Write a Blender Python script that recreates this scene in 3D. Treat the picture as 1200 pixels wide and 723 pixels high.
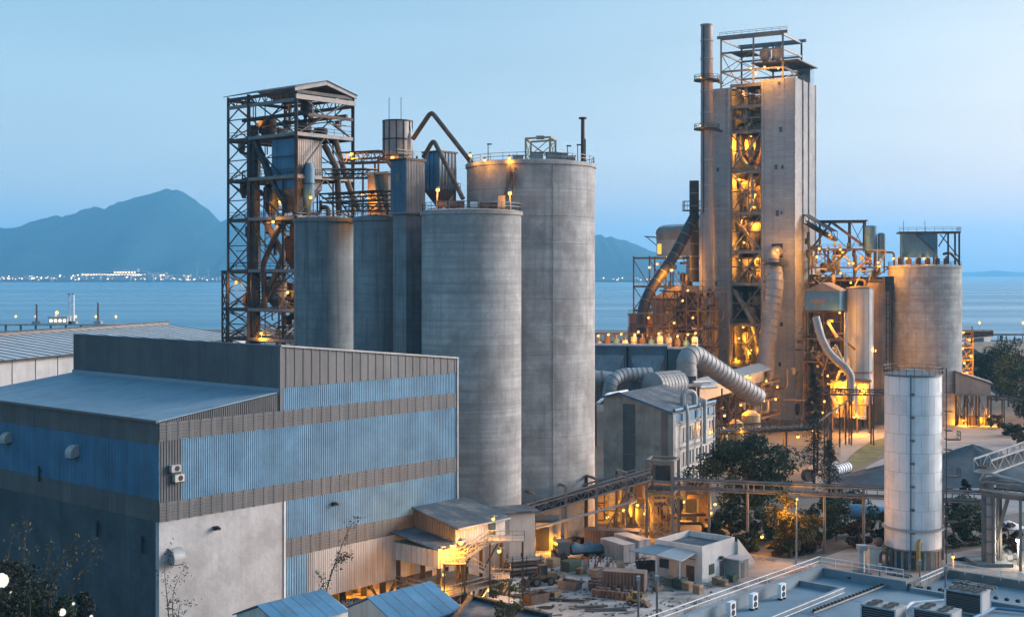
import bpy, math, random
import numpy as np
from mathutils import Vector, Matrix, Quaternion

S = bpy.context.scene
for _o in list(bpy.data.objects):
    bpy.data.objects.remove(_o, do_unlink=True)
COL = S.collection
random.seed(7)
PI = math.pi

# ------------------------------------------------------------------ camera
CAMH, FPX, HOR = 40.0, 1508.0, 320.0          # camera height (m), focal length (px of a 1200 px frame), horizon row
cam_data = bpy.data.cameras.new('camera')
cam = bpy.data.objects.new('camera', cam_data)
COL.objects.link(cam)
cam.location = (0, 0, CAMH)
cam.rotation_euler = (math.radians(90), 0, 0)
cam_data.sensor_width = 36.0
cam_data.lens = FPX / 1200 * 36.0
cam_data.shift_y = -(361.5 - HOR) / 1200.0
cam_data.clip_start = 1.0
cam_data.clip_end = 200000.0
S.camera = cam

# ------------------------------------------------------------------ dusk sky
SUN_AZ = math.radians(75)      # clockwise from the view direction (+Y): the after-glow is low on the right
SUN_EL = math.radians(17)
W = bpy.data.worlds.new('World')
S.world = W
W.use_nodes = True
wn, wl = W.node_tree.nodes, W.node_tree.links
wn.clear()
w_out = wn.new('ShaderNodeOutputWorld')
w_bg = wn.new('ShaderNodeBackground')
w_sky = wn.new('ShaderNodeTexSky')
w_sky.sky_type = 'NISHITA'
w_sky.sun_disc = False
w_sky.sun_elevation = SUN_EL
w_sky.sun_rotation = SUN_AZ
w_sky.altitude = 40
w_sky.air_density = 1.0
w_sky.dust_density = 2.5
w_sky.ozone_density = 3.0
w_tint = wn.new('ShaderNodeMix')
w_tint.data_type = 'RGBA'
w_tint.blend_type = 'MULTIPLY'
w_tint.inputs[0].default_value = 1.0
w_tint.inputs[7].default_value = (1.92, 1.12, 0.58, 1)
wl.new(w_sky.outputs[0], w_tint.inputs[6])
w_veil = wn.new('ShaderNodeMix')               # even veil of thin high cloud over the whole sky
w_veil.data_type = 'RGBA'
w_veil.blend_type = 'ADD'
w_veil.inputs[0].default_value = 1.0
w_veil.inputs[7].default_value = (0.00 / .15, 0.26 / .15, 0.54 / .15, 1)
wl.new(w_tint.outputs[2], w_veil.inputs[6])
w_tc = wn.new('ShaderNodeTexCoord')
w_map = wn.new('ShaderNodeMapping')
w_map.inputs['Scale'].default_value = (1.6, 1.6, 11.0)
w_noise = wn.new('ShaderNodeTexNoise')          # faint long streaks of thin cloud
w_noise.inputs['Scale'].default_value = 1.6
w_noise.inputs['Detail'].default_value = 5.0
w_rng = wn.new('ShaderNodeMapRange')
w_rng.inputs[1].default_value, w_rng.inputs[2].default_value = .3, .7
w_rng.inputs[3].default_value, w_rng.inputs[4].default_value = .95, 1.06
w_cloud = wn.new('ShaderNodeMix')
w_cloud.data_type = 'RGBA'
w_cloud.blend_type = 'MULTIPLY'
w_cloud.inputs[0].default_value = 1.0
wl.new(w_tc.outputs['Generated'], w_map.inputs[0])
wl.new(w_map.outputs[0], w_noise.inputs['Vector'])
wl.new(w_noise.outputs['Fac'], w_rng.inputs[0])
wl.new(w_veil.outputs[2], w_cloud.inputs[6])
wl.new(w_rng.outputs[0], w_cloud.inputs[7])
wl.new(w_cloud.outputs[2], w_bg.inputs[0])
w_bg.inputs[1].default_value = 0.15
wl.new(w_bg.outputs[0], w_out.inputs[0])

# ------------------------------------------------------------------ sun (after-glow, very soft)
sun_data = bpy.data.lights.new('sun', 'SUN')
sun = bpy.data.objects.new('sun', sun_data)
COL.objects.link(sun)
sun_data.energy = 5.0
sun_data.angle = math.radians(30)
sun_data.color = (0.86, 0.95, 1.0)
_sd = Vector((math.sin(SUN_AZ) * math.cos(SUN_EL), math.cos(SUN_AZ) * math.cos(SUN_EL), math.sin(SUN_EL)))
sun.rotation_euler = _sd.to_track_quat('Z', 'Y').to_euler()

# ------------------------------------------------------------------ picture settings
vs = S.view_settings
vs.view_transform = 'Standard'
vs.look = 'None'
vs.exposure = 0.0
vs.gamma = 1.0
vs.use_curve_mapping = False
S.render.engine = 'CYCLES'
S.cycles.use_denoising = True
S.cycles.use_adaptive_sampling = True
S.cycles.adaptive_threshold = 0.02
S.cycles.max_bounces = 4
S.cycles.diffuse_bounces = 2
S.cycles.glossy_bounces = 2
S.cycles.transmission_bounces = 3
S.cycles.volume_bounces = 1
S.cycles.sample_clamp_indirect = 3.0
S.cycles.caustics_reflective = False
S.cycles.caustics_refractive = False
LAMP = 1.25                      # scale of every lamp's power

# ------------------------------------------------------------------ pixels to places
def P(px, py, d):
    return Vector(((px - 600) / FPX * d, d, CAMH - (py - HOR) / FPX * d))
def G(px, py, z=0.0):
    return P(px, py, FPX * (CAMH - z) / (py - HOR))
def GX(px, d, z=0.0):
    return Vector(((px - 600) / FPX * d, d, z))

class Grid:
    def __init__(s, o, yaw):
        s.o = Vector((o[0], o[1], 0)); s.yaw = math.radians(yaw)
        s.A = Vector((math.sin(s.yaw), math.cos(s.yaw), 0)); s.B = Vector((-math.cos(s.yaw), math.sin(s.yaw), 0))
    def __call__(s, a, b, z=0.0):
        return s.o + s.A * a + s.B * b + Vector((0, 0, z))
Z3 = Vector((0, 0, 1))

# ------------------------------------------------------------------ materials
MATS = {}
def mat(name, base, var=.25, scale=.4, rough=.8, metal=0.0, bump=.15, fine=4.0, streak=0.0, scol=(.05, .045, .04),
        patch=0.0, pcol=(.1, .09, .08), pscale=.15, bands=0.0, bscale=1.0, rnd=0.0, brick=None, emit=None, spec=.5):
    if name in MATS:
        return MATS[name]
    m = bpy.data.materials.new(name); m.use_nodes = True
    n, l = m.node_tree.nodes, m.node_tree.links
    bs = n['Principled BSDF']
    bs.inputs['Roughness'].default_value = rough
    bs.inputs['Metallic'].default_value = metal
    bs.inputs['Specular IOR Level'].default_value = spec
    geo = n.new('ShaderNodeNewGeometry')
    pos = geo.outputs['Position']
    def noise(sc, vec=pos, det=4, r=.6):
        t = n.new('ShaderNodeTexNoise'); t.inputs['Scale'].default_value = sc; t.inputs['Detail'].default_value = det
        t.inputs['Roughness'].default_value = r; l.new(vec, t.inputs['Vector']); return t.outputs['Fac']
    def ramp(f, a, b):
        t = n.new('ShaderNodeMapRange'); t.inputs[1].default_value = a; t.inputs[2].default_value = b; l.new(f, t.inputs[0]); return t.outputs[0]
    def mix(f, a, b, mode='MIX'):
        t = n.new('ShaderNodeMix'); t.data_type = 'RGBA'; t.blend_type = mode
        if isinstance(f, float): t.inputs[0].default_value = f
        else: l.new(f, t.inputs[0])
        for i, v in ((6, a), (7, b)):
            if isinstance(v, (tuple, list)): t.inputs[i].default_value = (*v[:3], 1)
            else: l.new(v, t.inputs[i])
        return t.outputs[2]
    def mul(f, k):
        t = n.new('ShaderNodeMath'); t.operation = 'MULTIPLY'; t.inputs[1].default_value = k; l.new(f, t.inputs[0]); return t.outputs[0]
    lo = tuple(c * (1 - var) for c in base); hi = tuple(min(1, c * (1 + var)) for c in base)
    col = mix(ramp(noise(scale), .3, .7), lo, hi)
    fn = noise(fine, det=5, r=.7)
    col = mix(mul(ramp(fn, .35, .7), var * .8), col, tuple(c * .45 for c in base))
    if patch:
        col = mix(mul(ramp(noise(pscale, det=6, r=.65), .5, .64), patch), col, pcol)
    if streak:
        mp = n.new('ShaderNodeMapping'); mp.inputs['Scale'].default_value = (1.0, 1.0, .045); l.new(pos, mp.inputs[0])
        col = mix(mul(ramp(noise(1.3, mp.outputs[0], 5, .7), .48, .72), streak), col, scol)
    if bands:
        mp = n.new('ShaderNodeMapping'); mp.inputs['Scale'].default_value = (.02, .02, bscale); l.new(pos, mp.inputs[0])
        col = mix(mul(ramp(noise(1.0, mp.outputs[0], 3, .7), .35, .7), bands), col, tuple(c * .5 for c in base))
    if brick:
        bt = n.new('ShaderNodeTexBrick'); bt.inputs['Scale'].default_value = 1.0
        bt.inputs['Brick Width'].default_value = brick[0]; bt.inputs['Row Height'].default_value = brick[1]
        bt.inputs['Mortar Size'].default_value = brick[2]
        bt.inputs['Color1'].default_value = (1, 1, 1, 1); bt.inputs['Color2'].default_value = (.88, .88, .88, 1); bt.inputs['Mortar'].default_value = (.72, .72, .72, 1)
        sp = n.new('ShaderNodeSeparateXYZ'); l.new(pos, sp.inputs[0])
        ad = n.new('ShaderNodeMath'); ad.operation = 'ADD'; l.new(sp.outputs[0], ad.inputs[0]); l.new(sp.outputs[1], ad.inputs[1])
        cb = n.new('ShaderNodeCombineXYZ'); l.new(ad.outputs[0], cb.inputs[0]); l.new(sp.outputs[2], cb.inputs[1])
        l.new(cb.outputs[0], bt.inputs['Vector'])
        col = mix(1.0, col, bt.outputs['Color'], 'MULTIPLY')
    if rnd:
        oi = n.new('ShaderNodeObjectInfo')
        col = mix(ramp(oi.outputs['Random'], 0, 1), mix(1.0, col, (1 - rnd,) * 3, 'MULTIPLY'), mix(1.0, col, (1 + rnd,) * 3, 'MULTIPLY'))
    l.new(col, bs.inputs['Base Color'])
    if bump:
        bp = n.new('ShaderNodeBump'); bp.inputs['Strength'].default_value = bump; bp.inputs['Distance'].default_value = .1
        l.new(fn, bp.inputs['Height']); l.new(bp.outputs[0], bs.inputs['Normal'])
    if emit:
        bs.inputs['Emission Color'].default_value = (*emit[:3], 1); bs.inputs['Emission Strength'].default_value = emit[3]
    MATS[name] = m
    return m

CONC = mat('concrete_grey', (.36, .365, .365), .3, .3, .9, bump=.5, fine=2.2, streak=.5, scol=(.13, .13, .13), bands=.7, bscale=2.2, patch=.6, pcol=(.14, .135, .125), pscale=.16)
CONC2 = mat('concrete_pale', (.375, .38, .38), .3, .35, .9, bump=.5, fine=2.2, streak=.5, scol=(.15, .15, .15), bands=.5, bscale=1.3, patch=.65, pcol=(.17, .16, .15), pscale=.2)
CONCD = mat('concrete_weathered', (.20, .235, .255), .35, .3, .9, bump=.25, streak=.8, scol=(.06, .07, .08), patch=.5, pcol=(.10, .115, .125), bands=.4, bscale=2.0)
TOWERC = mat('tower_concrete', (.37, .385, .395), .16, .12, .9, bump=.3, streak=.25, scol=(.22, .22, .225), bands=.15, bscale=.6, patch=.3, pcol=(.18, .16, .15), brick=(1.5, .75, .03))
PLASTER = mat('white_plaster', (.39, .39, .395), .2, .3, .9, bump=.6, fine=1.6, streak=.35, scol=(.24, .22, .21), patch=.5, pcol=(.25, .25, .25), pscale=.25)
STEEL = mat('dark_steel', (.038, .041, .046), .4, .6, .6, .3, .1, patch=.5, pcol=(.11, .07, .05), pscale=.7)
STEELG = mat('grey_steel', (.17, .175, .18), .3, .6, .55, .3, .1, patch=.5, pcol=(.2, .13, .09), pscale=.6)
RUST = mat('rusty_steel', (.115, .08, .06), .4, .8, .8, .1, .2, streak=.5)
GALV = mat('galvanised', (.31, .32, .33), .25, .5, .6, .12, .1, streak=.3, scol=(.25, .22, .2))
PIPE = mat('pipe_cladding', (.30, .295, .29), .25, .5, .6, .12, .15, streak=.35, scol=(.22, .15, .11), patch=.4, pcol=(.26, .2, .16), pscale=.5)
BLUE = mat('blue_sheet', (.14, .285, .41), .25, .3, .6, .1, .1, streak=.55, scol=(.12, .19, .25), rnd=.06, patch=.35, pcol=(.19, .32, .42), pscale=.2)
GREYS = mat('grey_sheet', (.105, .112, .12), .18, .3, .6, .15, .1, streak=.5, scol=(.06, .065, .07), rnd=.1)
WHITES = mat('white_sheet', (.5, .49, .47), .14, .3, .6, .1, .1, streak=.8, scol=(.24, .19, .15), rnd=.12)
BLUED = mat('blue_plate_and_shaded_sheet', (.07, .195, .32), .22, .3, .6, .2, .1, streak=.5, scol=(.09, .11, .13), rnd=.08)  # also the left warehouse wall's sheets, where the darker blue is painted shade
ROOF = mat('roof_sheet', (.21, .30, .37), .2, .3, .65, .2, .15, patch=.35, pcol=(.16, .18, .2), pscale=.3, rnd=.05)
ROOFD = mat('dark_roof', (.075, .10, .125), .35, .4, .7, .1, .2, patch=.6, pcol=(.23, .2, .17), pscale=.4)
ROOFW = mat('pale_roof', (.44, .46, .48), .14, .3, .6, .1, .1, streak=.3, scol=(.3, .31, .33), rnd=.06)
WHITE = mat('white_paint', (.70, .72, .75), .18, .4, .6, 0, .08, streak=.4, scol=(.42, .37, .33), patch=.25, pcol=(.5, .5, .51), pscale=.4, rnd=.04)
CREAM = mat('cream_render', (.55, .53, .49), .14, .3, .85, 0, .2, streak=.5, scol=(.32, .29, .26))
TANKD = mat('tank_grey', (.3, .29, .285), .2, .3, .6, .3, .1, streak=.5, scol=(.16, .13, .11))
BROWNC = mat('brown_concrete', (.25, .2, .165), .25, .2, .9, bump=.25, streak=.6, scol=(.1, .08, .07))
BLACK = mat('black_rubber', (.03, .03, .032), .3, 2, .8, bump=.1)
GLASSD = mat('dark_glass', (.05, .07, .09), .2, .5, .15, bump=0)
YELLOW = mat('yellow_paint', (.38, .24, .05), .2, 1, .6, bump=.05, patch=.4, pcol=(.25, .14, .05), pscale=1)
YELSTEEL = mat('ochre_steel', (.34, .28, .16), .3, .5, .6, .1, .1, patch=.5, pcol=(.2, .15, .1), pscale=.6)
WOOD = mat('crate_wood', (.25, .18, .12), .35, .8, .85, bump=.2, rnd=.2)
GREENP = mat('green_paint', (.045, .075, .055), .3, 1, .6, bump=.1)
RUSTD = mat('drum_rust', (.24, .135, .085), .35, 1.2, .7, .2, .1, rnd=.35)
TARP = mat('blue_tarp', (.06, .11, .15), .3, .8, .55, bump=.3)
ROOFTOP = mat('rooftop_screed', (.15, .23, .29), .2, .25, .75, bump=.15, patch=.55, pcol=(.22, .26, .29), pscale=.18)
PARAPET = mat('parapet_render', (.18, .235, .275), .18, .3, .85, bump=.2, streak=.5, scol=(.2, .2, .2))
LOTM = mat('gravel_lot', (.26, .26, .26), .22, .2, .95, bump=.4, fine=2.0, patch=.4, pcol=(.14, .14, .14), pscale=.12)
OFFICE = mat('office_render', (.66, .66, .65), .14, .4, .85, 0, .2, streak=.5, scol=(.42, .38, .34), patch=.3, pcol=(.5, .48, .46))
PUDDLE = mat('puddle_water', (.03, .035, .04), .3, .5, .06, bump=0)
SHADEDR = mat('shaded_render', (.055, .078, .095), .35, .25, .9, bump=.4, streak=.5, scol=(.025, .035, .045), patch=.5, pcol=(.03, .042, .055), pscale=.2, fine=1.5)  # left warehouse wall: shade of its left-facing side is put into the colour
BARK = mat('bark', (.09, .07, .055), .35, 1.5, .95, bump=.4)
YARD = mat('yard_concrete', (.38, .36, .345), .35, .2, .9, bump=.3, patch=.95, pcol=(.11, .10, .09), pscale=.16, fine=1.2)
EARTH = mat('earth', (.135, .12, .105), .3, .06, .95, bump=.4, patch=.6, pcol=(.11, .1, .075), pscale=.05, fine=.8)
SANDR = mat('sand_road', (.30, .265, .235), .2, .1, .95, bump=.3, patch=.4, pcol=(.25, .21, .17), pscale=.12, fine=1.2)
GRASSM = mat('grass_green', (.10, .115, .04), .4, .3, .95, bump=.5, fine=2, patch=.4, pcol=(.2, .17, .08), pscale=.3)
GRAVEL = mat('gravel_grey', (.065, .085, .10), .22, .2, .95, bump=.6, fine=2.5, patch=.4, pcol=(.13, .14, .15), pscale=.12)
BRICKR = mat('red_brick', (.24, .12, .09), .3, .4, .9, bump=.3, brick=(.6, .25, .03))

# ------------------------------------------------------------------ mesh helpers
LOC = {}                                     # world location of each parent object
class MB:
    def __init__(s): s.v = []; s.f = []; s.sm = False
    def add(s, vs_, fs):
        k = len(s.v); s.v += [Vector(q) for q in vs_]; s.f += [tuple(i + k for i in f) for f in fs]; return s
    def box(s, c, sx, sy, sz, ax=None, ay=None):
        """box centred on c; ax, ay: horizontal axes"""
        ax = Vector(ax or (1, 0, 0)); ay = Vector(ay or (-ax.y, ax.x, 0)); c = Vector(c)
        p = [c + ax * (i * sx / 2) + ay * (j * sy / 2) + Z3 * (k * sz / 2) for k in (-1, 1) for i, j in ((-1, -1), (1, -1), (1, 1), (-1, 1))]
        return s.add(p, [(3, 2, 1, 0), (4, 5, 6, 7), (0, 1, 5, 4), (1, 2, 6, 5), (2, 3, 7, 6), (3, 0, 4, 7)])
    def gbox(s, g, a0, a1, b0, b1, z0, z1):
        p = [g(a, b, z) for z in (z0, z1) for a, b in ((a0, b0), (a1, b0), (a1, b1), (a0, b1))]
        return s.add(p, [(3, 2, 1, 0), (4, 5, 6, 7), (0, 1, 5, 4), (1, 2, 6, 5), (2, 3, 7, 6), (3, 0, 4, 7)])
    def prism(s, poly, off):
        """polygon extruded by a vector"""
        n = len(poly); off = Vector(off)
        return s.add([Vector(q) for q in poly] + [Vector(q) + off for q in poly],
                     [tuple(range(n))[::-1], tuple(range(n, 2 * n))] + [(i, (i + 1) % n, n + (i + 1) % n, n + i) for i in range(n)])
    def bar(s, p0, p1, w, h=None):
        h = h or w; p0 = Vector(p0); p1 = Vector(p1); d = (p1 - p0)
        if d.length < 1e-6: return s
        d.normalize(); up = Z3 if abs(d.z) < .98 else Vector((0, 1, 0)); x = d.cross(up).normalized(); y = x.cross(d)
        p = [q + x * (i * w / 2) + y * (j * h / 2) for q in (p0, p1) for i, j in ((-1, -1), (1, -1), (1, 1), (-1, 1))]
        return s.add(p, [(0, 1, 2, 3), (7, 6, 5, 4), (4, 5, 1, 0), (5, 6, 2, 1), (6, 7, 3, 2), (7, 4, 0, 3)])
    def lathe(s, c, prof, n=24, axis=None, caps=True):
        """profile of (radius, height) turned about axis through c"""
        ax = Vector(axis or Z3).normalized(); x = ax.orthogonal().normalized(); y = ax.cross(x); c = Vector(c); k = len(s.v)
        if abs(ax.z) > .99: x = Vector((1, 0, 0)); y = Vector((0, 1, 0))
        for r, h in prof:
            s.v += [c + ax * h + (x * math.cos(2 * PI * i / n) + y * math.sin(2 * PI * i / n)) * r for i in range(n)]
        for j in range(len(prof) - 1):
            for i in range(n):
                a, b = k + j * n + i, k + j * n + (i + 1) % n
                s.f.append((a, b, b + n, a + n))
        if caps:
            s.f.append(tuple(range(k, k + n))[::-1]); e = k + (len(prof) - 1) * n; s.f.append(tuple(range(e, e + n)))
        s.sm = True
        return s
    def cyl(s, p0, p1, r0, r1=None, n=12):
        p0 = Vector(p0); p1 = Vector(p1)
        return s.lathe(p0, [(r0, 0), (r1 if r1 is not None else r0, (p1 - p0).length)], n, p1 - p0)
    def tube(s, path, r, n=8, caps=True):
        pts = [Vector(q) for q in path]; k = len(s.v); N = len(pts)
        t = [(pts[min(i + 1, N - 1)] - pts[max(i - 1, 0)]).normalized() for i in range(N)]
        x = t[0].orthogonal().normalized()
        for i in range(N):
            x = (x - t[i] * x.dot(t[i])).normalized(); y = t[i].cross(x); rr = r[i] if isinstance(r, (list, tuple)) else r
            s.v += [pts[i] + (x * math.cos(2 * PI * j / n) + y * math.sin(2 * PI * j / n)) * rr for j in range(n)]
        for i in range(N - 1):
            for j in range(n):
                a, b = k + i * n + j, k + i * n + (j + 1) % n
                s.f.append((a, b, b + n, a + n))
        if caps:
            s.f.append(tuple(range(k, k + n))[::-1]); e = k + (N - 1) * n; s.f.append(tuple(range(e, e + n)))
        s.sm = True
        return s
    def quad(s, *p): return s.add(p, [tuple(range(len(p)))])
    def sphere(s, c, r, n=10, sz=1.0):
        m = n // 2
        return s.lathe(c, [(max(r * math.sin(PI * j / m), r * .01), -r * sz * math.cos(PI * j / m)) for j in range(m + 1)], n)
    def mesh(s, name, m, off):
        me = bpy.data.meshes.new(name)
        me.from_pydata([tuple(q - off) for q in s.v], [], s.f)
        me.materials.append(m)
        if s.sm:
            me.polygons.foreach_set('use_smooth', [True] * len(me.polygons))
            me.set_sharp_from_angle(angle=math.radians(38))
        return me
    def build(s, name, m, parent=None, base=None):
        off = LOC[parent.name] if parent else Vector(base) if base is not None else Vector((0, 0, 0))
        if base is not None and parent: off = Vector(base)
        o = bpy.data.objects.new(name, s.mesh(name, m, off)); COL.objects.link(o)
        if parent:
            o.parent = parent; o.location = off - LOC[parent.name]
        else:
            o.location = off
        LOC[o.name] = off.copy()
        return o

def tag(o, label=None, cat=None, group=None, kind=None):
    if label: o['label'] = label
    if cat: o['category'] = cat
    if group: o['group'] = group
    if kind: o['kind'] = kind
    return o
def thing(name, label, cat, loc, group=None):
    o = bpy.data.objects.new(name, None); COL.objects.link(o); o.location = loc; o.empty_display_size = .5
    LOC[o.name] = Vector(loc)
    return tag(o, label, cat, group)
UNIT = {}
def unit(kind, m):
    k = (kind, m.name)
    if k not in UNIT:
        b = MB()
        if kind == 'box': b.box((0, 0, 0), 1, 1, 1)
        else: b.lathe((0, 0, -.5), [(.5, 0), (.5, 1)], 10)
        UNIT[k] = b.mesh(kind + '_' + m.name, m, Vector((0, 0, 0)))
    return UNIT[k]
def member(parent, name, p0, p1, w, m=None, h=None, kind='box'):
    """one straight steel member as a child object; the mesh is shared"""
    m = m or STEEL; h = h or w; p0 = Vector(p0); p1 = Vector(p1); d = p1 - p0; L = d.length; d = d / L
    up = Z3 if abs(d.z) < .98 else Vector((0, 1, 0)); x = d.cross(up).normalized(); y = x.cross(d)
    c = (p0 + p1) / 2 - LOC[parent.name]
    M = Matrix(((x.x * w, y.x * h, d.x * L, c.x), (x.y * w, y.y * h, d.y * L, c.y), (x.z * w, y.z * h, d.z * L, c.z), (0, 0, 0, 1)))
    o = bpy.data.objects.new(name, unit(kind, m)); COL.objects.link(o); o.parent = parent; o.matrix_local = M
    LOC[o.name] = (p0 + p1) / 2
    return o
def copy_tree(src, loc, label=None, rotz=None, parent=None):
    c = src.copy(); COL.objects.link(c); c.parent = parent
    if parent is None:
        c.location = loc
        if rotz is not None: c.rotation_euler = (0, 0, rotz)
        if label: c['label'] = label
    for ch in [o for o in COL.objects if o.parent == src]:
        copy_tree(ch, None, parent=c)
    return c
def rail(parent, pts, h=1.1, m=None, step=2.2, w=.09, closed=False):
    b = MB(); pts = [Vector(q) for q in pts]
    if closed: pts = pts + [pts[0]]
    for p, q in zip(pts, pts[1:]):
        L = (q - p).length; n = max(1, round(L / step))
        for i in range(n + 1):
            u = p.lerp(q, i / n); b.bar(u, u + Z3 * h, w * .8)
        for k in (.55, 1.0):
            b.bar(p + Z3 * h * k, q + Z3 * h * k, w)
    return b.build('railing', m or STEELG, parent)
def bend(path, rad=1.0, n=5):
    """round the corners of a polyline"""
    p = [Vector(q) for q in path]; out = [p[0]]
    for a, b, c in zip(p, p[1:], p[2:]):
        r = min(rad, (a - b).length * .45, (c - b).length * .45); u = b + (a - b).normalized() * r; v = b + (c - b).normalized() * r
        for i in range(n + 1):
            t = i / n; out.append(u * (1 - t) ** 2 + b * 2 * t * (1 - t) + v * t * t)
    return out + [p[-1]]
def along(path, t):
    p = [Vector(q) for q in path]; L = [(b - a).length for a, b in zip(p, p[1:])]; d = t * sum(L)
    for a, b, l_ in zip(p, p[1:], L):
        if d <= l_: return a.lerp(b, d / l_), (b - a).normalized()
        d -= l_
    return p[-1], (p[-1] - p[-2]).normalized()
def duct(name, label, cat, path, r, m=None, band=2.0, bm=None, rad=None, bw=.25, parent=None, n=16):
    """clad duct with a raised band at every joint"""
    pts = bend(path, rad or r * 2.2, 6)
    if parent is None:
        root = thing(name, label, cat, pts[0]); b = MB().tube(pts, r, n).build('duct_body', m or PIPE, root)
    else:
        root = MB().tube(pts, r, n).build(name, m or PIPE, parent)
    L = sum((q - p).length for p, q in zip(pts, pts[1:])); k = max(1, int(L / band))
    for i in range(1, k):
        c, t = along(pts, i / k)
        MB().lathe(c - t * bw / 2, [(r * 1.0, 0), (r * 1.06, .02), (r * 1.06, bw - .02), (r, bw)], n, t, False).build('joint_band', bm or m or PIPE, root)
    return root
def pipe(name, label, cat, path, r, m=None, rad=None, parent=None, group=None):
    pts = bend(path, rad or max(r * 3, .5), 4); b = MB().tube(pts, r, 8)
    if parent: return b.build(name, m or PIPE, parent)
    return tag(b.build(name, m or PIPE, None, pts[0]), label, cat, group)

def clutter(parent, g, ar, br, zr, n, mats, seed, rmax=.4):
    """runs of pipe, trays, vessels and little platforms inside a rig, each a part of it"""
    q = random.Random(seed); U = lambda t: q.uniform(*t)
    for i in range(n):
        p = g(U(ar), U(br), U(zr)); k = q.random(); m = q.choice(mats); A, B = g.A, g.B
        if k < .45:
            r = q.uniform(.1, rmax); u = q.choice((A, B)) * q.uniform(-4, 4)
            MB().tube(bend([p, p + u, p + u + Z3 * q.uniform(-6, 5)], r * 3, 3), r, 7).build('pipe_run', m, parent)
        elif k < .6:
            MB().bar(p, p + q.choice((A, B)) * q.uniform(2, 6), .35, .15).build('cable_tray', m, parent)
        elif k < .78:
            r = q.uniform(.35, rmax * 2.4); h = q.uniform(1.2, 3.6); MB().lathe(p, [(r * .4, 0), (r, h * .3), (r, h * .85), (r * .5, h)], 10).build('small_vessel', m, parent)
        elif k < .9:
            MB().box(p, q.uniform(.6, 2), q.uniform(.6, 1.6), q.uniform(.6, 1.8), A).build('machine_box', m, parent)
        else:
            w = q.uniform(1.4, 3); MB().box(p, w, 1.4, .1, A).build('small_platform', m, parent); rail(parent, [p - A * w / 2, p + A * w / 2], 1.1, m, 1.0, .07)

# ------------------------------------------------------------------ lamps
EM = {}
def glow(name, col, st):
    if name not in EM:
        m = bpy.data.materials.new(name); m.use_nodes = True; n = m.node_tree.nodes; n.clear()
        e = n.new('ShaderNodeEmission'); e.inputs[0].default_value = (*col, 1); e.inputs[1].default_value = st
        o = n.new('ShaderNodeOutputMaterial'); m.node_tree.links.new(e.outputs[0], o.inputs[0]); EM[name] = m
    return EM[name]
SODIUM = (1.0, .365, .02)
def lamp(pos, label, power=1.0, base=None, r=.28, col=SODIUM, group='lit orange lamps around the plant', toward=None, off=.7):
    """a lamp: bracket or pole, hood, glowing bulb, and its light"""
    pos = Vector(pos)
    root = thing('yard_lamp' if base is not None else 'work_lamp', label, 'lamp', base if base is not None else pos, group)
    if base is not None:
        MB().cyl(base, pos + Z3 * .35, .13, .09, 8).build('pole', GALV, root)
    else:
        MB().bar(pos + Z3 * .3, pos + Vector((.5, .9, .1)), .1).build('bracket', STEELG, root)
    MB().lathe(pos + Z3 * .1, [(r * 1.2, 0), (r * .9, .18), (.06, .34)], 10).build('hood', STEELG, root)
    w = col[2] > .5
    MB().sphere(pos - Z3 * .1, r, 10).build('bulb', glow('bulb_white', (1, .93, .82), 22) if w else glow('bulb_sodium', (1, .5, .11), 3.6), root)
    L = bpy.data.lights.new('lamp_light', 'POINT'); L.energy = power * LAMP; L.color = col; L.shadow_soft_size = .35
    o = bpy.data.objects.new('lamp_light', L); COL.objects.link(o); o.parent = root
    t = Vector(toward) if toward is not None else Vector((0, -off, -off))
    o.location = pos + t - LOC[root.name]
    return root
# ================================================================== setting: sea, land, hills, far shore
def water_mat():
    m = bpy.data.materials.new('sea_water'); m.use_nodes = True; n, l = m.node_tree.nodes, m.node_tree.links
    bs = n['Principled BSDF']; bs.inputs['Base Color'].default_value = (.07, .21, .31, 1); bs.inputs['Roughness'].default_value = .28; bs.inputs['IOR'].default_value = 1.33
    geo = n.new('ShaderNodeNewGeometry')
    mp = n.new('ShaderNodeMapping'); mp.inputs['Scale'].default_value = (.006, .02, 1); l.new(geo.outputs['Position'], mp.inputs[0])
    t = n.new('ShaderNodeTexNoise'); t.inputs['Scale'].default_value = 1; t.inputs['Detail'].default_value = 6; t.inputs['Roughness'].default_value = .62; l.new(mp.outputs[0], t.inputs[0])
    mp2 = n.new('ShaderNodeMapping'); mp2.inputs['Scale'].default_value = (.0005, .006, 1); l.new(geo.outputs['Position'], mp2.inputs[0])
    t2 = n.new('ShaderNodeTexNoise'); t2.inputs['Scale'].default_value = 1; t2.inputs['Detail'].default_value = 4; l.new(mp2.outputs[0], t2.inputs[0])
    r = n.new('ShaderNodeMapRange'); r.inputs[1].default_value = .35; r.inputs[2].default_value = .65; r.inputs[3].default_value = .2; r.inputs[4].default_value = .42
    l.new(t2.outputs[0], r.inputs[0]); l.new(r.outputs[0], bs.inputs['Roughness'])
    b = n.new('ShaderNodeBump'); b.inputs['Strength'].default_value = .35; b.inputs['Distance'].default_value = 3.0
    l.new(t.outputs[0], b.inputs['Height']); l.new(b.outputs[0], bs.inputs['Normal'])
    return m
SEA = -3.0
tag(MB().quad((-11500, -500, SEA), (11500, -500, SEA), (11500, 16500, SEA), (-11500, 16500, SEA)).build('sea', water_mat()), kind='structure')

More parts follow.
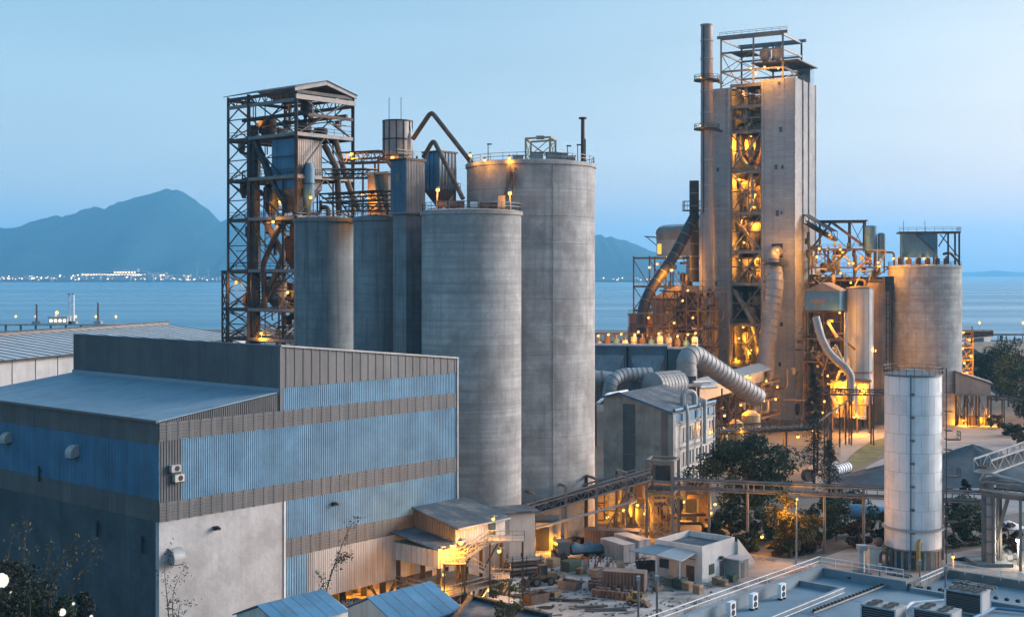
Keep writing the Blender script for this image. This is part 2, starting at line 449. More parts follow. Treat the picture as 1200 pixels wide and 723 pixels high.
# land with a quay edge
coast = [(-900, -200), (900, -200), (900, 470), (330, 540), (262, 575), (205, 640), (175, 760), (120, 900), (-120, 930), (-500, 860), (-900, 800)]
tag(MB().prism([(x, y, 0) for x, y in coast], (0, 0, -5)).build('ground', EARTH), kind='structure')
def sheet(name, pts, z, m):
    o = MB().quad(*[(q[0], q[1], z) for q in pts]).build(name, m); return tag(o, kind='structure')
def blob(pts, n=6):
    """smooth closed outline through points"""
    out = []; N = len(pts); p = [Vector((q[0], q[1], 0)) for q in pts]
    for i in range(N):
        a, b, c, d = p[i - 1], p[i], p[(i + 1) % N], p[(i + 2) % N]
        for k in range(n):
            t = k / n; out.append(.5 * ((2 * b) + (c - a) * t + (2 * a - 5 * b + 4 * c - d) * t * t + (3 * b - a - 3 * c + d) * t ** 3))
    return out
sheet('yard_pavement', [G(250, 900), G(900, 900), G(1010, 668), G(875, 648), G(740, 640), G(690, 622), G(600, 640), G(520, 665)], .03, YARD)
sheet('sand_road', blob([G(840, 652), G(880, 650), G(950, 655), G(1010, 640), G(1060, 655), G(1210, 640), G(1400, 700), G(1100, 720), G(900, 700)]), .02, SANDR)
sheet('sand_road', blob([G(940, 556), G(972, 530), G(1000, 508), G(1040, 497), G(1075, 503), G(1060, 515), G(1010, 530), G(985, 552), G(960, 575)]), .02, SANDR)
sheet('sand_road', blob([G(1090, 503), G(1150, 496), G(1300, 490), G(1400, 520), G(1200, 523), G(1110, 520)]), .02, SANDR)
for _c, _r in (((655, 683), 9), ((690, 702), 8), ((640, 712), 10), ((720, 660), 7), ((600, 706), 7), ((1130, 655), 12)):
    sheet('puddle', blob([G(_c[0] + _r * math.cos(a) * (1 + .35 * math.sin(3 * a + _r)), _c[1] + _r * .22 * math.sin(a)) for a in [i * PI / 4 for i in range(8)]]), .045, PUDDLE)
sheet('grass_patch', blob([G(990, 545), G(1000, 531), G(1022, 517), G(1045, 512), G(1036, 522), G(1030, 535), G(1005, 549)]), .04, GRASSM)
sheet('gravel_lot', blob([G(1010, 552), G(1055, 530), G(1110, 519), G(1210, 522), G(1300, 560), G(1200, 600), G(1060, 605), G(1000, 590)]), .03, LOTM)

def heap(name, label, c, rx, ry, h, m, seed):
    rnd_ = np.random.RandomState(seed); N, K = 40, 14; v = []; f = []
    ph = rnd_.rand(6) * 6.28
    for j in range(K + 1):
        t = j / K
        for i in range(N):
            a = 2 * PI * i / N
            e = 1 + .10 * math.sin(3 * a + ph[0]) + .06 * math.sin(7 * a + ph[1]) + .03 * math.sin(13 * a + ph[2])
            z = h * (1 - t) ** 1.08 + (.35 * math.sin(5 * a + 7 * t + ph[3]) * t * (1 - t) * 2 + rnd_.randn() * .05) * (h / 5) * (1 if 0 < j < K else 0)
            v.append((c[0] + rx * e * t * math.cos(a), c[1] + ry * e * t * math.sin(a), max(z, 0) - (.06 if j == K else 0)))
    for j in range(K):
        for i in range(N):
            a, b = j * N + i, j * N + (i + 1) % N; f.append((a, a + N, b + N, b))
    b = MB(); b.add(v, f); b.sm = True
    return tag(b.build(name, m, None, (c[0], c[1], 0)), label, 'gravel heap', 'gravel heaps')
c = GX(1140, 250); heap('gravel_heap', 'large blue grey gravel heap behind the white cylindrical tank', c, 20, 13, 6.8, GRAVEL, 3)
c = GX(1040, 247); heap('gravel_heap', 'low spreading gravel heap half hidden by the white cylindrical tank', c, 11, 9, 3.4, GRAVEL, 5)
c = GX(1195, 262); heap('gravel_heap', 'smaller gravel heap at the edge of the frame beside the big heap', c, 9, 8, 3.6, GRAVEL, 8)

rd_ = random.Random(21); b = MB()
for _ in range(420):
    q = G(rd_.uniform(470, 860), rd_.uniform(648, 722)); t = rd_.random(); ax = Vector((math.cos(t * 6.28), math.sin(t * 6.28), 0))
    if t < .3: b.box(q + Z3 * .08, rd_.uniform(.6, 1.8), .12, .1, ax)
    else: b.box(q + Z3 * .1, rd_.uniform(.1, .4), rd_.uniform(.1, .35), rd_.uniform(.08, .25), ax)
tag(b.build('yard_debris', mat('debris_mix', (.17, .14, .115), .6, .9, .9, bump=.2)), 'scattered scrap and rubble on the yard', 'debris', kind='stuff')
# hills across the water: a height field with its crest traced from the skyline
HILLM = mat('forest_hill', (.012, .04, .05), .35, .004, .95, bump=0, fine=.02, spec=.1)
def hills(name, crest, d0, d1, d2, seed, step=3):
    rnd_ = np.random.RandomState(seed); px = np.arange(crest[0][0], crest[-1][0] + 1, step)
    cy = np.interp(px, [q[0] for q in crest], [q[1] for q in crest]) + np.convolve(rnd_.randn(len(px)), [.4, .6], 'same') * (.9 if step < 7 else 0)
    K = 26; v = []; f = []
    ds = [d0 + (d1 - d0) * j / 18 for j in range(19)] + [d1 + (d2 - d1) * j / 7 for j in range(1, 8)]
    no = [rnd_.randn(len(px)) for _ in range(K)]
    ker = np.ones(5) / 5
    for j, d in enumerate(ds):
        t = (d - d0) / (d1 - d0) if d <= d1 else 1 - (d - d1) / (d2 - d1)
        nz = np.convolve(no[j], ker, 'same')
        for i, x in enumerate(px):
            hz = (HOR - cy[i]) / FPX * d1 + CAMH
            spur = .5 + .5 * math.sin(x * .09 + 2.1 * math.sin(x * .021) + j * .12)
            k = t ** (1.15 + .7 * spur * (1 - t)) if t < 1 else 1
            z = hz * k * (1 + (.05 * nz[i] * (1 - t)))
            v.append(((x - 600) / FPX * d1, d, SEA - 2 + max(z, 0)))
    n = len(px)
    for j in range(len(ds) - 1):
        for i in range(n - 1):
            a = j * n + i; f.append((a, a + 1, a + n + 1, a + n))
    b = MB(); b.add(v, f); b.sm = True; o = b.build(name, HILLM); 
    return tag(o, kind='structure')
crest = [(-260, 318), (-160, 300), (-80, 280), (-30, 270), (0, 267), (18, 266), (32, 261), (45, 256), (58, 253.5), (66, 251.5), (74, 252.5), (82, 252), (95, 245), (105, 242.5), (115, 241.5), (123, 244),
         (135, 238), (150, 233), (165, 230), (178, 226), (188, 221.5), (195, 220), (200, 221.5), (207, 221), (215, 224.5), (225, 231), (235, 239), (244, 245), (253, 254), (262, 260), (280, 268), (330, 300), (360, 320)]
hills('mountain', crest, 6700, 8300, 9600, 4)
crest2 = [(190, 320), (215, 285), (235, 270), (250, 262), (262, 257.5), (275, 253), (300, 246), (340, 250), (400, 262), (460, 255), (520, 240), (580, 246), (640, 262), (690, 273), (700, 275.5), (706, 275), (714, 277), (724, 280), (733, 281),
          (742, 284), (757, 291), (775, 298), (800, 309), (830, 320)]
hills('mountain', crest2, 6900, 8900, 9900, 9)
hills('island', [(1085, 320), (1120, 319), (1150, 318), (1165, 316.5), (1175, 317), (1190, 318.6), (1230, 319.5), (1260, 320)], 14600, 15200, 15800, 2, 8)
# low strip of flat land below the mountain
tag(MB().prism([(-6200, 6150, SEA), (900, 6150, SEA), (900, 7600, SEA), (-6200, 7600, SEA)], (0, 0, 6)).build('far_shore', HILLM), kind='structure')

# town on the far shore: too far to tell houses apart
TOWNM = mat('far_town_walls', (.22, .21, .2), .2, .02, .9, bump=0)
b = MB(); e1 = MB(); rr = random.Random(3)
def town(x0, x1, n, hmax, dens=1.0):
    for _ in range(n):
        px = rr.uniform(x0, x1); d = rr.uniform(6160, 6700); x = (px - 600) / FPX * d; w = rr.uniform(15, 75); h = rr.uniform(6, hmax)
        b.box((x, d, 3 + h / 2), w, 25, h)
        for k in range(rr.choice((0, 1, 1, 2, 3))):
            e1.box((x + rr.uniform(-w / 2, w / 2), d - 14, rr.uniform(6, h + 5)), rr.uniform(2, 7), 2, rr.uniform(1.5, 4))
town(-20, 262, 300, 22); town(60, 215, 160, 30); town(700, 760, 26, 12)
for px, w, h in ((148, 120, 58), (135, 330, 42), (160, 300, 40), (195, 240, 30), (98, 200, 26)):
    x = (px - 600) / FPX * 6400; b.box((x, 6400, 3 + h / 2), w, 40, h)
    for k in range(int(w / 14)):
        e1.box((x - w / 2 + 10 + k * 14, 6378, h * .75), 7, 2, 5)
tag(b.build('far_town', TOWNM), 'low pale town strung along the far shore', 'town', kind='stuff')
tag(e1.build('far_town_lights', glow('town_glow', (1, .68, .36), 6)), 'small warm lights of the town on the far shore', 'lights', kind='stuff')
for px, h, lab in ((231, 95, 'tall thin mast on the far shore near the lattice tower'), (244, 62, 'shorter thin mast on the far shore near the lattice tower')):
    x = (px - 600) / FPX * 6300; r_ = thing('radio_mast', lab, 'mast', (x, 6300, 2))
    MB().cyl((x, 6300, 2), (x, 6300, 2 + h), 4, 1.5, 8).build('mast_pole', TOWNM, r_); MB().box((x, 6300, h * .78), 22, 6, 8).build('platform', TOWNM, r_)

# jetty on the near water, left
def jetty(label, p0, p1, w, deck_z, nl, lab2, piles=14, truss=False):
    p0 = Vector(p0); p1 = Vector(p1); d = (p1 - p0).normalized(); root = thing('jetty', label, 'jetty', (p0.x, p0.y, SEA), 'jetties'); s = Vector((-d.y, d.x, 0))
    MB().bar(p0 + Z3 * deck_z, p1 + Z3 * deck_z, w, 1.0).build('deck', CONC, root)
    for i in range(piles + 1):
        q = p0.lerp(p1, i / piles); member(root, 'pile', Vector((q.x, q.y, SEA - 1)), Vector((q.x, q.y, deck_z - .5)), 1.6, CONCD, kind='cyl')
    if truss:
        n = int((p1 - p0).length / 4)
        for i in range(n + 1):
            q = p0.lerp(p1, i / n) + Z3 * (deck_z - 1.8) - s * (w / 2); member(root, 'girder_web', q - Z3 * 1.2, q + Z3 * 1.2, .35)
        MB().bar(p0 + Z3 * (deck_z - 3.0) - s * (w / 2), p1 + Z3 * (deck_z - 3.0) - s * (w / 2), .5).build('girder', STEEL, root)
    for i in range(nl):
        q = p0.lerp(p1, (i + .5) / nl); lamp(q + Z3 * (deck_z + 6), lab2, 300, base=q + Z3 * (deck_z + .5), r=.9 if not truss else .6, group=lab2)
    return root
jetty('long low concrete jetty with lights behind the pale shed roof', (-420, 955, 0), (-285, 950, 0), 12, 2.0, 9, 'one of the lamps along the far left jetty', 12)
jetty('raised conveyor jetty running out over the sea at the right', (200, 640, 0), (330, 640, 0), 6, 9.5, 6, 'one of the lamps along the raised conveyor jetty', 3, True)
for px, h, lab in ((81, 22, 'left white chimney of the pair on the jetty'), (86, 22, 'right white chimney of the pair on the jetty'), (43, 14, 'rusty mooring mast among the jetty lamps'), (115, 15, 'lone dark mast at the end of the jetty')):
    x = (px - 600) / FPX * 950
    r_ = thing('jetty_mast', lab, 'mast', (x, 950, 2.5))
    MB().cyl((x, 950, 2.5), (x, 950, 2.5 + h), .9, .7, 8).build('mast_pole', WHITE if h > 20 else RUST, r_)
    MB().box((x, 950, 3.5), 5, 5, 2).build('mast_base', CONC, r_); MB().lathe((x, 950, 2.5 + h), [(1.2, 0), (1.2, .6)], 8).build('top_ring', STEELG, r_)
x = (70 - 600) / FPX * 950
r_ = thing('jetty_building', 'small brightly lit loading house on the jetty beside white chimneys', 'building', (x, 950, 2.5))
MB().box((x, 950, 5), 14, 8, 5).build('wall', CREAM, r_); MB().box((x, 950, 7.8), 15, 9, .6).build('roof', ROOFW, r_)
for k in range(4): MB().box((x - 5 + k * 3.3, 945.9, 5), 1.6, .3, 1.6).build('window', glow('lit_window', (1, .75, .4), 6), r_)
lamp((x, 944, 11), 'bright lamp on the loading house of the jetty', 4000, r=1.3)
# ================================================================== clad warehouse, front left
D0 = 127.0
GW = Grid(((186.5 - 600) / FPX * D0, D0), 40.8)
LA, LB = 42.8, 41.6
wh = thing('warehouse', 'large blue and grey clad warehouse with stepped roof, front left', 'warehouse', GW(0, 0))
def ribbed(L, pitch=.30, depth=.05):
    """corrugation profile: list of (along, out)"""
    out = []; n = max(1, round(L / pitch)); p = L / n
    for i in range(n):
        out += [(i * p, 0), (i * p + p * .55, 0), (i * p + p * .65, depth), (i * p + p * .9, depth)]
    return out + [(L, 0)]
def clad(parent, name, origin, d, nrm, L, z0, z1, m, sheet=1.1, pitch=.30, depth=.06, top=None):
    """a row of profiled sheets, each its own object; top(a) gives a sloping upper edge"""
    n = max(1, round(L / sheet)); w = L / n; me = None
    for i in range(n):
        o0 = origin + d * (i * w)
        pr = ribbed(w - .015, pitch, depth); b = MB()
        for a, q in pr: b.v.append(o0 + d * a + nrm * q + Z3 * z0)
        for a, q in pr: b.v.append(o0 + d * a + nrm * q + Z3 * (top(i * w + a) if top else z1))
        k = len(pr); b.f = [(j, j + 1, j + 1 + k, j + k) for j in range(k - 1)]
        if top is None and me is not None:
            o = bpy.data.objects.new(name, me); COL.objects.link(o); o.parent = parent; o.location = o0 - LOC[parent.name]; LOC[o.name] = o0.copy()
        else:
            o = b.build(name, m, parent, base=o0); me = o.data
rA, rB = GW.A, GW.B                        # outward normals: right wall -B side, left wall -A side
nR, nL = -GW.B, -GW.A
# core mass (set back behind the sheets)
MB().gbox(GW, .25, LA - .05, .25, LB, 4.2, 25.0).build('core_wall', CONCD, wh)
hi = lambda a: 32.1 + (29.4 - 32.1) * (a - 15.1) / (LA - 15.1)
b = MB(); b.prism([GW(15.35, .3, 25.0), GW(LA - .1, .3, 25.0), GW(LA - .1, .3, hi(LA)), GW(15.35, .3, hi(15.1))], GW.B * (LB - .6)); b.build('monitor_core', CONCD, wh)
# right wall
z_b = [(4.05, 9.3), (11.26, 15.4), (17.3, 23.4), (25.2, 27.65)]
clad(wh, 'cladding_sheet', GW(15.8, 0), rA, nR, 3.1, 3.0, 9.3, BLUE)
clad(wh, 'cladding_sheet', GW(18.9, 0), rA, nR, 19.6, 4.05, 9.3, WHITES)
clad(wh, 'cladding_sheet', GW(38.5, 0), rA, nR, LA - 38.5, 3.2, 9.3, WHITES)
clad(wh, 'cladding_sheet', GW(15.8, 0), rA, nR, LA - 15.8, 11.26, 15.4, BLUE)
clad(wh, 'cladding_sheet', GW(2.6, 0), rA, nR, LA - 2.6, 17.3, 23.4, BLUE)
clad(wh, 'cladding_sheet', GW(0.0, 0), rA, nR, 2.6, 17.3, 23.4, GREYS)
clad(wh, 'cladding_sheet', GW(15.1, 0), rA, nR, LA - 15.1, 25.2, 27.65, BLUE)
lean = lambda a: 25.25 + 1.85 * a / 15.1
clad(wh, 'cladding_sheet', GW(0, 0), rA, nR, 15.1, 25.2, 27, GREYS, top=lean)
# grey bands of louvre panels, a little proud
for a0, a1, z0, z1, tp in ((15.8, LA, 9.3, 11.26, None), (0, LA, 15.4, 17.3, None), (0, LA, 23.4, 25.2, None)):
    clad(wh, 'band_panel', GW(a0, 0) - GW.B * .05, rA, nR, a1 - a0, z0, z1, GREYS, sheet=1.35, pitch=1.35, depth=.05)
clad(wh, 'band_panel', GW(15.1, 0) - GW.B * .05, rA, nR, LA - 15.1, 27.65, 30, GREYS, sheet=1.2, pitch=1.2, depth=.06, top=lambda a: hi(a + 15.1))
for z0, z1 in ((9.3, 11.26), (15.4, 17.3), (23.4, 25.2)):
    for k in range(1, int((z1 - z0) / .3)):
        b = MB(); a0 = 15.8 if z0 < 10 else 0; b.bar(GW(a0, -.13, z0 + k * .31), GW(LA, -.13, z0 + k * .31), .05, .06); b.build('louvre_rail', GREYS, wh)
MB().bar(GW(15.05, -.14, hi(15.1) + .1), GW(LA + .1, -.14, hi(LA) + .1), .3, .2).build('coping', GALV, wh)
MB().gbox(GW, 14.95, 15.3, -.2, .2, 25.2, hi(15.1) + .1).build('corner_trim', GREYS, wh)
MB().gbox(GW, LA - .1, LA + .15, -.2, .2, 3.2, hi(LA)).build('corner_trim', GALV, wh)
MB().gbox(GW, 15.55, 15.8, -.12, .1, 0, 15.4).build('corner_trim', WHITES, wh)
# plaster wall and its scaffold-like opening
MB().gbox(GW, 0, 15.55, 0, .6, 0, 15.4).build('plaster_wall', PLASTER, wh)
# left wall
MB().gbox(GW, -.02, .6, .6, LB, 0, 15.4).build('concrete_wall', SHADEDR, wh)  # darkened in its colour for the weak light on this side
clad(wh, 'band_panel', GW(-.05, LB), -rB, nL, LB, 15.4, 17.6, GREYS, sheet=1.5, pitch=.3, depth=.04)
clad(wh, 'cladding_sheet', GW(0, LB), -rB, nL, LB, 17.6, 23.0, BLUED)  # same blue sheet as the right wall, shade painted into its colour
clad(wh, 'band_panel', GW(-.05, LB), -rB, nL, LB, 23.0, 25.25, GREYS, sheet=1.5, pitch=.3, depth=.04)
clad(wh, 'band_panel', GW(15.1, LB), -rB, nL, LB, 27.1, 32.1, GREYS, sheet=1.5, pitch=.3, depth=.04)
MB().gbox(GW, 14.9, 15.12, -.1, LB, 26.9, 27.6).build('flashing', ROOF, wh)
# lean roof as long sheets
n = 28; w = LB / n
for i in range(n):
    b = MB(); b.prism([GW(-.25, i * w + .03, 25.27), GW(-.25, (i + 1) * w, 25.27), GW(15.05, (i + 1) * w, 27.15), GW(15.05, i * w + .03, 27.15)], (0, 0, .12))
    b.build('roof_sheet', ROOF, wh)
for i in range(20):
    w = LB / 20
    b = MB(); b.prism([GW(15.0, i * w + .03, hi(15) + .02), GW(15.0, (i + 1) * w, hi(15) + .02), GW(LA, (i + 1) * w, hi(LA) + .02), GW(LA, i * w + .03, hi(LA) + .02)], (0, 0, .12)); b.build('roof_sheet', ROOF, wh)
MB().bar(GW(-.3, -.1, 25.35), GW(-.3, LB, 25.35), .25, .25).build('gutter', GREYS, wh)
# fixtures on the walls
def hood(g, label, pos, out, r=1.0, m=GALV):
    o = thing('vent_hood', label, 'vent', pos, 'vent hoods on the warehouse'); out = Vector(out); s = Vector((-out.y, out.x, 0))
    b = MB(); prof = [(0, r)] + [(r * 1.15 * math.sin(t * PI / 12), r * math.cos(t * PI / 12)) for t in range(1, 7)] + [(r * 1.1, -r * .55), (r * .8, -r * .6), (0, -r * .3)]
    b.prism([Vector(pos) + out * a + Z3 * z - s * r * .7 for a, z in prof], s * r * 1.4); b.build('hood_shell', m, o)
    MB().box(Vector(pos) + out * r * .6 - Z3 * r * .62, r * .8, r * 1.1, .1, out).build('grille', BLACK, o)
hood(GW, 'curved duct hood near the roof edge, further along the dark warehouse wall', GW(-.06, 29.3, 21.2), nL, .8)
hood(GW, 'curved duct hood nearer the corner on the dark warehouse wall', GW(-.06, 15.2, 20.9), nL, .85)
hood(GW, 'quarter-round grey vent hood on the white plaster wall', GW(1.7, -.02, 11.7), nR, .95)
for a, z, m_, lab in ((1.6, 20.6, GALV, 'upper air conditioner box on the warehouse corner'), (2.0, 19.6, WHITES, 'lower air conditioner box on the warehouse corner')):
    o = thing('air_conditioner', lab, 'air conditioner', GW(a, -.1, z)); MB().gbox(GW, a - .55, a + .55, -.6, -.1, z - .35, z + .35).build('case', m_, o)
    MB().lathe(GW(a + .1, -.6, z), [(.27, 0), (.27, .03)], 14, -GW.B).build('fan', BLACK, o); MB().gbox(GW, a - .5, a + .5, -.6, -.1, z - .48, z - .37).build('bracket', STEEL, o)
for a, z, lab in ((6.6, 13.9, 'small wall fitting with stain on the white plaster wall'), (22.6, 14.2, 'small fitting on the lower blue cladding of the warehouse')):
    o = thing('wall_fitting', lab, 'fitting', GW(a, -.1, z)); MB().gbox(GW, a - .22, a + .22, -.5, -.05, z - .2, z + .2).build('fitting_box', STEEL, o); MB().cyl(GW(a, -.5, z + .1), GW(a, -.9, z), .12, .16, 8).build('nozzle', STEEL, o)
for k, bb in enumerate((36.5, 33.4, 22.5, 10.8, 2.6)):
    zz = (17.0, 16.7, 17.9, 13.4, 12.9)[k]
    o = thing('drain_pipe', ('short dark downpipe left of the far duct hood', 'short drain stub under the far duct hood', 'short dark downpipe beside the near duct hood', 'short drain stub in the middle of the concrete wall', 'short drain stub near the corner of the concrete wall')[k], 'pipe', GW(-.1, bb, zz))
    MB().cyl(GW(-.25, bb, zz - .8), GW(-.25, bb, zz + .9), .12, .12, 8).build('pipe_run', BLACK, o); MB().gbox(GW, -.3, 0, bb - .15, bb + .15, zz + .3, zz + .42).build('clip', STEEL, o)
# openings under the cladding: posts, floor, machinery inside the lit bay
for a in (19.2, 24.8, 31.0, 35.6, 41.5):
    for bb in (.8, 9, 18): member(wh, 'column', GW(a, bb, 0), GW(a, bb, 4.4), .7, STEEL)
for a in (31.0, 35.6): member(wh, 'brace', GW(a, .8, .8), GW(a + 2.6, .8, 4.1), .25, STEEL); member(wh, 'brace', GW(a, .8, .8), GW(a - 2.2, .8, 4.1), .25, STEEL)
for a, bb, p_ in ((27, 4, 2600), (38, 6, 3200), (33, 10, 2400)):
    lamp(GW(a, bb, 3.6), 'orange lamp hung in the open bay under the warehouse, %s' % ('at the near end', 'at the far end', 'deep inside')[(27, 38, 33).index(a)], p_, toward=(0, 0, -.6), r=.2)
for k in range(5):
    a = 29.5 + k * 2.4; o = thing('machine_crate', 'steel machine case in the lit bay, %s from the near end' % ('first', 'second', 'third', 'fourth', 'fifth')[k], 'machine', GW(a, 11, 0), 'machines in the lit bay')
    MB().gbox(GW, a - .7, a + .7, 10.4, 11.6, .0, 1.2 + .3 * (k % 2)).build('case', RUST, o); MB().cyl(GW(a, 11, 1.2), GW(a, 11, 2.4), .35, .3, 10).build('motor', STEELG, o)

# small cabin against the warehouse and two blue-roofed huts in front
o = thing('site_cabin', 'small white cabin with dark roof against the warehouse wall', 'cabin', GW(23.2, -2.2)); 
MB().gbox(GW, 21.6, 25.2, -3.4, -.6, 0, 3.0).build('wall', CREAM, o); MB().gbox(GW, 21.3, 25.5, -3.7, -.4, 3.0, 3.25).build('roof', ROOFD, o)
for a in (22.6, 24.3): MB().gbox(GW, a - .5, a + .5, -3.46, -3.38, .2, 2.3).build('door', WHITE, o)
def hut(label, c, L, wd, zr, ze, m=BLUED):
    o = thing('gable_hut', label, 'hut', (c[0], c[1], 0), 'gable huts below the warehouse'); A, B = GW.A, GW.B; c = Vector((c[0], c[1], 0))
    b = MB(); b.prism([c - B * wd / 2, c + B * wd / 2, c + B * wd / 2 + Z3 * ze, c + Z3 * zr, c - B * wd / 2 + Z3 * ze], A * L); b.build('wall', CREAM, o)
    for s in (-1, 1):
        n = 6
        for i in range(n):
            u0, u1 = c + A * (L * i / n - .2), c + A * (L * (i + 1) / n - .25)
            bb = MB(); bb.prism([u0 + B * s * (wd / 2 + .4) + Z3 * (ze - .15), u1 + B * s * (wd / 2 + .4) + Z3 * (ze - .15), u1 + Z3 * (zr + .12), u0 + Z3 * (zr + .12)], (0, 0, .12)); bb.build('roof_sheet', m, o)
hut('blue roofed gable hut in front of the white cabin, cut by the frame', P(432, 0, 126).xy, 9, 8.5, 8.1, 6.2)
hut('blue roofed gable hut beside the plaster wall at the bottom edge', P(303, 0, 118).xy, 8, 6.5, 9.4, 8.2)

# long pale storage shed behind the warehouse
GS = Grid((-115.4 - .316 * 20, 290 - .949 * 20), 18.4)
sh = thing('storage_shed', 'long low pale storage shed behind the warehouse, by the sea', 'shed', GS(0, 0))
MB().gbox(GS, 0, 128, 0, 56, 0, 20.0).build('wall', ROOFW, sh)
for k in range(1, 16): MB().gbox(GS, k * 8 - .12, k * 8 + .12, -.06, .02, 0, 19.9).build('wall_joint', STEEL, sh)
for i in range(32):
    a0 = i * 4.0
    for s_, (b0, z0, b1, z1) in enumerate(((-1.0, 20.25, 28, 23.9), (57, 20.25, 28, 23.9))):
        b = MB(); b.prism([GS(a0 + .12, b0, z0), GS(a0 + 4, b0, z0), GS(a0 + 4, b1, z1), GS(a0 + .12, b1, z1)], (0, 0, .12)); b.build('roof_sheet', ROOFW, sh)
for i in range(33): MB().bar(GS(i * 4 + .06, -1, 20.42), GS(i * 4 + .06, 28, 24.07), .22, .2).build('roof_rib', STEELG, sh)
MB().gbox(GS, -.5, 128.5, 27.2, 28.8, 23.9, 24.7).build('ridge_vent', STEELG, sh)
MB().bar(GS(0, 27.1, 24.9), GS(128, 27.1, 24.9), .35, .25).build('ridge_walk', STEEL, sh)
MB().bar(GS(0, -1.1, 20.2), GS(128, -1.1, 20.2), .4, .35).build('gutter', STEEL, sh)
# ================================================================== concrete silos
def silo(label, px, d, r, ztop, m, ring=None, group='tall concrete silos', cap=True, cat='silo', n=56, railm=None):
    c = GX(px, d); o = thing('concrete_silo', label, cat, c, group)
    if ring:
        MB().lathe(c, [(r - .05, 0), (r - .05, ztop - .3)], n).build('inner_shell', m, o)
        k = int(round(ztop / ring)); h = ztop / k; me = None
        for i in range(k):
            z = i * h
            if me is None:
                q = MB().lathe(c + Z3 * z, [(r - .1, .0), (r, .06), (r, h - .07), (r - .1, h - .01)], n, caps=False).build('concrete_ring', m, o, base=c + Z3 * z); me = q.data
            else:
                q = bpy.data.objects.new('concrete_ring', me); COL.objects.link(q); q.parent = o; q.location = (0, 0, z); LOC[q.name] = c + Z3 * z
    else:
        MB().lathe(c, [(r, 0), (r, ztop - .5)], n).build('shell', m, o)
    if cap:
        MB().lathe(c + Z3 * (ztop - .5), [(r, 0), (r + .22, .05), (r + .22, .6), (r - .6, .75), (.5, 1.1)], n).build('roof_slab', m, o)
        pts = [c + Vector((math.cos(a) * (r - .1), math.sin(a) * (r - .1), ztop + .1)) for a in [i * 2 * PI / 28 for i in range(28)]]
        rail(o, pts, 1.1, railm, 3, .08, True)
    return o, c
s2, c2 = silo('largest pale concrete silo with ringed joints and a railed top', 622, 196, 9.75, 56.3, CONC2, 3.92)
s1, c1 = silo('grey concrete silo in front of the largest one, beside the warehouse', 552.5, 181, 7.0, 48.5, CONC)
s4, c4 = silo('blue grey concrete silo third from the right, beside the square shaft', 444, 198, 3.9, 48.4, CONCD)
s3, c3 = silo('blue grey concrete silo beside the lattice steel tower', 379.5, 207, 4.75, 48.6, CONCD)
# vertical pilaster strips on the big silo and a cable trunk
for a in (-1.95, -1.25):
    p = c2 + Vector((math.cos(a) * 9.78, math.sin(a) * 9.78, 0)); MB().box(p + Z3 * 28, .12, .1, 56, Vector((math.cos(a), math.sin(a), 0)), None).build('cable_trunk', CONC, s2)
# square lift shaft between silos
GSH = Grid(((476 - 600) / FPX * 187, 187), 40.8)
o = thing('lift_shaft', 'square lift shaft with blue and silver clad head between the silos', 'shaft', GSH(0, 0))
MB().gbox(GSH, .15, 3.5, .15, 2.9, 0, 48.9).build('concrete_shaft', CONCD, o)
MB().gbox(GSH, 0, 3.85, 0, 3.25, 48.9, 56.3).build('head_core', STEELG, o)
clad(o, 'cladding_sheet', GSH(0, 0) , GSH.A, -GSH.B, 3.85, 48.9, 56.4, GALV, sheet=.96, pitch=.32)
clad(o, 'cladding_sheet', GSH(0, 3.25), -GSH.B, -GSH.A, 3.25, 48.9, 56.4, BLUED, sheet=1.08, pitch=.36)
MB().gbox(GSH, -.2, 4.05, -.2, 3.45, 56.4, 56.75).build('roof', STEEL, o)
MB().gbox(GSH, -.14, -.02, 1.2, 2.2, 53.2, 54.6).build('window', GLASSD, o)
MB().gbox(GSH, -.3, 4.15, -.3, 3.55, 48.6, 48.9).build('collar', CONCD, o)
# filter house behind the shaft head
GF = Grid(((516 - 600) / FPX * 194, 194), 40.8)
o = thing('filter_house', 'blue ribbed bag filter house on legs above the silos', 'filter', GF(0, 0, 48.6))
MB().gbox(GF, -1.9, 1.9, -1.5, 1.7, 52.5, 58.0).build('filter_case', BLUED, o)
for k in range(6): MB().gbox(GF, -1.8 + k * .7, -1.65 + k * .7, -1.62, -1.5, 52.5, 58).build('stiffener', GALV, o)
for k in range(4): MB().gbox(GF, -2.02, -1.9, -1.3 + k * .85, -1.15 + k * .85, 52.5, 58).build('stiffener', BLUED, o)
b = MB(); q = [GF(-1.9, -1.5, 52.5), GF(1.9, -1.5, 52.5), GF(1.9, 1.7, 52.5), GF(-1.9, 1.7, 52.5)]; t = [GF(-.4, -.3, 50), GF(.4, -.3, 50), GF(.4, .5, 50), GF(-.4, .5, 50)]
b.add(q + t, [(0, 1, 5, 4), (1, 2, 6, 5), (2, 3, 7, 6), (3, 0, 4, 7), (4, 5, 6, 7)]); b.build('hopper', STEELG, o)
for a, bb in ((-1.8, -1.4), (1.8, -1.4), (1.8, 1.6), (-1.8, 1.6)): member(o, 'leg', GF(a, bb, 48.6), GF(a, bb, 52.6), .25, STEEL)
MB().gbox(GF, -2.1, 2.1, -1.7, 1.9, 58, 58.25).build('roof', STEEL, o)
rail(o, [GF(-2.3, -2, 52.4), GF(2.3, -2, 52.4), GF(2.3, 2, 52.4)], 1.1)
o2 = thing('exhaust_stack', 'grey exhaust stack between the filter house and largest silo', 'stack', GX(527, 195, 48.6))
MB().cyl(GX(527, 195, 48.6), GX(527, 195, 57.0), .75, .7, 14).build('stack_tube', GALV, o2); MB().lathe(GX(527, 195, 57), [(.85, 0), (.85, .25)], 14).build('rim', STEELG, o2)
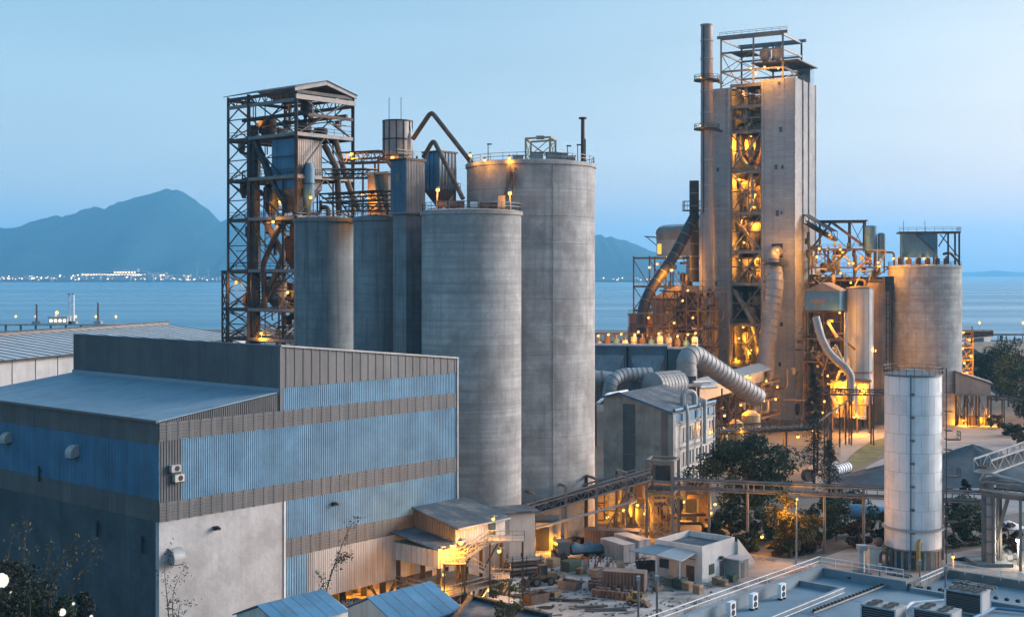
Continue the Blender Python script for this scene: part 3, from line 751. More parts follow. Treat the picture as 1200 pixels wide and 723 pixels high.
# ribbed bin on a frame at the back
cb = GX(466, 209); GB = Grid(cb, 40.8)
o = thing('feed_bin', 'dark ribbed steel bin on a frame above the silos', 'bin', cb + Z3 * 48.6)
MB().lathe(cb + Z3 * 58.6, [(2.35, 0), (2.35, 6.0), (2.2, 6.1)], 20).build('bin_shell', TANKD, o)
for k in range(12):
    a = k * PI / 6; p = cb + Vector((math.cos(a) * 2.38, math.sin(a) * 2.38, 0)); member(o, 'rib', p + Z3 * 58.6, p + Z3 * 64.7, .16, STEEL)
for z in (58.8, 61.5, 64.5): MB().lathe(cb + Z3 * z, [(2.5, 0), (2.5, .2)], 20).build('hoop', STEEL, o)
MB().lathe(cb + Z3 * 55.9, [(.5, 0), (2.3, 2.7)], 16).build('cone', STEELG, o)
for a, bb in ((-2.2, -2.2), (2.2, -2.2), (2.2, 2.2), (-2.2, 2.2)): member(o, 'leg', GB(a, bb, 48.6), GB(a, bb, 59), .3, RUST)
for z in (53, 58.4):
    for p, q in (((-2.2, -2.2), (2.2, -2.2)), ((2.2, -2.2), (2.2, 2.2)), ((2.2, 2.2), (-2.2, 2.2)), ((-2.2, 2.2), (-2.2, -2.2))): member(o, 'beam', GB(*p, z), GB(*q, z), .28, RUST)
member(o, 'brace', GB(-2.2, -2.2, 53), GB(2.2, -2.2, 58), .18, RUST); member(o, 'brace', GB(-2.2, 2.2, 53), GB(-2.2, -2.2, 58), .18, RUST)
rail(o, [GB(-2.8, 2.6, 58.6), GB(-2.8, -2.8, 58.6), GB(2.8, -2.8, 58.6)], 1.1)
MB().tube(bend([GX(478, 208, 56), GX(480, 208, 62), GX(479, 208.5, 63.6), GX(474, 209, 64)], .8), .55, 10).build('side_duct', GALV, o)
for px in (456, 470): member(o, 'aerial', GX(px, 209, 64.6), GX(px, 209, 68.5), .09, STEEL)
# brown concrete block and galleries between tower and bin
GBK = Grid(((455 - 600) / FPX * 203, 203), 40.8)
o = thing('concrete_block', 'brown stained concrete housing behind the silo tops', 'housing', GBK(0, 0, 48.6))
MB().gbox(GBK, -.5, 4.5, -.5, 4.2, 48.6, 55.6).build('wall', BROWNC, o); MB().gbox(GBK, -.9, 4.9, -.9, 4.6, 55.6, 55.95).build('roof', CONCD, o)
member(o, 'chute', GBK(-.6, 2.5, 56), GBK(-1.4, .5, 50), .6, STEELG)
def gallery(label, p0, p1, w, h, m=STEELG, cover=False, posts=(), zb=48.6, name='conveyor_gallery', cat='gallery'):
    """open belt gallery: two chords each side with webs, deck and rails"""
    p0 = Vector(p0); p1 = Vector(p1); d = (p1 - p0).normalized(); s = Vector((-d.y, d.x, 0)).normalized(); L = (p1 - p0).length; o = thing(name, label, cat, p0)
    MB().bar(p0, p1, w, .18).build('deck', m, o); n = max(2, round(L / 2.2))
    for k in (-1, 1):
        e = s * (k * w / 2)
        member(o, 'chord', p0 + e, p1 + e, .22, m); member(o, 'chord', p0 + e + Z3 * h, p1 + e + Z3 * h, .2, m)
        for i in range(n + 1):
            q = p0.lerp(p1, i / n) + e; member(o, 'upright', q, q + Z3 * h, .12, m)
        for i in range(n):
            a, b_ = p0.lerp(p1, i / n) + e, p0.lerp(p1, (i + 1) / n) + e; member(o, 'diagonal', a if i % 2 else a + Z3 * h, b_ + Z3 * h if i % 2 else b_, .1, m)
    MB().bar(p0 + Z3 * .7, p1 + Z3 * .7, w * .5, .2).build('belt', BLACK, o)
    if cover: MB().bar(p0 + Z3 * (h + .1), p1 + Z3 * (h + .1), w + .4, .12).build('cover', cover, o)
    for px in posts:
        q = p0.lerp(p1, px)
        for k in (-1, 1): member(o, 'post', Vector((q.x, q.y, zb)) + s * (k * w / 2), q + s * (k * w / 2), .3, m)
    return o
gallery('upper rusty gallery joining the lattice tower to the ribbed bin', P(404, 192, 216), P(452, 190, 209), 2.6, 1.7, RUST, RUST, (.6,))
gallery('lower gallery joining the lattice tower to the brown concrete housing', P(384, 209, 213), P(436, 209, 206), 2.2, 1.4, STEEL, STEELG)
gallery('low gallery just above the blue grey silo tops', P(380, 238, 203), P(456, 234, 196), 2.2, 1.3, RUST, STEEL)
gallery('low walkway on the blue grey silo tops', P(404, 247.5, 201), P(460, 247.5, 193), 1.6, 1.1, STEEL)
# chutes in inverted V
pipe('chute_pipe', 'high inverted V chute pipe from the bin to the largest silo', 'pipe', [P(484, 163, 206), P(505.5, 131, 203), P(554, 193, 196)], .38, RUST, .9)
pipe('chute_pipe', 'small inverted V chute pipe above the front grey silo', 'pipe', [P(496, 185, 190), P(508, 164, 189), P(542.5, 233, 183)], .34, RUST, .8)
# top of largest silo
zt = 56.7
def onsilo2(px, d): return GX(px, d, zt)
o = thing('hoist_gantry', 'ochre steel hoist frame on top of the largest silo', 'frame', onsilo2(633, 193))
pf = [onsilo2(616, 193.5), onsilo2(644.5, 191.5), onsilo2(651, 196), onsilo2(622, 198.5)]
for q in pf: member(o, 'post', q, q + Z3 * 3.6, .28, YELSTEEL)
for i in range(4):
    member(o, 'beam', pf[i] + Z3 * 3.5, pf[(i + 1) % 4] + Z3 * 3.5, .26, YELSTEEL); member(o, 'brace', pf[i] + Z3 * .3, pf[(i + 1) % 4] + Z3 * 3.3, .1, YELSTEEL); member(o, 'brace', pf[(i + 1) % 4] + Z3 * .3, pf[i] + Z3 * 3.3, .1, YELSTEEL)
MB().box((pf[1] + pf[3]) / 2 + Z3 * 3.8, 1.2, .8, .5).build('hoist', STEELG, o)
o = thing('vent_mast', 'thin vent mast with flat cap on the largest silo', 'mast', onsilo2(683, 195))
MB().cyl(onsilo2(683, 195), onsilo2(683, 195) + Z3 * 6.6, .32, .28, 10).build('mast_pole', RUST, o); MB().lathe(onsilo2(683, 195) + Z3 * 6.6, [(.62, 0), (.62, .25)], 12).build('cap', STEEL, o); member(o, 'ladder', onsilo2(685.5, 195), onsilo2(685.5, 195) + Z3 * 3.6, .25, STEEL)
for px, dd, h, lab in ((572, 192, 2.5, 'unlit lamp post on the left of the largest silo top'), (677, 192, 2.4, 'unlit lamp post beside the vent mast'), (665, 188.5, 1.9, 'short unlit lamp post near the edge of largest silo')):
    o = thing('lamp_post', lab, 'lamp post', onsilo2(px, dd)); MB().cyl(onsilo2(px, dd), onsilo2(px, dd) + Z3 * h, .07, .06, 6).build('pole', STEEL, o); MB().box(onsilo2(px, dd) + Z3 * h + Vector((.2, 0, 0)), .7, .35, .18).build('lamp_head', STEEL, o)
for k, (px, dd) in enumerate(((630, 190), (646, 190), (659, 191), (668, 196), (607, 195))):
    o = thing('roof_hatch', 'low steel %s on the largest silo top, %s' % (('box', 'box', 'motor', 'drum', 'box')[k], ('under the hoist frame', 'right of the hoist frame leg', 'beside the hoist frame', 'near the vent mast', 'left of the hoist frame')[k]), 'hatch', onsilo2(px, dd))
    MB().box(onsilo2(px, dd) + Z3 * .5, 1.6, 1.2, 1.0).build('case', TANKD, o); MB().box(onsilo2(px, dd) + Z3 * 1.05, 1.8, 1.4, .12).build('lid', STEEL, o)
# stair from silo 1 to silo 2
o = thing('steel_stair', 'rusty steel stair climbing from the front silo to the largest silo', 'stair', P(594, 234, 184))
pa, pb = P(591, 236, 184), P(600, 193, 187.5); pa2, pb2 = P(598, 236, 184), P(606, 193, 187.5)
for p, q in ((pa, pb), (pa2, pb2)): member(o, 'stringer', p, q, .3, RUST); member(o, 'handrail', p + Z3 * 1, q + Z3 * 1, .1, RUST)
for i in range(14): member(o, 'tread', pa.lerp(pb, i / 13), pa2.lerp(pb2, i / 13), .25, RUST, .06)
# top of front silo: boxes and a little cabinet
for k, (px, dd, sx, sy, sz, m_) in enumerate(((518, 178, 1.2, 1, .8, RUST), (536, 180, 2.0, 1.2, .9, RUST), (555, 177, 1.0, .5, .8, WHITE), (573, 182, 2.4, 1.2, .7, RUST), (588, 180, 1.0, 1.0, 1.7, TANKD), (562, 184, 3, 1, .6, STEELG))):
    q = GX(px, dd, 49.1); o = thing('rooftop_machine', ('small rusty drive box by the lamp on the front silo', 'rusty conveyor drive on the front silo under the chute pipe', 'small white cabinet on the front silo top', 'long rusty trough on the front silo top', 'grey vent cowl at the stair foot on the front silo', 'low grey trough at the back of the front silo top')[k], 'machine', q)
    MB().box(q + Z3 * sz / 2, sx, sy, sz).build('case', m_, o); MB().box(q + Z3 * (sz + .04), sx + .15, sy + .15, .08).build('lid', STEEL, o)
# lamps up here
lamp(P(551, 181.5, 190), 'orange lamp at the left edge of the largest silo top', 260, base=GX(551, 193, zt - .3), r=.22)
lamp(P(568, 187.5, 188), 'orange lamp in the middle of three on the largest silo top', 180, base=GX(568, 189.5, zt - .2), r=.2)
lamp(P(597, 185, 187), 'orange lamp above the stair on the largest silo top', 220, base=GX(597, 188, zt - .2), r=.22)
lamp(P(513, 222, 177.5), 'orange lamp on a post on the front grey silo', 300, base=GX(511.5, 178, 48.8), r=.28)
lamp(P(597.5, 226, 178), 'orange lamp beside the stair foot on the front grey silo', 420, base=GX(598, 179.5, 48.8), r=.28)
lamp(P(460, 184.5, 205), 'orange lamp under the ribbed bin', 900, r=.3)
lamp(P(412, 180.5, 214), 'orange lamp at the right edge of the lattice tower, upper', 1300, r=.32)
lamp(P(424, 228, 204), 'orange lamp on the gallery between tower and shaft', 1200, r=.28)

# ================================================================== lattice steel tower
GT = Grid(((347 - 600) / FPX * 215, 215), 40.8)
TA, TB1, TB2 = 12.7, 12.7, 18.5
tw = thing('lattice_tower', 'dark open steel tower with gabled roof at the left', 'tower', GT(0, 0))
ZL = [18.0, 28.5, 33.6, 40.3, 49.2, 56.1, 63.2, 70.4]
def ring_beams(root, g, As, Bs, z, w, m):
    for bb in (Bs[0], Bs[-1]):
        for a0, a1 in zip(As, As[1:]): member(root, 'beam', g(a0, bb, z), g(a1, bb, z), w, m, w * 1.5)
    for a in As:
        for b0, b1 in zip(Bs, Bs[1:]): member(root, 'beam', g(a, b0, z), g(a, b1, z), w, m, w * 1.5)
def xbrace(root, p0, p1, z0, z1, w, m, n=1, single=False):
    for i in range(n):
        a, b_ = z0 + (z1 - z0) * i / n, z0 + (z1 - z0) * (i + 1) / n
        u = lambda q, z: Vector((q.x, q.y, z))
        member(root, 'brace', u(p0, a), u(p1, b_), w, m)
        if not single: member(root, 'brace', u(p1, a), u(p0, b_), w, m)
        if n > 1 and i: member(root, 'strut', u(p0, a), u(p1, a), w, m)
As, Bs = [0, TA], [0, TB1, TB2]
for a in As:
    for bb in Bs: member(tw, 'post', GT(a, bb, 0), GT(a, bb, 70.9), .55 if bb < 13 else .4, STEEL)
for bb in (5.2, 9.4): member(tw, 'post', GT(TA, bb, 0), GT(TA, bb, 63), .3, STEEL)
member(tw, 'post', GT(0, 3.4, 0), GT(0, 3.4, 56), .35, STEEL)
for z in ZL[1:]: ring_beams(tw, GT, As, Bs, z, .36, STEEL)
for z0, z1 in zip(ZL, ZL[1:]):
    for a in As: xbrace(tw, GT(a, TB1), GT(a, TB2), z0, z1, .17, STEEL, 2)
    xbrace(tw, GT(0, TB2), GT(TA, TB2), z0, z1, .17, STEEL, 1)
    xbrace(tw, GT(TA, 0), GT(TA, TB1), z0, z1, .17, STEEL, 1, single=z0 < 60)
    if z0 > 60 or z0 < 35: xbrace(tw, GT(0, 0), GT(0, TB1), z0, z1, .2, STEEL, 1)
    else: xbrace(tw, GT(0, 3.4), GT(0, TB1), z0, z1, .2, STEEL, 1, single=True)
    if z0 > 60: xbrace(tw, GT(0, 0), GT(TA, 0), z0, z1, .2, STEEL, 1)
    else: member(tw, 'brace', GT(0, 0, z0), GT(TA * .5, 0, z1), .2, STEEL); member(tw, 'brace', GT(TA, 0, z0), GT(TA * .5, 0, z1), .2, STEEL)
for z, ext in zip(ZL[1:-1], (.9, .8, .9, .9, 1, 1)):
    MB().gbox(GT, .3, TA - .3, .3, TB2 * ext - .5, z + .2, z + .32).build('deck', STEEL, tw)
    rail(tw, [GT(.1, TB2, z + .3), GT(.1, .1, z + .3), GT(TA, .1, z + .3)], 1.1, STEEL)
    MB().bar(GT(-.2, 0, z + .1), GT(-.2, TB1, z + .1), .12, .55).build('edge_plate', STEELG, tw)
    MB().bar(GT(0, -.2, z + .1), GT(TA, -.2, z + .1), .12, .6).build('edge_plate', STEELG, tw)
# eave girder and gabled roof
for a in As:
    member(tw, 'beam', GT(a, 0, 69.0), GT(a, TB2, 69.0), .3, STEELG, .6)
    for i in range(9): member(tw, 'brace', GT(a, i * 2.05, 69), GT(a, i * 2.05 + 1.0, 70.6), .12, STEEL); member(tw, 'brace', GT(a, i * 2.05 + 1.0, 70.6), GT(a, i * 2.05 + 2.05, 69), .12, STEEL)
member(tw, 'gable_beam', GT(-.3, -.25, 69.5), GT(TA + .3, -.25, 69.5), .35, STEELG, .8)
for s_ in (0, 1):
    a0 = -.6 if s_ == 0 else TA + .6
    for i in range(9):
        b0, b1 = -.6 + i * 2.2, -.6 + (i + 1) * 2.2 - .05
        q = MB(); q.prism([GT(a0, b0, 70.9), GT(a0, b1, 70.9), GT(TA / 2, b1, 72.7), GT(TA / 2, b0, 72.7)], (0, 0, .14)); q.build('roof_sheet', ROOFD, tw)
    member(tw, 'gable_rafter', GT(a0, -.3, 70.7), GT(TA / 2, -.3, 72.4), .3, STEELG, .75)
# crane rail hung under the roof, machines on the decks
member(tw, 'crane_beam', GT(2, -2.0, 66.9), GT(2, 17, 66.9), .4, STEEL, .6); member(tw, 'crane_beam', GT(9.5, -2.0, 66.9), GT(9.5, 17, 66.9), .4, STEEL, .6); member(tw, 'crane_beam', GT(1, -1.8, 66.4), GT(11, -1.8, 66.4), .4, RUST, .5)
for a, bb in ((2, 1), (9.5, 1), (2, 14), (9.5, 14)): member(tw, 'hanger', GT(a, bb, 67), GT(a, bb, 70.4), .15, STEEL)
o = thing('clad_hopper', 'large blue clad hopper inside the top of the lattice tower', 'hopper', GT(4, 2, 56.3))
MB().gbox(GT, .5, 6.4, .9, 7.0, 54.2, 62.6).build('hopper_case', BLUED, o)
clad(o, 'cladding_sheet', GT(.5, .88), GT.A, -GT.B, 5.9, 54.2, 62.6, TANKD, sheet=1.2, pitch=.4); clad(o, 'cladding_sheet', GT(.48, 7), -GT.B, -GT.A, 6.1, 54.2, 62.6, BLUED, sheet=1.22, pitch=.4)
q = [GT(.5, .9, 54.2), GT(6.4, .9, 54.2), GT(6.4, 7, 54.2), GT(.5, 7, 54.2)]; t = [GT(3, 3.4, 50), GT(4, 3.4, 50), GT(4, 4.4, 50), GT(3, 4.4, 50)]
MB().add(q + t, [(0, 1, 5, 4), (1, 2, 6, 5), (2, 3, 7, 6), (3, 0, 4, 7), (4, 5, 6, 7)]).build('hopper_cone', STEELG, o)
for k, (a, bb, z, h, r_, m_, lab) in enumerate(((2.6, -.2, 49.5, 9.0, .95, BLUED, 'slim blue cyclone on the gable side of the lattice tower'), (5.6, 14.6, 63.6, 4.0, 1.6, RUST, 'rusty head pulley drum on the top deck of the lattice tower'), (8.8, 4, 63.6, 1.7, 1.2, STEEL, 'dark fan casing on the top deck of the lattice tower'),
                        (4.6, 3.5, 63.6, 2.0, 1.3, STEEL, 'dark gearbox drum near the gable on the top deck'), (3, 9, 33.8, 5, 1.9, TANKD, 'grey vessel low in the lattice tower beside the silo'), (5, 5, 18, 9, 2.2, TANKD, 'grey vessel on the lowest visible tower level'), (8, 10.5, 40.6, 6, 1.7, RUST, 'rusty vessel in the middle of the lattice tower'), (3.4, 10.8, 49.4, 6, 1.4, STEEL, 'dark vessel behind the bracing halfway up the lattice tower'))):
    o = thing('process_vessel', lab, 'vessel', GT(a, bb, z)); MB().lathe(GT(a, bb, z), [(r_ * .3, 0), (r_ * .3, h * .08), (r_, h * .35), (r_, h * .9), (r_ * .6, h)], 16).build('vessel_shell', m_, o); MB().lathe(GT(a, bb, z + h * .6), [(r_ * 1.06, 0), (r_ * 1.06, .2)], 16).build('hoop', STEEL, o)
    for i in range(3): member(o, 'leg', GT(a + r_ * math.cos(i * 2.1), bb + r_ * math.sin(i * 2.1), z - .0), GT(a + r_ * math.cos(i * 2.1), bb + r_ * math.sin(i * 2.1), z + h * .4), .16, STEEL)
for k, (pts, r_) in enumerate((([GT(7, 1, 62), GT(8.6, -.5, 58), GT(10, .5, 50)], .55), ([GT(9, .4, 63), GT(11.5, .2, 56), GT(12.5, -1.4, 51)], .5), ([GT(.4, 11.4, 62.8), GT(.4, 7.6, 57), GT(1, 3, 50.5)], .6), ([GT(.6, 9, 49), GT(.6, 4, 43), GT(.6, 9.8, 34)], .55), ([GT(-.2, 4.0, 48), GT(-.2, 8.5, 41.5), GT(.2, 8.5, 34)], .5), ([GT(3, 1.2, 56), GT(2.8, .2, 46), GT(2.4, .6, 30)], .45), ([GT(1, 12.2, 62), GT(1, 12.0, 30), GT(1, 12, 18)], .8), ([GT(3, 15.5, 66), GT(3, 15.5, 30), GT(3, 15.5, 12)], 1.0))):
    pipe('tower_chute', ('chute pipe right of the clad hopper', 'chute pipe sloping to the silo roofs', 'dark chute left of the clad hopper', 'bent chute halfway down the lattice tower', 'crooked chute on the left face of the tower', 'thin riser pipe at the tower corner post', 'rusty riser duct behind the second tower post', 'bucket elevator casing inside the narrow lattice bay')[k], 'chute', pts, r_, RUST if k in (1, 3) else STEEL, .8)
# zig-zag stair
o = thing('steel_stair', 'zigzag steel stair inside the narrow bay of the lattice tower', 'stair', GT(2, 13.2, 18))
for z0, z1 in zip(ZL, ZL[1:-1]):
    zm = (z0 + z1) / 2
    for (pA, pB) in ((GT(8, 13.2, z0), GT(11.6, 13.2, zm)), (GT(11.6, 14.6, zm), GT(8, 14.6, z1))):
        member(o, 'stringer', pA, pB, .12, STEELG, .35); member(o, 'stringer', pA + GT.B * 1, pB + GT.B * 1, .12, STEELG, .35); member(o, 'handrail', pA + Z3 * 1.1, pB + Z3 * 1.1, .08, STEELG)
# wider annex at the foot
o = thing('lattice_annex', 'lower lattice annex hugging the outer foot of the steel tower', 'frame', GT(0, 18.6))
Ba, Bb = TB2 + .35, TB2 + 1.7
for a in (0, TA):
    for bb in (Ba, Bb): member(o, 'post', GT(a, bb, 0), GT(a, bb, 40.3), .3, STEEL)
for z in (18, 25, 28.5, 33.6, 40.1): ring_beams(o, GT, [0, TA], [Ba, Bb], z, .28, STEEL)
for z0, z1 in ((18, 25), (25, 28.5), (28.5, 33.6), (33.6, 40.1)):
    xbrace(o, GT(0, Ba), GT(0, Bb), z0, z1, .14, STEEL, 2); xbrace(o, GT(0, Bb), GT(TA, Bb), z0, z1, .16, STEEL)
MB().gbox(GT, .2, TA - .2, Ba + .2, Bb - .15, 33.7, 33.85).build('deck', STEEL, o); MB().gbox(GT, -.2, TA + .2, Ba - .1, Bb + .2, 40.2, 40.45).build('roof', STEEL, o)
rail(o, [GT(-.1, Ba, 33.9), GT(-.1, Bb, 33.9)], 1.1, STEEL)
for px, py, dd, lab, pw in ((328, 236, 222, 'orange lamp behind the near posts, mid height of the lattice tower', 1500), (320, 259.5, 218, 'orange lamp just under the mid deck of the lattice tower', 1500), (364, 231, 213.5, 'orange lamp beside the slim blue cyclone', 1600), (277, 330, 226, 'orange lamp in the lattice annex', 2200),
                            (314, 342, 222, 'orange lamp low in the lattice tower, left of a pair', 2200), (337, 342, 216, 'orange lamp low in the lattice tower, right of a pair', 1300), (306, 390, 221, 'orange lamp at the lowest visible level of the lattice tower', 2200), (327, 396, 224, 'dim orange lamp behind braces at the lowest tower level', 900),
                            (358, 128, 222, 'orange lamp under the tower roof beside the crane beam', 1900), (292, 138, 228, 'orange lamp on the narrow bay below the tower roof', 1900), (352, 226, 220, 'orange lamp deep inside the tower behind the corner post', 1300), (300, 300, 225, 'small orange lamp behind the second post of the tower', 900)):
    lamp(P(px, py, dd), lab, pw * .55, r=.26)

TM = (STEEL, STEEL, STEEL, STEELG, RUST)
for i, (z0, z1) in enumerate(zip(ZL, ZL[1:-1])): clutter(tw, GT, (1, 11.5), (.5, 17.5), (z0 + .4, z1 - .5), 16, TM, 40 + i, .42)
clutter(tw, GT, (1, 11), (1, 17), (63.6, 67), 12, TM, 39, .5)
for z0, z1 in zip(ZL, ZL[1:]):
    member(tw, 'girt', GT(0, 0, (z0 + z1) / 2), GT(0, TB1, (z0 + z1) / 2), .16, STEEL); member(tw, 'girt', GT(TA, 0, (z0 + z1) / 2), GT(TA, TB2, (z0 + z1) / 2), .16, STEEL)
    member(tw, 'post', GT(0, 8.2, z0), GT(0, 8.2, z1), .16, STEEL); member(tw, 'post', GT(6, TB2, z0), GT(6, TB2, z1), .18, STEEL)
def clutter_frame(name, label, g, As, Bs, Zs, m, w=.34, decks=True, br=True, cat='frame'):
    o = thing(name, label, cat, g(As[0], Bs[0], 0))
    for a in As:
        for bb in Bs: member(o, 'post', g(a, bb, Zs[0]), g(a, bb, Zs[-1]), w, m)
    for z in Zs[1:]: ring_beams(o, g, As, Bs, z, w * .85, m)
    for z0, z1 in zip(Zs, Zs[1:]):
        if br:
            for i, (b0, b1) in enumerate(zip(Bs, Bs[1:])): xbrace(o, g(As[0], b0), g(As[0], b1), z0, z1, .18, m, 1, single=i % 2)
            for a0, a1 in zip(As, As[1:]): xbrace(o, g(a0, Bs[0]), g(a1, Bs[0]), z0, z1, .18, m, 1, single=True)
    if decks:
        for z in Zs[1:]:
            MB().gbox(g, As[0] + .2, As[-1] - .2, Bs[0] + .2, Bs[-1] - .2, z + .12, z + .25).build('deck', STEEL, o); rail(o, [g(As[0], Bs[-1], z + .25), g(As[0], Bs[0], z + .25), g(As[-1], Bs[0], z + .25)], 1.1, m)
    return o
# ================================================================== preheater tower
D1 = 350.0
GP = Grid(((931 - 600) / FPX * D1, D1), 30.3)
PT = 93.2
pt = thing('preheater_tower', 'tall concrete tower with an open lit steel core', 'tower', GP(0, 0))
S1_, S2_, S3_, DP = 9.16, 18.56, 23.7, 19.3
MB().gbox(GP, 0, DP, 0, S1_, 0, PT).build('concrete_wing', TOWERC, pt)
MB().gbox(GP, .2, DP - .2, S2_, S3_, 0, PT - 1.5).build('concrete_wing', TOWERC, pt)
MB().gbox(GP, DP - 1.2, DP - .3, S1_ - .2, S2_ + .2, 10, PT - 1.6).build('back_wall', TOWERC, pt)
for k, a in enumerate((7.2, 12.4)): MB().gbox(GP, a - .28, a + .28, -.35, .02, 0, PT + .1).build('pilaster', CONC2, pt)
for a in (.35, DP - .35): MB().gbox(GP, a - .4, a + .4, -.2, .02, 0, PT + .15).build('pilaster', CONC2, pt)
for k in range(2): MB().gbox(GP, -.06, .02, 2.8 + k * 3.2, 2.9 + k * 3.2, 0, PT).build('joint_strip', TOWERC, pt)
MB().gbox(GP, -.25, .05, S1_ - .5, S1_ + .1, 0, PT).build('edge_pier', TOWERC, pt); MB().gbox(GP, -.1, .3, S2_ - .1, S2_ + .6, 0, PT - 1.5).build('edge_pier', TOWERC, pt)
MB().gbox(GP, DP - 3.6, DP + .2, .5, 4.2, PT, PT + 5.2).build('stair_head', BLUED, pt)
for px, py, w, h in ((915, 152, .8, 1.4), (909.5, 196, .8, 1.2), (917, 196, .6, 1.0), (911, 250, .8, 1.5), (916, 249.5, .5, .9), (916, 380, .7, 1.1), (914, 427, .7, 1.1), (913, 98, .5, .7), (841, 199, .6, 1.1), (839, 332, .7, 1.3)):
    # on the front face: find b from the pixel
    u = (px - 600) / FPX; bb = (GP.o.x - u * GP.o.y) / (u * GP.B.y - GP.B.x); q = GP(-.12 if px > 860 else .08, bb); z = CAMH - (py - HOR) / FPX * q.y
    MB().gbox(GP, -.16 if px > 860 else .04, .1 if px > 860 else .4, bb - w / 2, bb + w / 2, z - h / 2, z + h / 2).build('window', GLASSD, pt)
# floors and bracing in the open core
FZ = [3, 14.5, 26.0, 37.2, 46.2, 56.8, 68.4, 79.5, 86.5, 92.4]
for i, z in enumerate(FZ[1:]):
    MB().gbox(GP, .6, DP - 1.3, S1_ + .1, S2_ - .1, z - .25, z).build('floor_deck', STEEL, pt)
    member(pt, 'beam', GP(.25, S1_ + .12, z - .3), GP(.25, S2_ - .12, z - .3), .5, STEELG, .9)
    rail(pt, [GP(.6, S1_ + .3, z), GP(.6, S2_ - .3, z)], 1.1, YELSTEEL)
for i, (z0, z1) in enumerate(zip(FZ, FZ[1:])):
    if i in (7, 8): continue
    zm = z0 + (z1 - z0) * (.95)
    xbrace(pt, GP(.2, S1_ + .2), GP(.2, S2_ - .2), z0, z1 - .6, .3, STEELG)
for bb in (S1_ + .3, S2_ - .3): member(pt, 'post', GP(.4, bb, 0), GP(.4, bb, 92), .5, STEELG)
# cyclones and ducts in the bays
OCH = mat('ochre_insulation', (.42, .32, .18), .25, .4, .6, .2, .1, streak=.4)
for k, (bb, a, z, h, r_, lab) in enumerate(((13.0, 6, 68.6, 9.5, 3.1, 'big cyclone in the brightest upper bay of the tower'), (15.6, 7, 57, 9, 2.2, 'cyclone left in the second bright bay of the tower'), (12, 8, 57, 7.5, 2.2, 'cyclone right in the second bright bay of the tower'), (13.6, 6, 46.4, 8.6, 2.9, 'large cyclone in the bay above the duct opening'), (15.4, 6.5, 37.4, 7, 2.0, 'cyclone left in the middle bay of the tower'),
                                         (11.6, 6.5, 37.4, 7.6, 1.9, 'cyclone right in the middle bay of the tower'), (13.4, 7, 26.2, 8, 2.4, 'dim vessel in the dark bay above the lowest lit bay'), (15.2, 5, 14.6, 8.8, 1.6, 'tall vessel in the lowest lit bay of the tower'), (11.8, 5, 14.6, 8, 1.4, 'slim vessel in the lowest lit bay of the tower'), (12.2, 6, 79.7, 5.5, 2.0, 'vessel in the dark bay near the tower top'))):
    o = thing('cyclone', lab, 'cyclone', GP(a, bb, z)); c = GP(a, bb, z)
    MB().lathe(c, [(r_ * .25, 0), (r_ * .25, h * .12), (r_, h * .55), (r_, h * .92), (r_ * .7, h)], 20).build('cyclone_shell', (OCH, TANKD, RUST)[k % 3], o)
    MB().lathe(c + Z3 * h * .57, [(r_ * 1.05, 0), (r_ * 1.05, .3)], 20).build('hoop', STEEL, o)
    for i in range(4): q = c + Vector((math.cos(i * PI / 2 + .6) * r_ * .98, math.sin(i * PI / 2 + .6) * r_ * .98, 0)); member(o, 'support', q, q + Z3 * h * .58, .2, STEEL)
for k, (pts, r_) in enumerate((([GP(2, 16.5, 78), GP(2, 16.6, 73), GP(2.2, 14, 69.4), GP(3, 12, 69)], .75), ([GP(2, 10.8, 78), GP(2, 11.2, 73.5), GP(2, 13.2, 70.2)], .75), ([GP(2, 13, 68), GP(2.2, 12.4, 60), GP(2, 14, 57)], .5), ([GP(2, 17.4, 56.5), GP(1.6, 15, 52), GP(2, 11.5, 46.6)], .55), ([GP(1.6, 11, 45.6), GP(1.6, 13, 42), GP(1.6, 16.8, 37.6)], .6), ([GP(1.4, 17.6, 35), GP(1.4, 12.5, 27), GP(1.4, 10.2, 19), GP(1.4, 10.2, 15)], .75), ([GP(2, 14.5, 92), GP(2, 14.3, 80)], .5), ([GP(1.5, 17.8, 25.5), GP(1.5, 17.6, 15)], .45), ([GP(1.5, 10, 25.5), GP(1.5, 14, 20), GP(1.5, 14, 15)], .4))):
    pipe('process_pipe', ('curved pipe left of the big cyclone', 'curved pipe right of the big cyclone', 'pipe dropping through the second bright bay', 'sloping chute above the duct opening level', 'sloping chute in the middle bay of the tower', 'long crooked chute in the dark lower bay', 'upright pipe near the top of the tower core', 'upright pipe at the left of the lowest lit bay', 'bent pipe at the right of the lowest lit bay')[k], 'pipe', pts, r_, (OCH, RUST, GALV)[k % 3], 1.2)
for k, (px, py, dd, pw) in enumerate(((871, 110, 358, 1500), (893, 108, 354, 500), (880, 134, 362, 900), (880, 160, 359, 7000), (868, 168, 360, 6000), (888, 172, 357, 6000), (866, 210, 360, 4500), (884, 212, 359, 2500), (885, 228, 357, 2200), (884, 243, 358, 2600), (869, 258, 358, 3500), (885, 262, 357, 3000), (866, 305, 358, 2600), (888, 303, 356, 2600), (872, 284, 359, 2200), (888, 318, 358, 2500), (871, 383, 356, 3500), (866, 396, 358, 3500), (880, 410, 357, 3500), (862, 420, 357, 2000))):
    lamp(P(px, py, dd + 2), 'orange lamp in the open core of the concrete tower, %s bay' % ('top', 'top corner of the top', 'dark upper', 'first bright', 'left of first bright', 'right of first bright', 'left of second bright', 'right of second bright', 'lower second bright', 'bottom of second bright', 'upper fourth', 'right of upper fourth', 'left of middle', 'right of middle', 'top of middle', 'bottom of middle', 'upper left of lowest', 'left of lowest', 'lower right of lowest', 'bottom left of lowest')[k], pw * .5, r=.3)
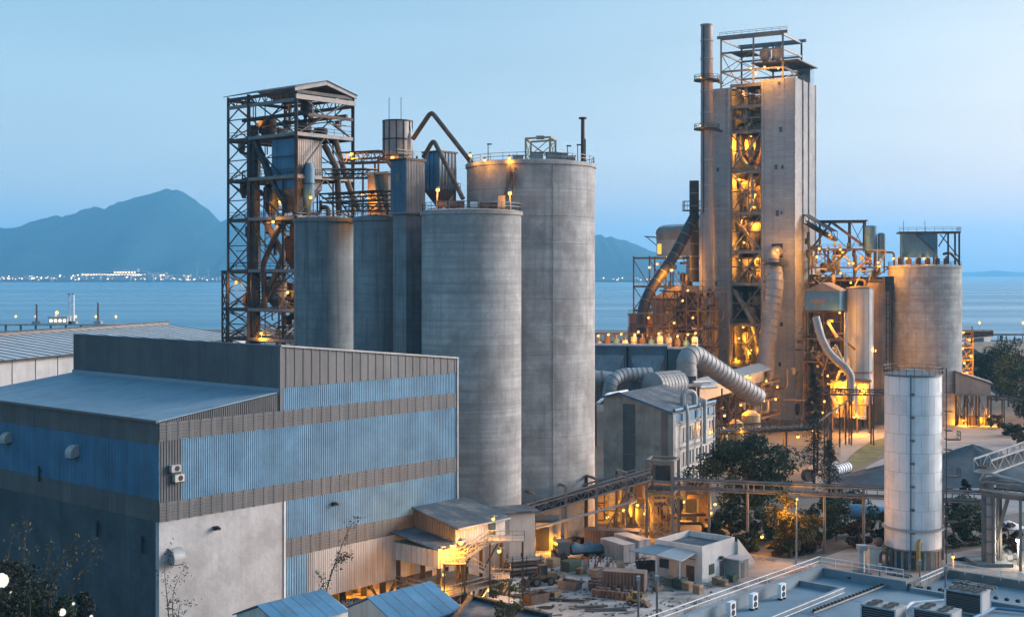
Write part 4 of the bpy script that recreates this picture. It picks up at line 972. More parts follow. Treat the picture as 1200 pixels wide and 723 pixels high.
for i, (z0, z1) in enumerate(zip(FZ[1:], FZ[2:])): clutter(pt, GP, (.8, 8), (S1_ + .8, S2_ - .8), (z0 + .4, z1 - 1), 11, (STEEL, RUST, OCH, TANKD, STEELG), 60 + i, .5)
for z0, z1 in zip(FZ, FZ[1:]):
    member(pt, 'girt', GP(.3, S1_ + .1, (z0 + z1) / 2), GP(.3, S2_ - .1, (z0 + z1) / 2), .28, STEELG); member(pt, 'post', GP(2.5, 13.9, z0), GP(2.5, 13.9, z1), .3, STEEL)
# steel crown on top
o = thing('hoist_gantry', 'dark steel hoist frame crowning the concrete tower', 'frame', GP(8, 12, PT))
Ac, Bc = [1.0, 9.0, 17.5], [3.6, 12.0, 21.5]
TZ = PT + 12.6
for a in (Ac[0], Ac[2]):
    for bb in Bc: member(o, 'post', GP(a, bb, PT - 1.4), GP(a, bb, TZ), .45, STEELG if a < 2 else STEEL)
for z in (PT + 3.2, PT + 8.4, TZ - .3): ring_beams(o, GP, [Ac[0], Ac[2]], Bc, z, .36, STEELG)
for a in (Ac[0], Ac[2]):
    xbrace(o, GP(a, Bc[1]), GP(a, Bc[2]), PT - 1, PT + 3.2, .18, STEELG); xbrace(o, GP(a, Bc[1]), GP(a, Bc[2]), PT + 3.2, PT + 8.4, .18, STEELG)
xbrace(o, GP(Ac[0], Bc[2]), GP(Ac[2], Bc[2]), PT, PT + 8.4, .18, STEELG); xbrace(o, GP(Ac[0], Bc[0]), GP(Ac[2], Bc[0]), PT, PT + 5, .18, STEELG)
MB().bar(GP(Ac[0], 2.2, TZ + .3), GP(Ac[0], 22.6, TZ + .3), .6, .8).build('crane_beam', STEELG, o); MB().bar(GP(Ac[2], 2.2, TZ + .3), GP(Ac[2], 22.6, TZ + .3), .6, .8).build('crane_beam', STEELG, o)
rail(o, [GP(Ac[0], 2.4, TZ + .7), GP(Ac[0], 22, TZ + .7)], 1.0, STEELG); rail(o, [GP(Ac[0], -1, PT + 5), GP(Ac[0], 12, PT + 5)], 1.1, STEELG)
MB().gbox(GP, .5, 18, -1.0, 12.5, PT + 4.7, PT + 5.0).build('deck', STEEL, o); MB().gbox(GP, .5, 10, 13, 19, PT + 8.3, PT + 8.6).build('deck', STEEL, o)
for k, bb in enumerate((6.0, 9.6)):
    o = thing('top_hopper', ('right grey feed hopper under the crown of the tower', 'left grey feed hopper under the crown of the tower')[k], 'hopper', GP(4, bb, PT + 5)); c = GP(4, bb, PT + 5)
    MB().lathe(c, [(.5, 0), (1.6, 1.8), (1.6, 3.6), (1.0, 4.0)], 12).build('hopper_shell', TANKD, o); MB().box(c + Z3 * 4.2, 1.6, 1.2, .6).build('motor', STEELG, o)
for px, py, pw, lab in ((880, 80, 1800, 'left orange lamp under the tower crown'), (896, 78.5, 1500, 'middle orange lamp under the tower crown'), (912, 80, 1300, 'right orange lamp under the tower crown'), (886, 86, 900, 'low orange lamp under the tower crown')):
    lamp(P(px, py, 352), lab, pw, r=.3)
# chimney
cc = GX(828.3, 356); o = thing('chimney', 'slim steel chimney standing against the concrete tower', 'chimney', cc)
MB().lathe(cc, [(2.05, 0), (2.05, 56), (1.75, 57.5), (1.62, 108.6)], 28).build('chimney_tube', mat('chimney_steel', (.25, .245, .25), .25, .3, .6, .3, .1, streak=.6, scol=(.15, .11, .09), patch=.5, pcol=(.18, .13, .1), pscale=.3), o)
for z in (20, 38, 57.5, 64, 71, 84, 90, 99, 104, 108.3): MB().lathe(cc + Z3 * z, [(1.7 if z > 57 else 2.08, 0), (1.82 if z > 57 else 2.2, .05), (1.82 if z > 57 else 2.2, .35), (1.7, .4)], 28, caps=False).build('stiffener_ring', PIPE, o)
for z in (79.5, 93.0):
    MB().lathe(cc + Z3 * z, [(1.6, 0), (3.6, .05), (3.6, .4), (1.6, .4)], 24).build('platform', STEEL, o)
    rail(o, [cc + Vector((math.cos(i * PI / 8) * 3.5, math.sin(i * PI / 8) * 3.5, z + .4)) for i in range(16)], 1.2, STEEL, 2, .1, True)
    member(o, 'bracket', cc + Vector((2, 0, z + .2)), GP(1, 21, z + .2), .5, STEEL)
member(o, 'ladder', cc + Vector((-1.3, -1.6, 10)), cc + Vector((-1.1, -1.4, 108)), .35, STEEL, .1)
for px, py, lab in ((820.5, 147, 'tiny lamp on the chimney platform'), (821, 91, 'tiny lamp on the upper chimney platform')): lamp(P(px, py, 352.5), lab, 150, r=.2)
# duct leaving the tower face
fa = lambda px, py: P(px, py, 346)
o = thing('hot_gas_duct', 'large ribbed duct coming down the concrete tower face', 'duct', P(912, 300, 351))
u = (911 - 600) / FPX; bb = (GP.o.x - u * GP.o.y) / (u * GP.B.y - GP.B.x)
MB().gbox(GP, -.18, .1, bb - 1.5, bb + 1.5, 44.3, 48.0).build('opening', BLACK, o)
duct('duct_leg', '', '', [GP(.5, bb, 46.0), GP(-3.2, bb, 45.6), GP(-3.4, bb, 39)], 1.55, PIPE, 2.2, STEELG, parent=o)
duct('duct_leg', '', '', [GP(-3.4, bb, 41), P(908.5, 332, 347.5), P(902, 380, 345), P(895, 452, 341)], 2.35, PIPE, 2.0, GALV, parent=o, n=20)
for z in (42.5, 37.5): MB().lathe(GP(-3.4, bb, z), [(2.7, 0), (2.7, .4)], 18).build('flange', STEEL, o)
MB().gbox(GP, -6.2, .2, bb - 3, bb + 3, 42.2, 42.4).build('platform', STEEL, o); rail(o, [GP(-.2, bb + 3, 42.4), GP(-6.2, bb + 3, 42.4), GP(-6.2, bb - 3, 42.4), GP(-.2, bb - 3, 42.4)], 1.1, STEEL)
lamp(P(911, 293, 348), 'orange lamp in the duct opening of the tower face', 800, r=.25, toward=(0, -.8, .4))

# dark vertical duct left of chimney + sloping duct to the mill house
duct('riser_duct', 'dark vertical duct with a cage left of the chimney', 'duct', [P(813.5, 212, 362), P(813.5, 330, 362)], 1.35, STEEL, 3.5, STEELG, n=14)
duct('sloping_duct', 'dark duct sloping down behind the bright lamp to the lower left', 'duct', [P(815, 252, 360), P(790, 300, 357), P(762, 340, 352), P(753, 362, 350), P(753, 395, 350)], 1.5, STEEL, 3.2, STEELG, n=14)
o = thing('duct_platform', 'small caged platform around the dark vertical duct', 'platform', P(812, 245, 361)); q = P(812.5, 247, 361)
MB().box(q, 5.4, 5, .25).build('deck', STEEL, o); rail(o, [q + Vector((-2.7, -2.5, 0)), q + Vector((2.7, -2.5, 0)), q + Vector((2.7, 2.5, 0)), q + Vector((-2.7, 2.5, 0))], 2.6, STEEL, 1.4, .12, True)

# mill house with curved roof on a steel frame
GM = Grid(((797 - 600) / FPX * 372, 372), 30.3)
GM = Grid(GX(796, 372), 60)
mh = thing('mill_house', 'grey clad house with rounded roof high on a steel frame', 'building', GM(0, 0))
Lb, La = 11.0, 8.0
z0m, z1m = 45.0, 52.0
b = MB(); N = 8
prof = [(0, z0m), (La, z0m), (La, z1m - .6)] + [(La / 2 + La / 2 * math.cos(PI * i / N) * 1.0, z1m - .6 + 2.6 * math.sin(PI * i / N)) for i in range(1, N)] + [(0, z1m - .6)]
b.prism([GM(a, 0, z) for a, z in prof], GM.B * Lb); b.build('wall', mat('mill_house_sheet', (.27, .27, .28), .15, .3, .7, 0, .1, streak=.4), mh)
for i in range(N):
    t0, t1 = PI * i / N, PI * (i + 1) / N
    q0, q1 = (La / 2 + (La / 2 + .15) * math.cos(t0), z1m - .5 + 2.75 * math.sin(t0)), (La / 2 + (La / 2 + .15) * math.cos(t1), z1m - .5 + 2.75 * math.sin(t1))
    MB().prism([GM(q0[0], -.3, q0[1]), GM(q1[0], -.3, q1[1]), GM(q1[0], -.3, q1[1] + .12), GM(q0[0], -.3, q0[1] + .12)], GM.B * (Lb + .6)).build('roof_sheet', BROWNC if i > 5 else ROOFW, mh)
MB().gbox(GM, -.1, 0, .0, Lb, z1m - 2.3, z1m - .4).build('fascia_band', BROWNC, mh)
MB().gbox(GM, -.12, 0, 8.6, 10.4, 45.6, 48.6).build('doorway', glow('lit_doorway', (1, .45, .08), 1.6), mh)
member(mh, 'jib', GM(1, Lb, 50.5), GM(-1, Lb + 4.5, 50.9), .35, STEEL); member(mh, 'jib_stay', GM(1, Lb, 47.5), GM(-.6, Lb + 3.8, 50.6), .2, STEEL)
for k in (2, 5, 8): MB().gbox(GM, La, La + .12, 0, .0, z0m, z0m).v if False else None
GM2 = Grid(GX(800, 366), 50)
fr = thing('mill_scaffold', 'lamp-lit open steel frame below the rounded-roof mill house', 'frame', GM2(0, 0))
Am, Bm = [0, 9, 17], [0, 6.5, 13, 19.5]
for a in Am:
    for bb in Bm: member(fr, 'post', GM2(a, bb, 0), GM2(a, bb, 45 if bb > 1 else 40), .4, RUST)
for z in (16, 22, 29, 36, 44.4): ring_beams(fr, GM2, Am, Bm, z, .34, RUST)
for z0, z1 in ((16, 22), (22, 29), (29, 36), (36, 44)):
    for b0, b1 in zip(Bm, Bm[1:]): xbrace(fr, GM2(0, b0), GM2(0, b1), z0, z1, .2, RUST, 1, single=(z0 in (22, 36)))
    for a0, a1 in zip(Am, Am[1:]): xbrace(fr, GM2(a0, 0), GM2(a1, 0), z0, z1, .2, RUST)
for z in (22, 29, 36):
    MB().gbox(GM2, .3, 16.7, .3, 19, z + .15, z + .3).build('deck', STEEL, fr); rail(fr, [GM2(-.1, 19.5, z + .3), GM2(-.1, 0, z + .3), GM2(17, 0, z + .3)], 1.1, RUST)
for k, (px, py, dd, pw) in enumerate(((761, 313, 362, 2500), (770, 309, 363, 3000), (782, 301, 363, 3500), (787, 316, 351, 9000), (772, 357, 362, 6000), (765, 348, 364, 3000), (780, 368, 361, 3000), (770, 380, 360, 3500), (775, 390, 352, 2500), (796, 360, 362, 1500))):
    lamp(P(px, py, dd), 'orange lamp on the mill frame, %s' % ('leftmost of the upper three', 'second of the upper three', 'just below the mill house', 'brightest one in front of the sloping duct', 'lighting the round vessel', 'upper left of the round vessel', 'lower right of the round vessel', 'at the foot of the round vessel', 'above the row of tanks', 'behind the right posts')[k], pw * .65, r=.45 if k == 3 else .32)
clutter(fr, GM2, (.5, 12), (.5, 19), (16, 43), 60, (RUST, STEEL, OCH, STEELG), 71, .45)
o = thing('round_vessel', 'big ochre round vessel glowing inside the mill frame', 'vessel', GM2(4, 10, 16)); c = GM2(5, 9.5, 17.5)
MB().lathe(c, [(1.2, 0), (3.0, 3), (3.0, 9), (1.5, 11)], 20).build('vessel_shell', OCH, o)
for i in range(4): q = c + Vector((2.6 * math.cos(i * 1.57), 2.6 * math.sin(i * 1.57), 0)); member(o, 'leg', q - Z3 * 1.5, q + Z3 * 4, .3, STEEL)
GQ = Grid(GX(806, 352), 30.3)
o = thing('kiln_house', 'dim brown clad house behind the chimney foot', 'building', GQ(0, 0))
MB().gbox(GQ, 0, 14, -4, 10.5, 0, 33).build('wall', mat('brown_sheet', (.12, .10, .095), .3, .3, .8, 0, .1, streak=.4), o)
MB().prism([GQ(-.3, -4.3, 33), GQ(-.3, 10.8, 33), GQ(-.3, 3.2, 36.5)], GQ.A * 14.6).build('roof', BROWNC, o)
for k in range(9): MB().gbox(GQ, -.12, .02, -3.6 + k * 1.65, -3.45 + k * 1.65, 0, 33).build('cladding_rib', BROWNC, o)
o = thing('brick_house', 'small dark red brick house at the left of the mill frame', 'building', GX(748, 366)); GK = Grid(GX(756, 364), 30.3)
MB().gbox(GK, 0, 7, 0, 5, 0, 28).build('wall', BRICKR, o); MB().gbox(GK, -.3, 7.3, -.3, 5.3, 28, 28.5).build('roof', CONCD, o); rail(o, [GK(-.1, 5, 28.5), GK(-.1, 0, 28.5)], 1.0, STEEL)
gallery('rusty braced walkway in front of the mill frame', P(738, 383, 342), P(786, 383, 338), 3, 3.4, RUST, False, (.0, .5, 1.0), 0)
member(fr, 'raking_strut', P(772, 386, 345), P(822, 345, 352), .5, RUST)

GZ = Grid(GX(818, 338), 55)
o = clutter_frame('mill_rig', 'dense rusty pipe rig between the mill scaffold and the chimney foot', GZ, [0, 5, 10], [0, 4.5, 9, 13.5], [0, 10, 20, 25, 30, 35], RUST, .3)
clutter(o, GZ, (-1, 8), (-1, 14), (18, 35), 60, (RUST, STEEL, OCH, STEELG), 76, .4)
for k, (px, py, pw) in enumerate(((800, 352, 1500), (812, 372, 1500), (790, 378, 1800), (806, 340, 900), (760, 372, 1500))): lamp(P(px, py, 334), 'orange lamp on the dense mill rig, %s' % ('upper middle', 'right beside the chimney', 'lower left', 'topmost', 'far left, lowest')[k], pw * .6, r=.28)
# row of tanks and lamps above the blue hopper sheds
ROWD = 296
for k in range(12):
    px = 702 + k * 10.2; c = GX(px, ROWD, 0); h = 24.6 + 1.3 * ((k * 37) % 10) / 10
    o = thing('dosing_tank', 'small upright tank in the lamp-lit row above the blue sheds, %s from the silo' % ('first', 'second', 'third', 'fourth', 'fifth', 'sixth', 'seventh', 'eighth', 'ninth', 'tenth', 'eleventh', 'twelfth')[k], 'tank', c + Z3 * 20, 'row of small tanks above the blue sheds')
    MB().lathe(c + Z3 * 20.4, [(.75, 0), (.75, h - 21), (.5, h - 20.5)], 12).build('tank_shell', (TANKD, CREAM, BLUED, RUST)[(k * 7) % 4], o); MB().cyl(c + Z3 * (h - .4), c + Z3 * (h + .7), .2, .2, 8).build('vent_pipe', STEELG, o); MB().lathe(c + Z3 * (h - 1.6), [(.8, 0), (.8, .15)], 12).build('hoop', RUST, o)
gallery('railed service deck behind the row of small tanks', P(698, 404, 299), P(822, 404, 299), 3, 2.6, RUST, False, (0, .25, .5, .75, 1), 0)
for k, (px, py, pw) in enumerate(((701, 393, 300), (713, 391.5, 600), (728, 391, 500), (744, 392, 800), (748, 388.5, 400), (772, 390.5, 500), (774, 395.5, 400), (794, 393.5, 600), (806, 391.5, 600), (815, 390, 600))):
    lamp(P(px, py, 293.5), 'orange lamp over the row of small tanks, %s from the largest silo' % ('first', 'second', 'third', 'fourth', 'fifth', 'sixth', 'seventh', 'eighth', 'ninth', 'tenth')[k], pw, r=.26)
# blue hopper sheds
SLATE = mat('slate_blue', (.11, .165, .205), .25, .3, .7, .1, .1, streak=.5, scol=(.07, .09, .1))
GH = Grid(GX(783, 272), 10)
for k in range(2):
    b0 = 0.2 + k * 8.6; bw = 8.2 if k == 0 else 9.5
    o = thing('hopper_shed', ('blue steel hopper shed beside the big pipe elbow', 'blue steel hopper shed beside the largest silo')[k], 'shed', GH(0, b0), 'blue hopper sheds')
    MB().gbox(GH, 0, 8, b0, b0 + bw, 12, 24.2).build('wall', SLATE, o); MB().gbox(GH, -.2, 8.2, b0 - .1, b0 + bw + .1, 24.2, 24.6).build('roof', SLATE, o)
    q = [GH(-.05, b0 + .5, 22.6), GH(-.05, b0 + bw - .4, 22.6), GH(-.05, b0 + bw - .4, 18), GH(-.05, b0 + .5, 18)]; t = [GH(-3.0, b0 + 2.6, 17.2), GH(-3.0, b0 + bw - 2.4, 17.2)]
    MB().add([q[0], q[1], t[1], t[0], q[2], q[3]], [(0, 1, 2, 3), (1, 4, 2), (0, 3, 5), (3, 2, 4, 5)]).build('hopper_face', mat('slate_plate', (.2, .23, .26), .2, .3, .7, .1, .1, streak=.5), o)
    for j in range(5): MB().gbox(GH, -.12, .0, b0 + .2 + j * (bw - .5) / 4, b0 + .38 + j * (bw - .5) / 4, 12, 24.2).build('stiffener', SLATE, o)
    MB().gbox(GH, -3.1, -2.6, b0 + 2.9, b0 + bw - 2.7, 16.0, 17.3).build('outlet_frame', STEELG, o)
MB().gbox(GH, 0, 8, -5.8, 0, 12, 24.0).build('wall', SLATE, o)
for j in range(9): MB().gbox(GH, -.1, .0, -5.7 + j * .7, -5.6 + j * .7, 12, 24).build('stiffener', SLATE, o)
# white bent duct and gridded drum in front of the sheds
duct('white_duct', 'pale segmented duct bending down in front of the blue sheds', 'duct', [P(763, 438, 262), P(728, 439, 260), P(716, 447, 258), P(712.5, 470, 258)], 1.35, GALV, 1.1, STEELG, rad=4, bw=.14)
duct('grey_duct', 'wide grey duct running behind the pale segmented duct', 'duct', [P(735, 449, 264), P(688, 445, 263)], 2.1, TANKD, 2.5, STEELG)
c = P(772, 452, 258); ax = Vector((.72, .69, 0)); o = thing('insulated_drum', 'gridded insulated drum lying on a cradle behind the gabled building', 'drum', c - Z3 * 3)
L_ = 8.6
MB().lathe(c - ax * 2.2, [(.3, -.5), (2.3, -.2), (2.75, .2), (2.75, L_ - .2), (2.3, L_ + .2), (.3, L_ + .5)], 24, ax).build('drum_shell', PIPE, o)
for i in range(9): MB().lathe(c - ax * 2.2 + ax * (.2 + i * L_ / 8.6), [(2.76, 0), (2.84, .02), (2.84, .12), (2.76, .14)], 24, ax, False).build('joint_band', GALV, o)
sd = Vector((-ax.y, ax.x, 0))
for i in range(14):
    an = i * PI / 7; u = sd * math.cos(an) + Z3 * math.sin(an); member(o, 'seam', c - ax * 2 + u * 2.8, c + ax * (L_ - 2.4) + u * 2.8, .12, GALV)
for t in (0, 5.5):
    for s_ in (-1, 1): member(o, 'leg', c + ax * t + sd * s_ * 1.9 - Z3 * 4.6, c + ax * t + sd * s_ * 1.9 - Z3 * 1.6, .35, STEEL)
MB().lathe(c - ax * 1 - Z3 * 5.2, [(1.6, 0), (1.6, 2.8)], 14).build('drum_outlet', PIPE, o)
# big elbow duct
duct('elbow_duct', 'large ribbed duct bent like an elbow and sloping down to the right', 'duct', [P(804.5, 440, 266), P(804.5, 420, 266), P(813, 415, 268), P(826, 424, 270), P(860, 447, 276), P(888, 466, 281)], 2.05, PIPE, 1.35, GALV, rad=4.4, bw=.3, n=22)
o = thing('elbow_support', 'steel trestle holding up the large elbow duct', 'frame', GX(858, 277))
for px, dd in ((846, 275), (862, 276.5)):
    for s_ in (-1.6, 1.6): member(o, 'post', GX(px, dd + s_, 0), P(px, 455 if px < 850 else 462, dd + s_), .3, RUST)
    member(o, 'beam', GX(px, dd - 1.6, 12), GX(px, dd + 1.6, 12), .25, RUST)
member(o, 'brace', GX(846, 273.4, 4), GX(862, 274.9, 12), .2, RUST)
# pale gallery roof behind the elbow duct
pa, pb = P(806, 452, 285), P(889, 430, 325); o = thing('covered_gallery', 'covered conveyor gallery with pale blue roof behind the elbow duct', 'gallery', pa)
dv = (pb - pa); dv.normalize(); sv = Vector((-dv.y, dv.x, 0)).normalized(); n = 14; L_ = (pb - pa).length
for i in range(n):
    u0, u1 = pa + dv * (L_ * i / n), pa + dv * (L_ * (i + 1) / n - .06)
    MB().prism([u0 + sv * 3.4 - Z3 * .4, u1 + sv * 3.4 - Z3 * .4, u1 + Z3 * .9, u0 + Z3 * .9], (0, 0, .12)).build('roof_sheet', ROOF, o); MB().prism([u0 - sv * 3.4 - Z3 * .4, u1 - sv * 3.4 - Z3 * .4, u1 + Z3 * .9, u0 + Z3 * .9], (0, 0, .12)).build('roof_sheet', ROOF, o)
MB().bar(pa - Z3 * 2.0, pb - Z3 * 2.0, 5.6, 2.8).build('wall', STEELG, o)
for i in range(5):
    q = pa.lerp(pb, .1 + .2 * i)
    for s_ in (-1, 1): member(o, 'post', Vector((q.x, q.y, 0)) + sv * 2.5 * s_, q + sv * 2.5 * s_ - Z3 * 3, .35, RUST)
# lamp-lit machinery at the tower foot
GMF = Grid(GX(884, 322), 30.3)
o = kr = thing('kiln_inlet_rig', 'lamp-lit steel frame with platforms at the tower foot', 'frame', GMF(0, 0))
Af, Bf = [-6, 0, 7], [-4, 2, 8, 14]
for a in Af:
    for bb in Bf: member(o, 'post', GMF(a, bb, 0), GMF(a, bb, 13), .36, RUST)
for z in (4.5, 8.5, 12.8): ring_beams(o, GMF, Af, Bf, z, .3, RUST)
for z in (4.5, 8.5, 12.8): MB().gbox(GMF, -5.8, 6.8, -3.8, 13.8, z + .15, z + .28).build('deck', STEEL, o); rail(o, [GMF(-6, 14, z + .3), GMF(-6, -4, z + .3), GMF(7, -4, z + .3)], 1.1, RUST)
for b0, b1 in zip(Bf, Bf[1:]): xbrace(o, GMF(-6, b0), GMF(-6, b1), 0, 4.5, .2, RUST); 
for k, (px, py, dd, pw) in enumerate(((867, 439.5, 308, 1800), (879, 441.5, 309, 4200), (898, 446, 309, 2200), (911, 453, 309, 2500), (909, 467.5, 309, 1500), (895, 469, 309, 1500), (854.5, 507, 262, 1800), (868.5, 502, 262, 1500), (849, 486.5, 268, 900), (868, 474, 300, 3000), (935, 511, 262, 3500), (953, 504, 262, 1500), (846, 478, 290, 1500))):
    lamp(P(px, py, dd), 'orange lamp at the tower foot, %s' % ('under the pale gallery roof edge', 'brightest under the gallery roof', 'at the duct foot', 'on the railed platform top', 'right of the platform pair', 'left of the platform pair', 'left of the low pair by the walkway', 'right of the low pair by the walkway', 'beside the trestle posts', 'deep behind the elbow duct', 'large one beside the dark conifer', 'small one seen through the dark conifer', 'deep between the trestle posts')[k], pw * .6, r=.34 if k in (1, 10) else .26)
for k, (px, py, dd, r_, h) in enumerate(((862, 492, 290, 1.8, 6), (880, 490, 300, 2.2, 7), (845, 495, 285, 1.5, 5))):
    q = GX(px, dd); o = thing('process_vessel', ('squat lit vessel behind the trestle posts', 'squat lit vessel under the tower foot frame', 'small lit vessel behind the gabled building')[k], 'vessel', q); MB().lathe(q, [(r_ * .7, 0), (r_ * .7, 1.2), (r_, 2), (r_, h), (r_ * .4, h + 1)], 16).build('vessel_shell', OCH, o); MB().lathe(q + Z3 * h * .7, [(r_ * 1.05, 0), (r_ * 1.05, .2)], 16).build('hoop', STEEL, o)
clutter(kr, GMF, (-6, 6), (-4, 14), (.6, 12.5), 50, (RUST, OCH, STEELG, PIPE), 72, .45)
gallery('long low pipe walkway in front of the tower foot', P(842, 508, 262), P(962, 502, 262), 2.4, 1.6, RUST, False, (.05, .35, .65, .95), 0)
for k in range(3): pipe('service_pipe', 'pipe %s on the long low walkway' % ('at the front', 'in the middle', 'at the back')[k], 'pipe', [P(844, 505, 261.3 + k * .7), P(958, 499, 261.3 + k * .7)], .22, (PIPE, RUST, GALV)[k])

# ================================================================== gabled concrete building
GC = Grid(GX(788, 230), 30.3)
gc = thing('gabled_building', 'weathered concrete building with sloping roof and a windowed side', 'building', GC(0, 0))
LW, LL = 13.7, 20.0
prof = [(0, 0), (LW, 0), (LW, 17.0), (10.3, 17.9), (0, 14.9)]
CREAMW = mat('stained_wall', (.36, .33, .29), .25, .25, .9, bump=.3, streak=.4, scol=(.16, .15, .14), patch=.7, pcol=(.19, .17, .155), pscale=.3)
MB().prism([GC(0, bb, z) for bb, z in prof], GC.A * LL).build('wall', CREAMW, gc)
for bb0, bb1, z0, z1 in ((10.4, -.3, 18.0, 14.85), (10.4, 14.1, 18.0, 16.95)):
    for i in range(10):
        a0, a1 = -.4 + i * 2.08, -.4 + (i + 1) * 2.08 - .05
        MB().prism([GC(a0, bb0, z0), GC(a1, bb0, z0), GC(a1, bb1, z1), GC(a0, bb1, z1)], (0, 0, .16)).build('roof_sheet', ROOFD, gc)
MB().bar(GC(-.42, 10.4, 18.15), GC(-.42, -.3, 15.0), .3, .35).build('verge_trim', BLUED, gc); MB().bar(GC(-.42, 10.4, 18.15), GC(-.42, 14.1, 17.1), .3, .35).build('verge_trim', BLUED, gc)
for k, (z0, z1) in enumerate(((0, 3.4), (3.5, 7.0), (7.1, 10.6), (10.7, 14.0), (14.1, 16.2))):
    MB().gbox(GC, -.1, .02, 7.3, 9.7, z0, z1).build('louvre_panel', GREYS, gc)
MB().gbox(GC, -.15, .0, 1.0, 2.1, 0, 14.9).build('drain_recess', BROWNC, gc); MB().gbox(GC, -.3, .5, -.3, .6, 0, 14.7).build('corner_pier', CREAMW, gc)
# windowed side: floor bands, piers, windows
WPAN = mat('white_wall_panel', (.5, .48, .45), .18, .4, .85, 0, .15, streak=.6, scol=(.28, .24, .2))
for k, (z0, z1) in enumerate(((8.5, 12.4), (4.2, 8.0), (0.2, 3.8))):
    for j in range(6):
        a0 = .7 + j * 3.2
        MB().gbox(GC, a0, a0 + 3.05, -.12, .02, z0, z1).build('wall_panel', WPAN, gc)
        if j > 0:
            for q in (.55, 1.9): 
                w = MB().gbox(GC, a0 + q, a0 + q + .7, -.16, -.1, z0 + .9, z1 - .5).build('window', GLASSD, gc); MB().gbox(GC, a0 + q - .12, a0 + q + .82, -.3, -.13, z0 + .72, z0 + .9).build('sill', CONC2, w)
for z in (8.05, 12.5, 3.85): MB().gbox(GC, .4, LL, -.35, .02, z, z + .38).build('floor_band', CONC2, gc)
for a in (.55, 6.9, 13.3, 19.7): MB().gbox(GC, a - .22, a + .22, -.3, .02, 0, 14.6).build('pier', CONC2, gc)
for k in range(6): MB().gbox(GC, 1 + k * 3.2, 3.4 + k * 3.2, -.2, .0, 13.2, 14.5).build('vent_grille', BLUED, gc)
# roof pipes
pipe('roof_pipe', 'U shaped silver pipe on the gabled building roof edge', 'pipe', [P(800, 478, 238), P(800, 459, 238), P(814, 459, 239), P(814, 474, 239)], .55, GALV, 1.6)
pipe('roof_pipe', 'silver downpipe along the windowed side', 'pipe', [P(823, 475, 240), P(826, 467, 240), P(826, 520, 239)], .35, GALV, .8)
pipe('roof_pipe', 'silver pipe dropping from the roof between windows', 'pipe', [P(804, 474, 234), P(806, 485, 233), P(806, 545, 232.5)], .32, GALV, .8)
pipe('roof_pipe', 'low pipe along the eave of the gabled building', 'pipe', [P(790, 481, 230), P(838, 470, 248)], .3, BLUED, .8)
for k, (px, py) in enumerate(((808, 452), (818, 448), (826, 454))): pipe('roof_pipe', 'stacked thin pipe behind the insulated drum, %s' % ('lowest', 'highest', 'middle')[k], 'pipe', [P(px - 6, py, 262), P(px + 14, py - 1, 266)], .35, GALV, .5)
pipe('roof_pipe', 'pale pipe at the far eave of the gabled building', 'pipe', [P(700, 473, 240), P(712, 462, 243), P(735, 458, 250)], .3, WHITE, .6)
# ================================================================== plant right of the tower
so, cs = silo('wide pale concrete silo by the sea with a clad house on top', 1083.5, 347, 9.55, 41.8, CONC2, 2.9, railm=STEEL)
# top house
GR = Grid(GX(1077, 345), 12)
o = thing('silo_top_house', 'blue grey clad house under a flat canopy on the seaside silo', 'house', GR(0, 0, 42.3))
MB().gbox(GR, -3, 4, -4.4, 4.6, 44.2, 50.6).build('wall', BLUED, o)
for k in range(10): MB().gbox(GR, -3.1, -3.0, -4.3 + k * .95, -4.15 + k * .95, 44.2, 50.6).build('cladding_rib', BLUED, o)
MB().gbox(GR, -4, 5.5, -10.2, 5.4, 50.6, 51.0).build('canopy', STEEL, o); rail(o, [GR(-4, 5.4, 51), GR(-4, -10.2, 51), GR(5, -10.2, 51)], 1.1, STEELG)
for a, bb in ((-3.6, -9.8), (5, -9.8), (-3.6, -7)): member(o, 'post', GR(a, bb, 42.3), GR(a, bb, 50.7), .4, STEEL)
for a, bb in ((-2.8, -4.2), (-2.8, 0), (-2.8, 4.4), (3.8, -4.2), (3.8, 4.4)): member(o, 'leg', GR(a, bb, 42.2), GR(a, bb, 44.3), .4, STEEL)
member(o, 'brace', GR(-3.6, -4.6, 47), GR(-3.6, -6.6, 50.4), .3, STEEL); member(o, 'brace', GR(-3.6, -9.8, 44.0), GR(-3.6, -5, 50.2), .25, STEEL)
for k in (4, -1.5): member(o, 'aerial', GR(0, k, 51), GR(0, k, 54), .1, STEEL)
member(o, 'stair_stringer', GR(-3.3, -3.4, 46), GR(-3.3, 1.0, 50.2), .25, STEEL)
pipe('downpipe', 'dark pipe curving over the silo edge and down its right side', 'pipe', [P(1105, 298, 338), P(1113, 296, 338), P(1124.5, 307, 344), P(1126, 330, 346), P(1126, 395, 346)], .35, STEEL, 2)
for k, (px, py, pw) in enumerate(((1047, 305, 900), (1062, 304, 900), (1083, 305, 900), (1098, 304, 800), (1054, 307, 300))):
    lamp(GX(px, 341.5, 44.0), 'orange lamp on the seaside silo top, %s' % ('outside the left edge', 'below the left of the house', 'below the middle of the house', 'right of the house', 'small one at the left rail')[k], pw * .6, r=.34)
for k in range(6):
    q = GX(1054 + k * 11, 341 + (k % 2) * 3, 42.3); o = thing('rooftop_machine', 'small rusty machine on the seaside silo top, %s from the left' % ('first', 'second', 'third', 'fourth', 'fifth', 'sixth')[k], 'machine', q); MB().box(q + Z3 * .8, 1.2, 1, 1.6).build('case', RUST, o); MB().cyl(q + Z3 * 1.6, q + Z3 * 2.2, .3, .3, 8).build('cap', STEELG, o)
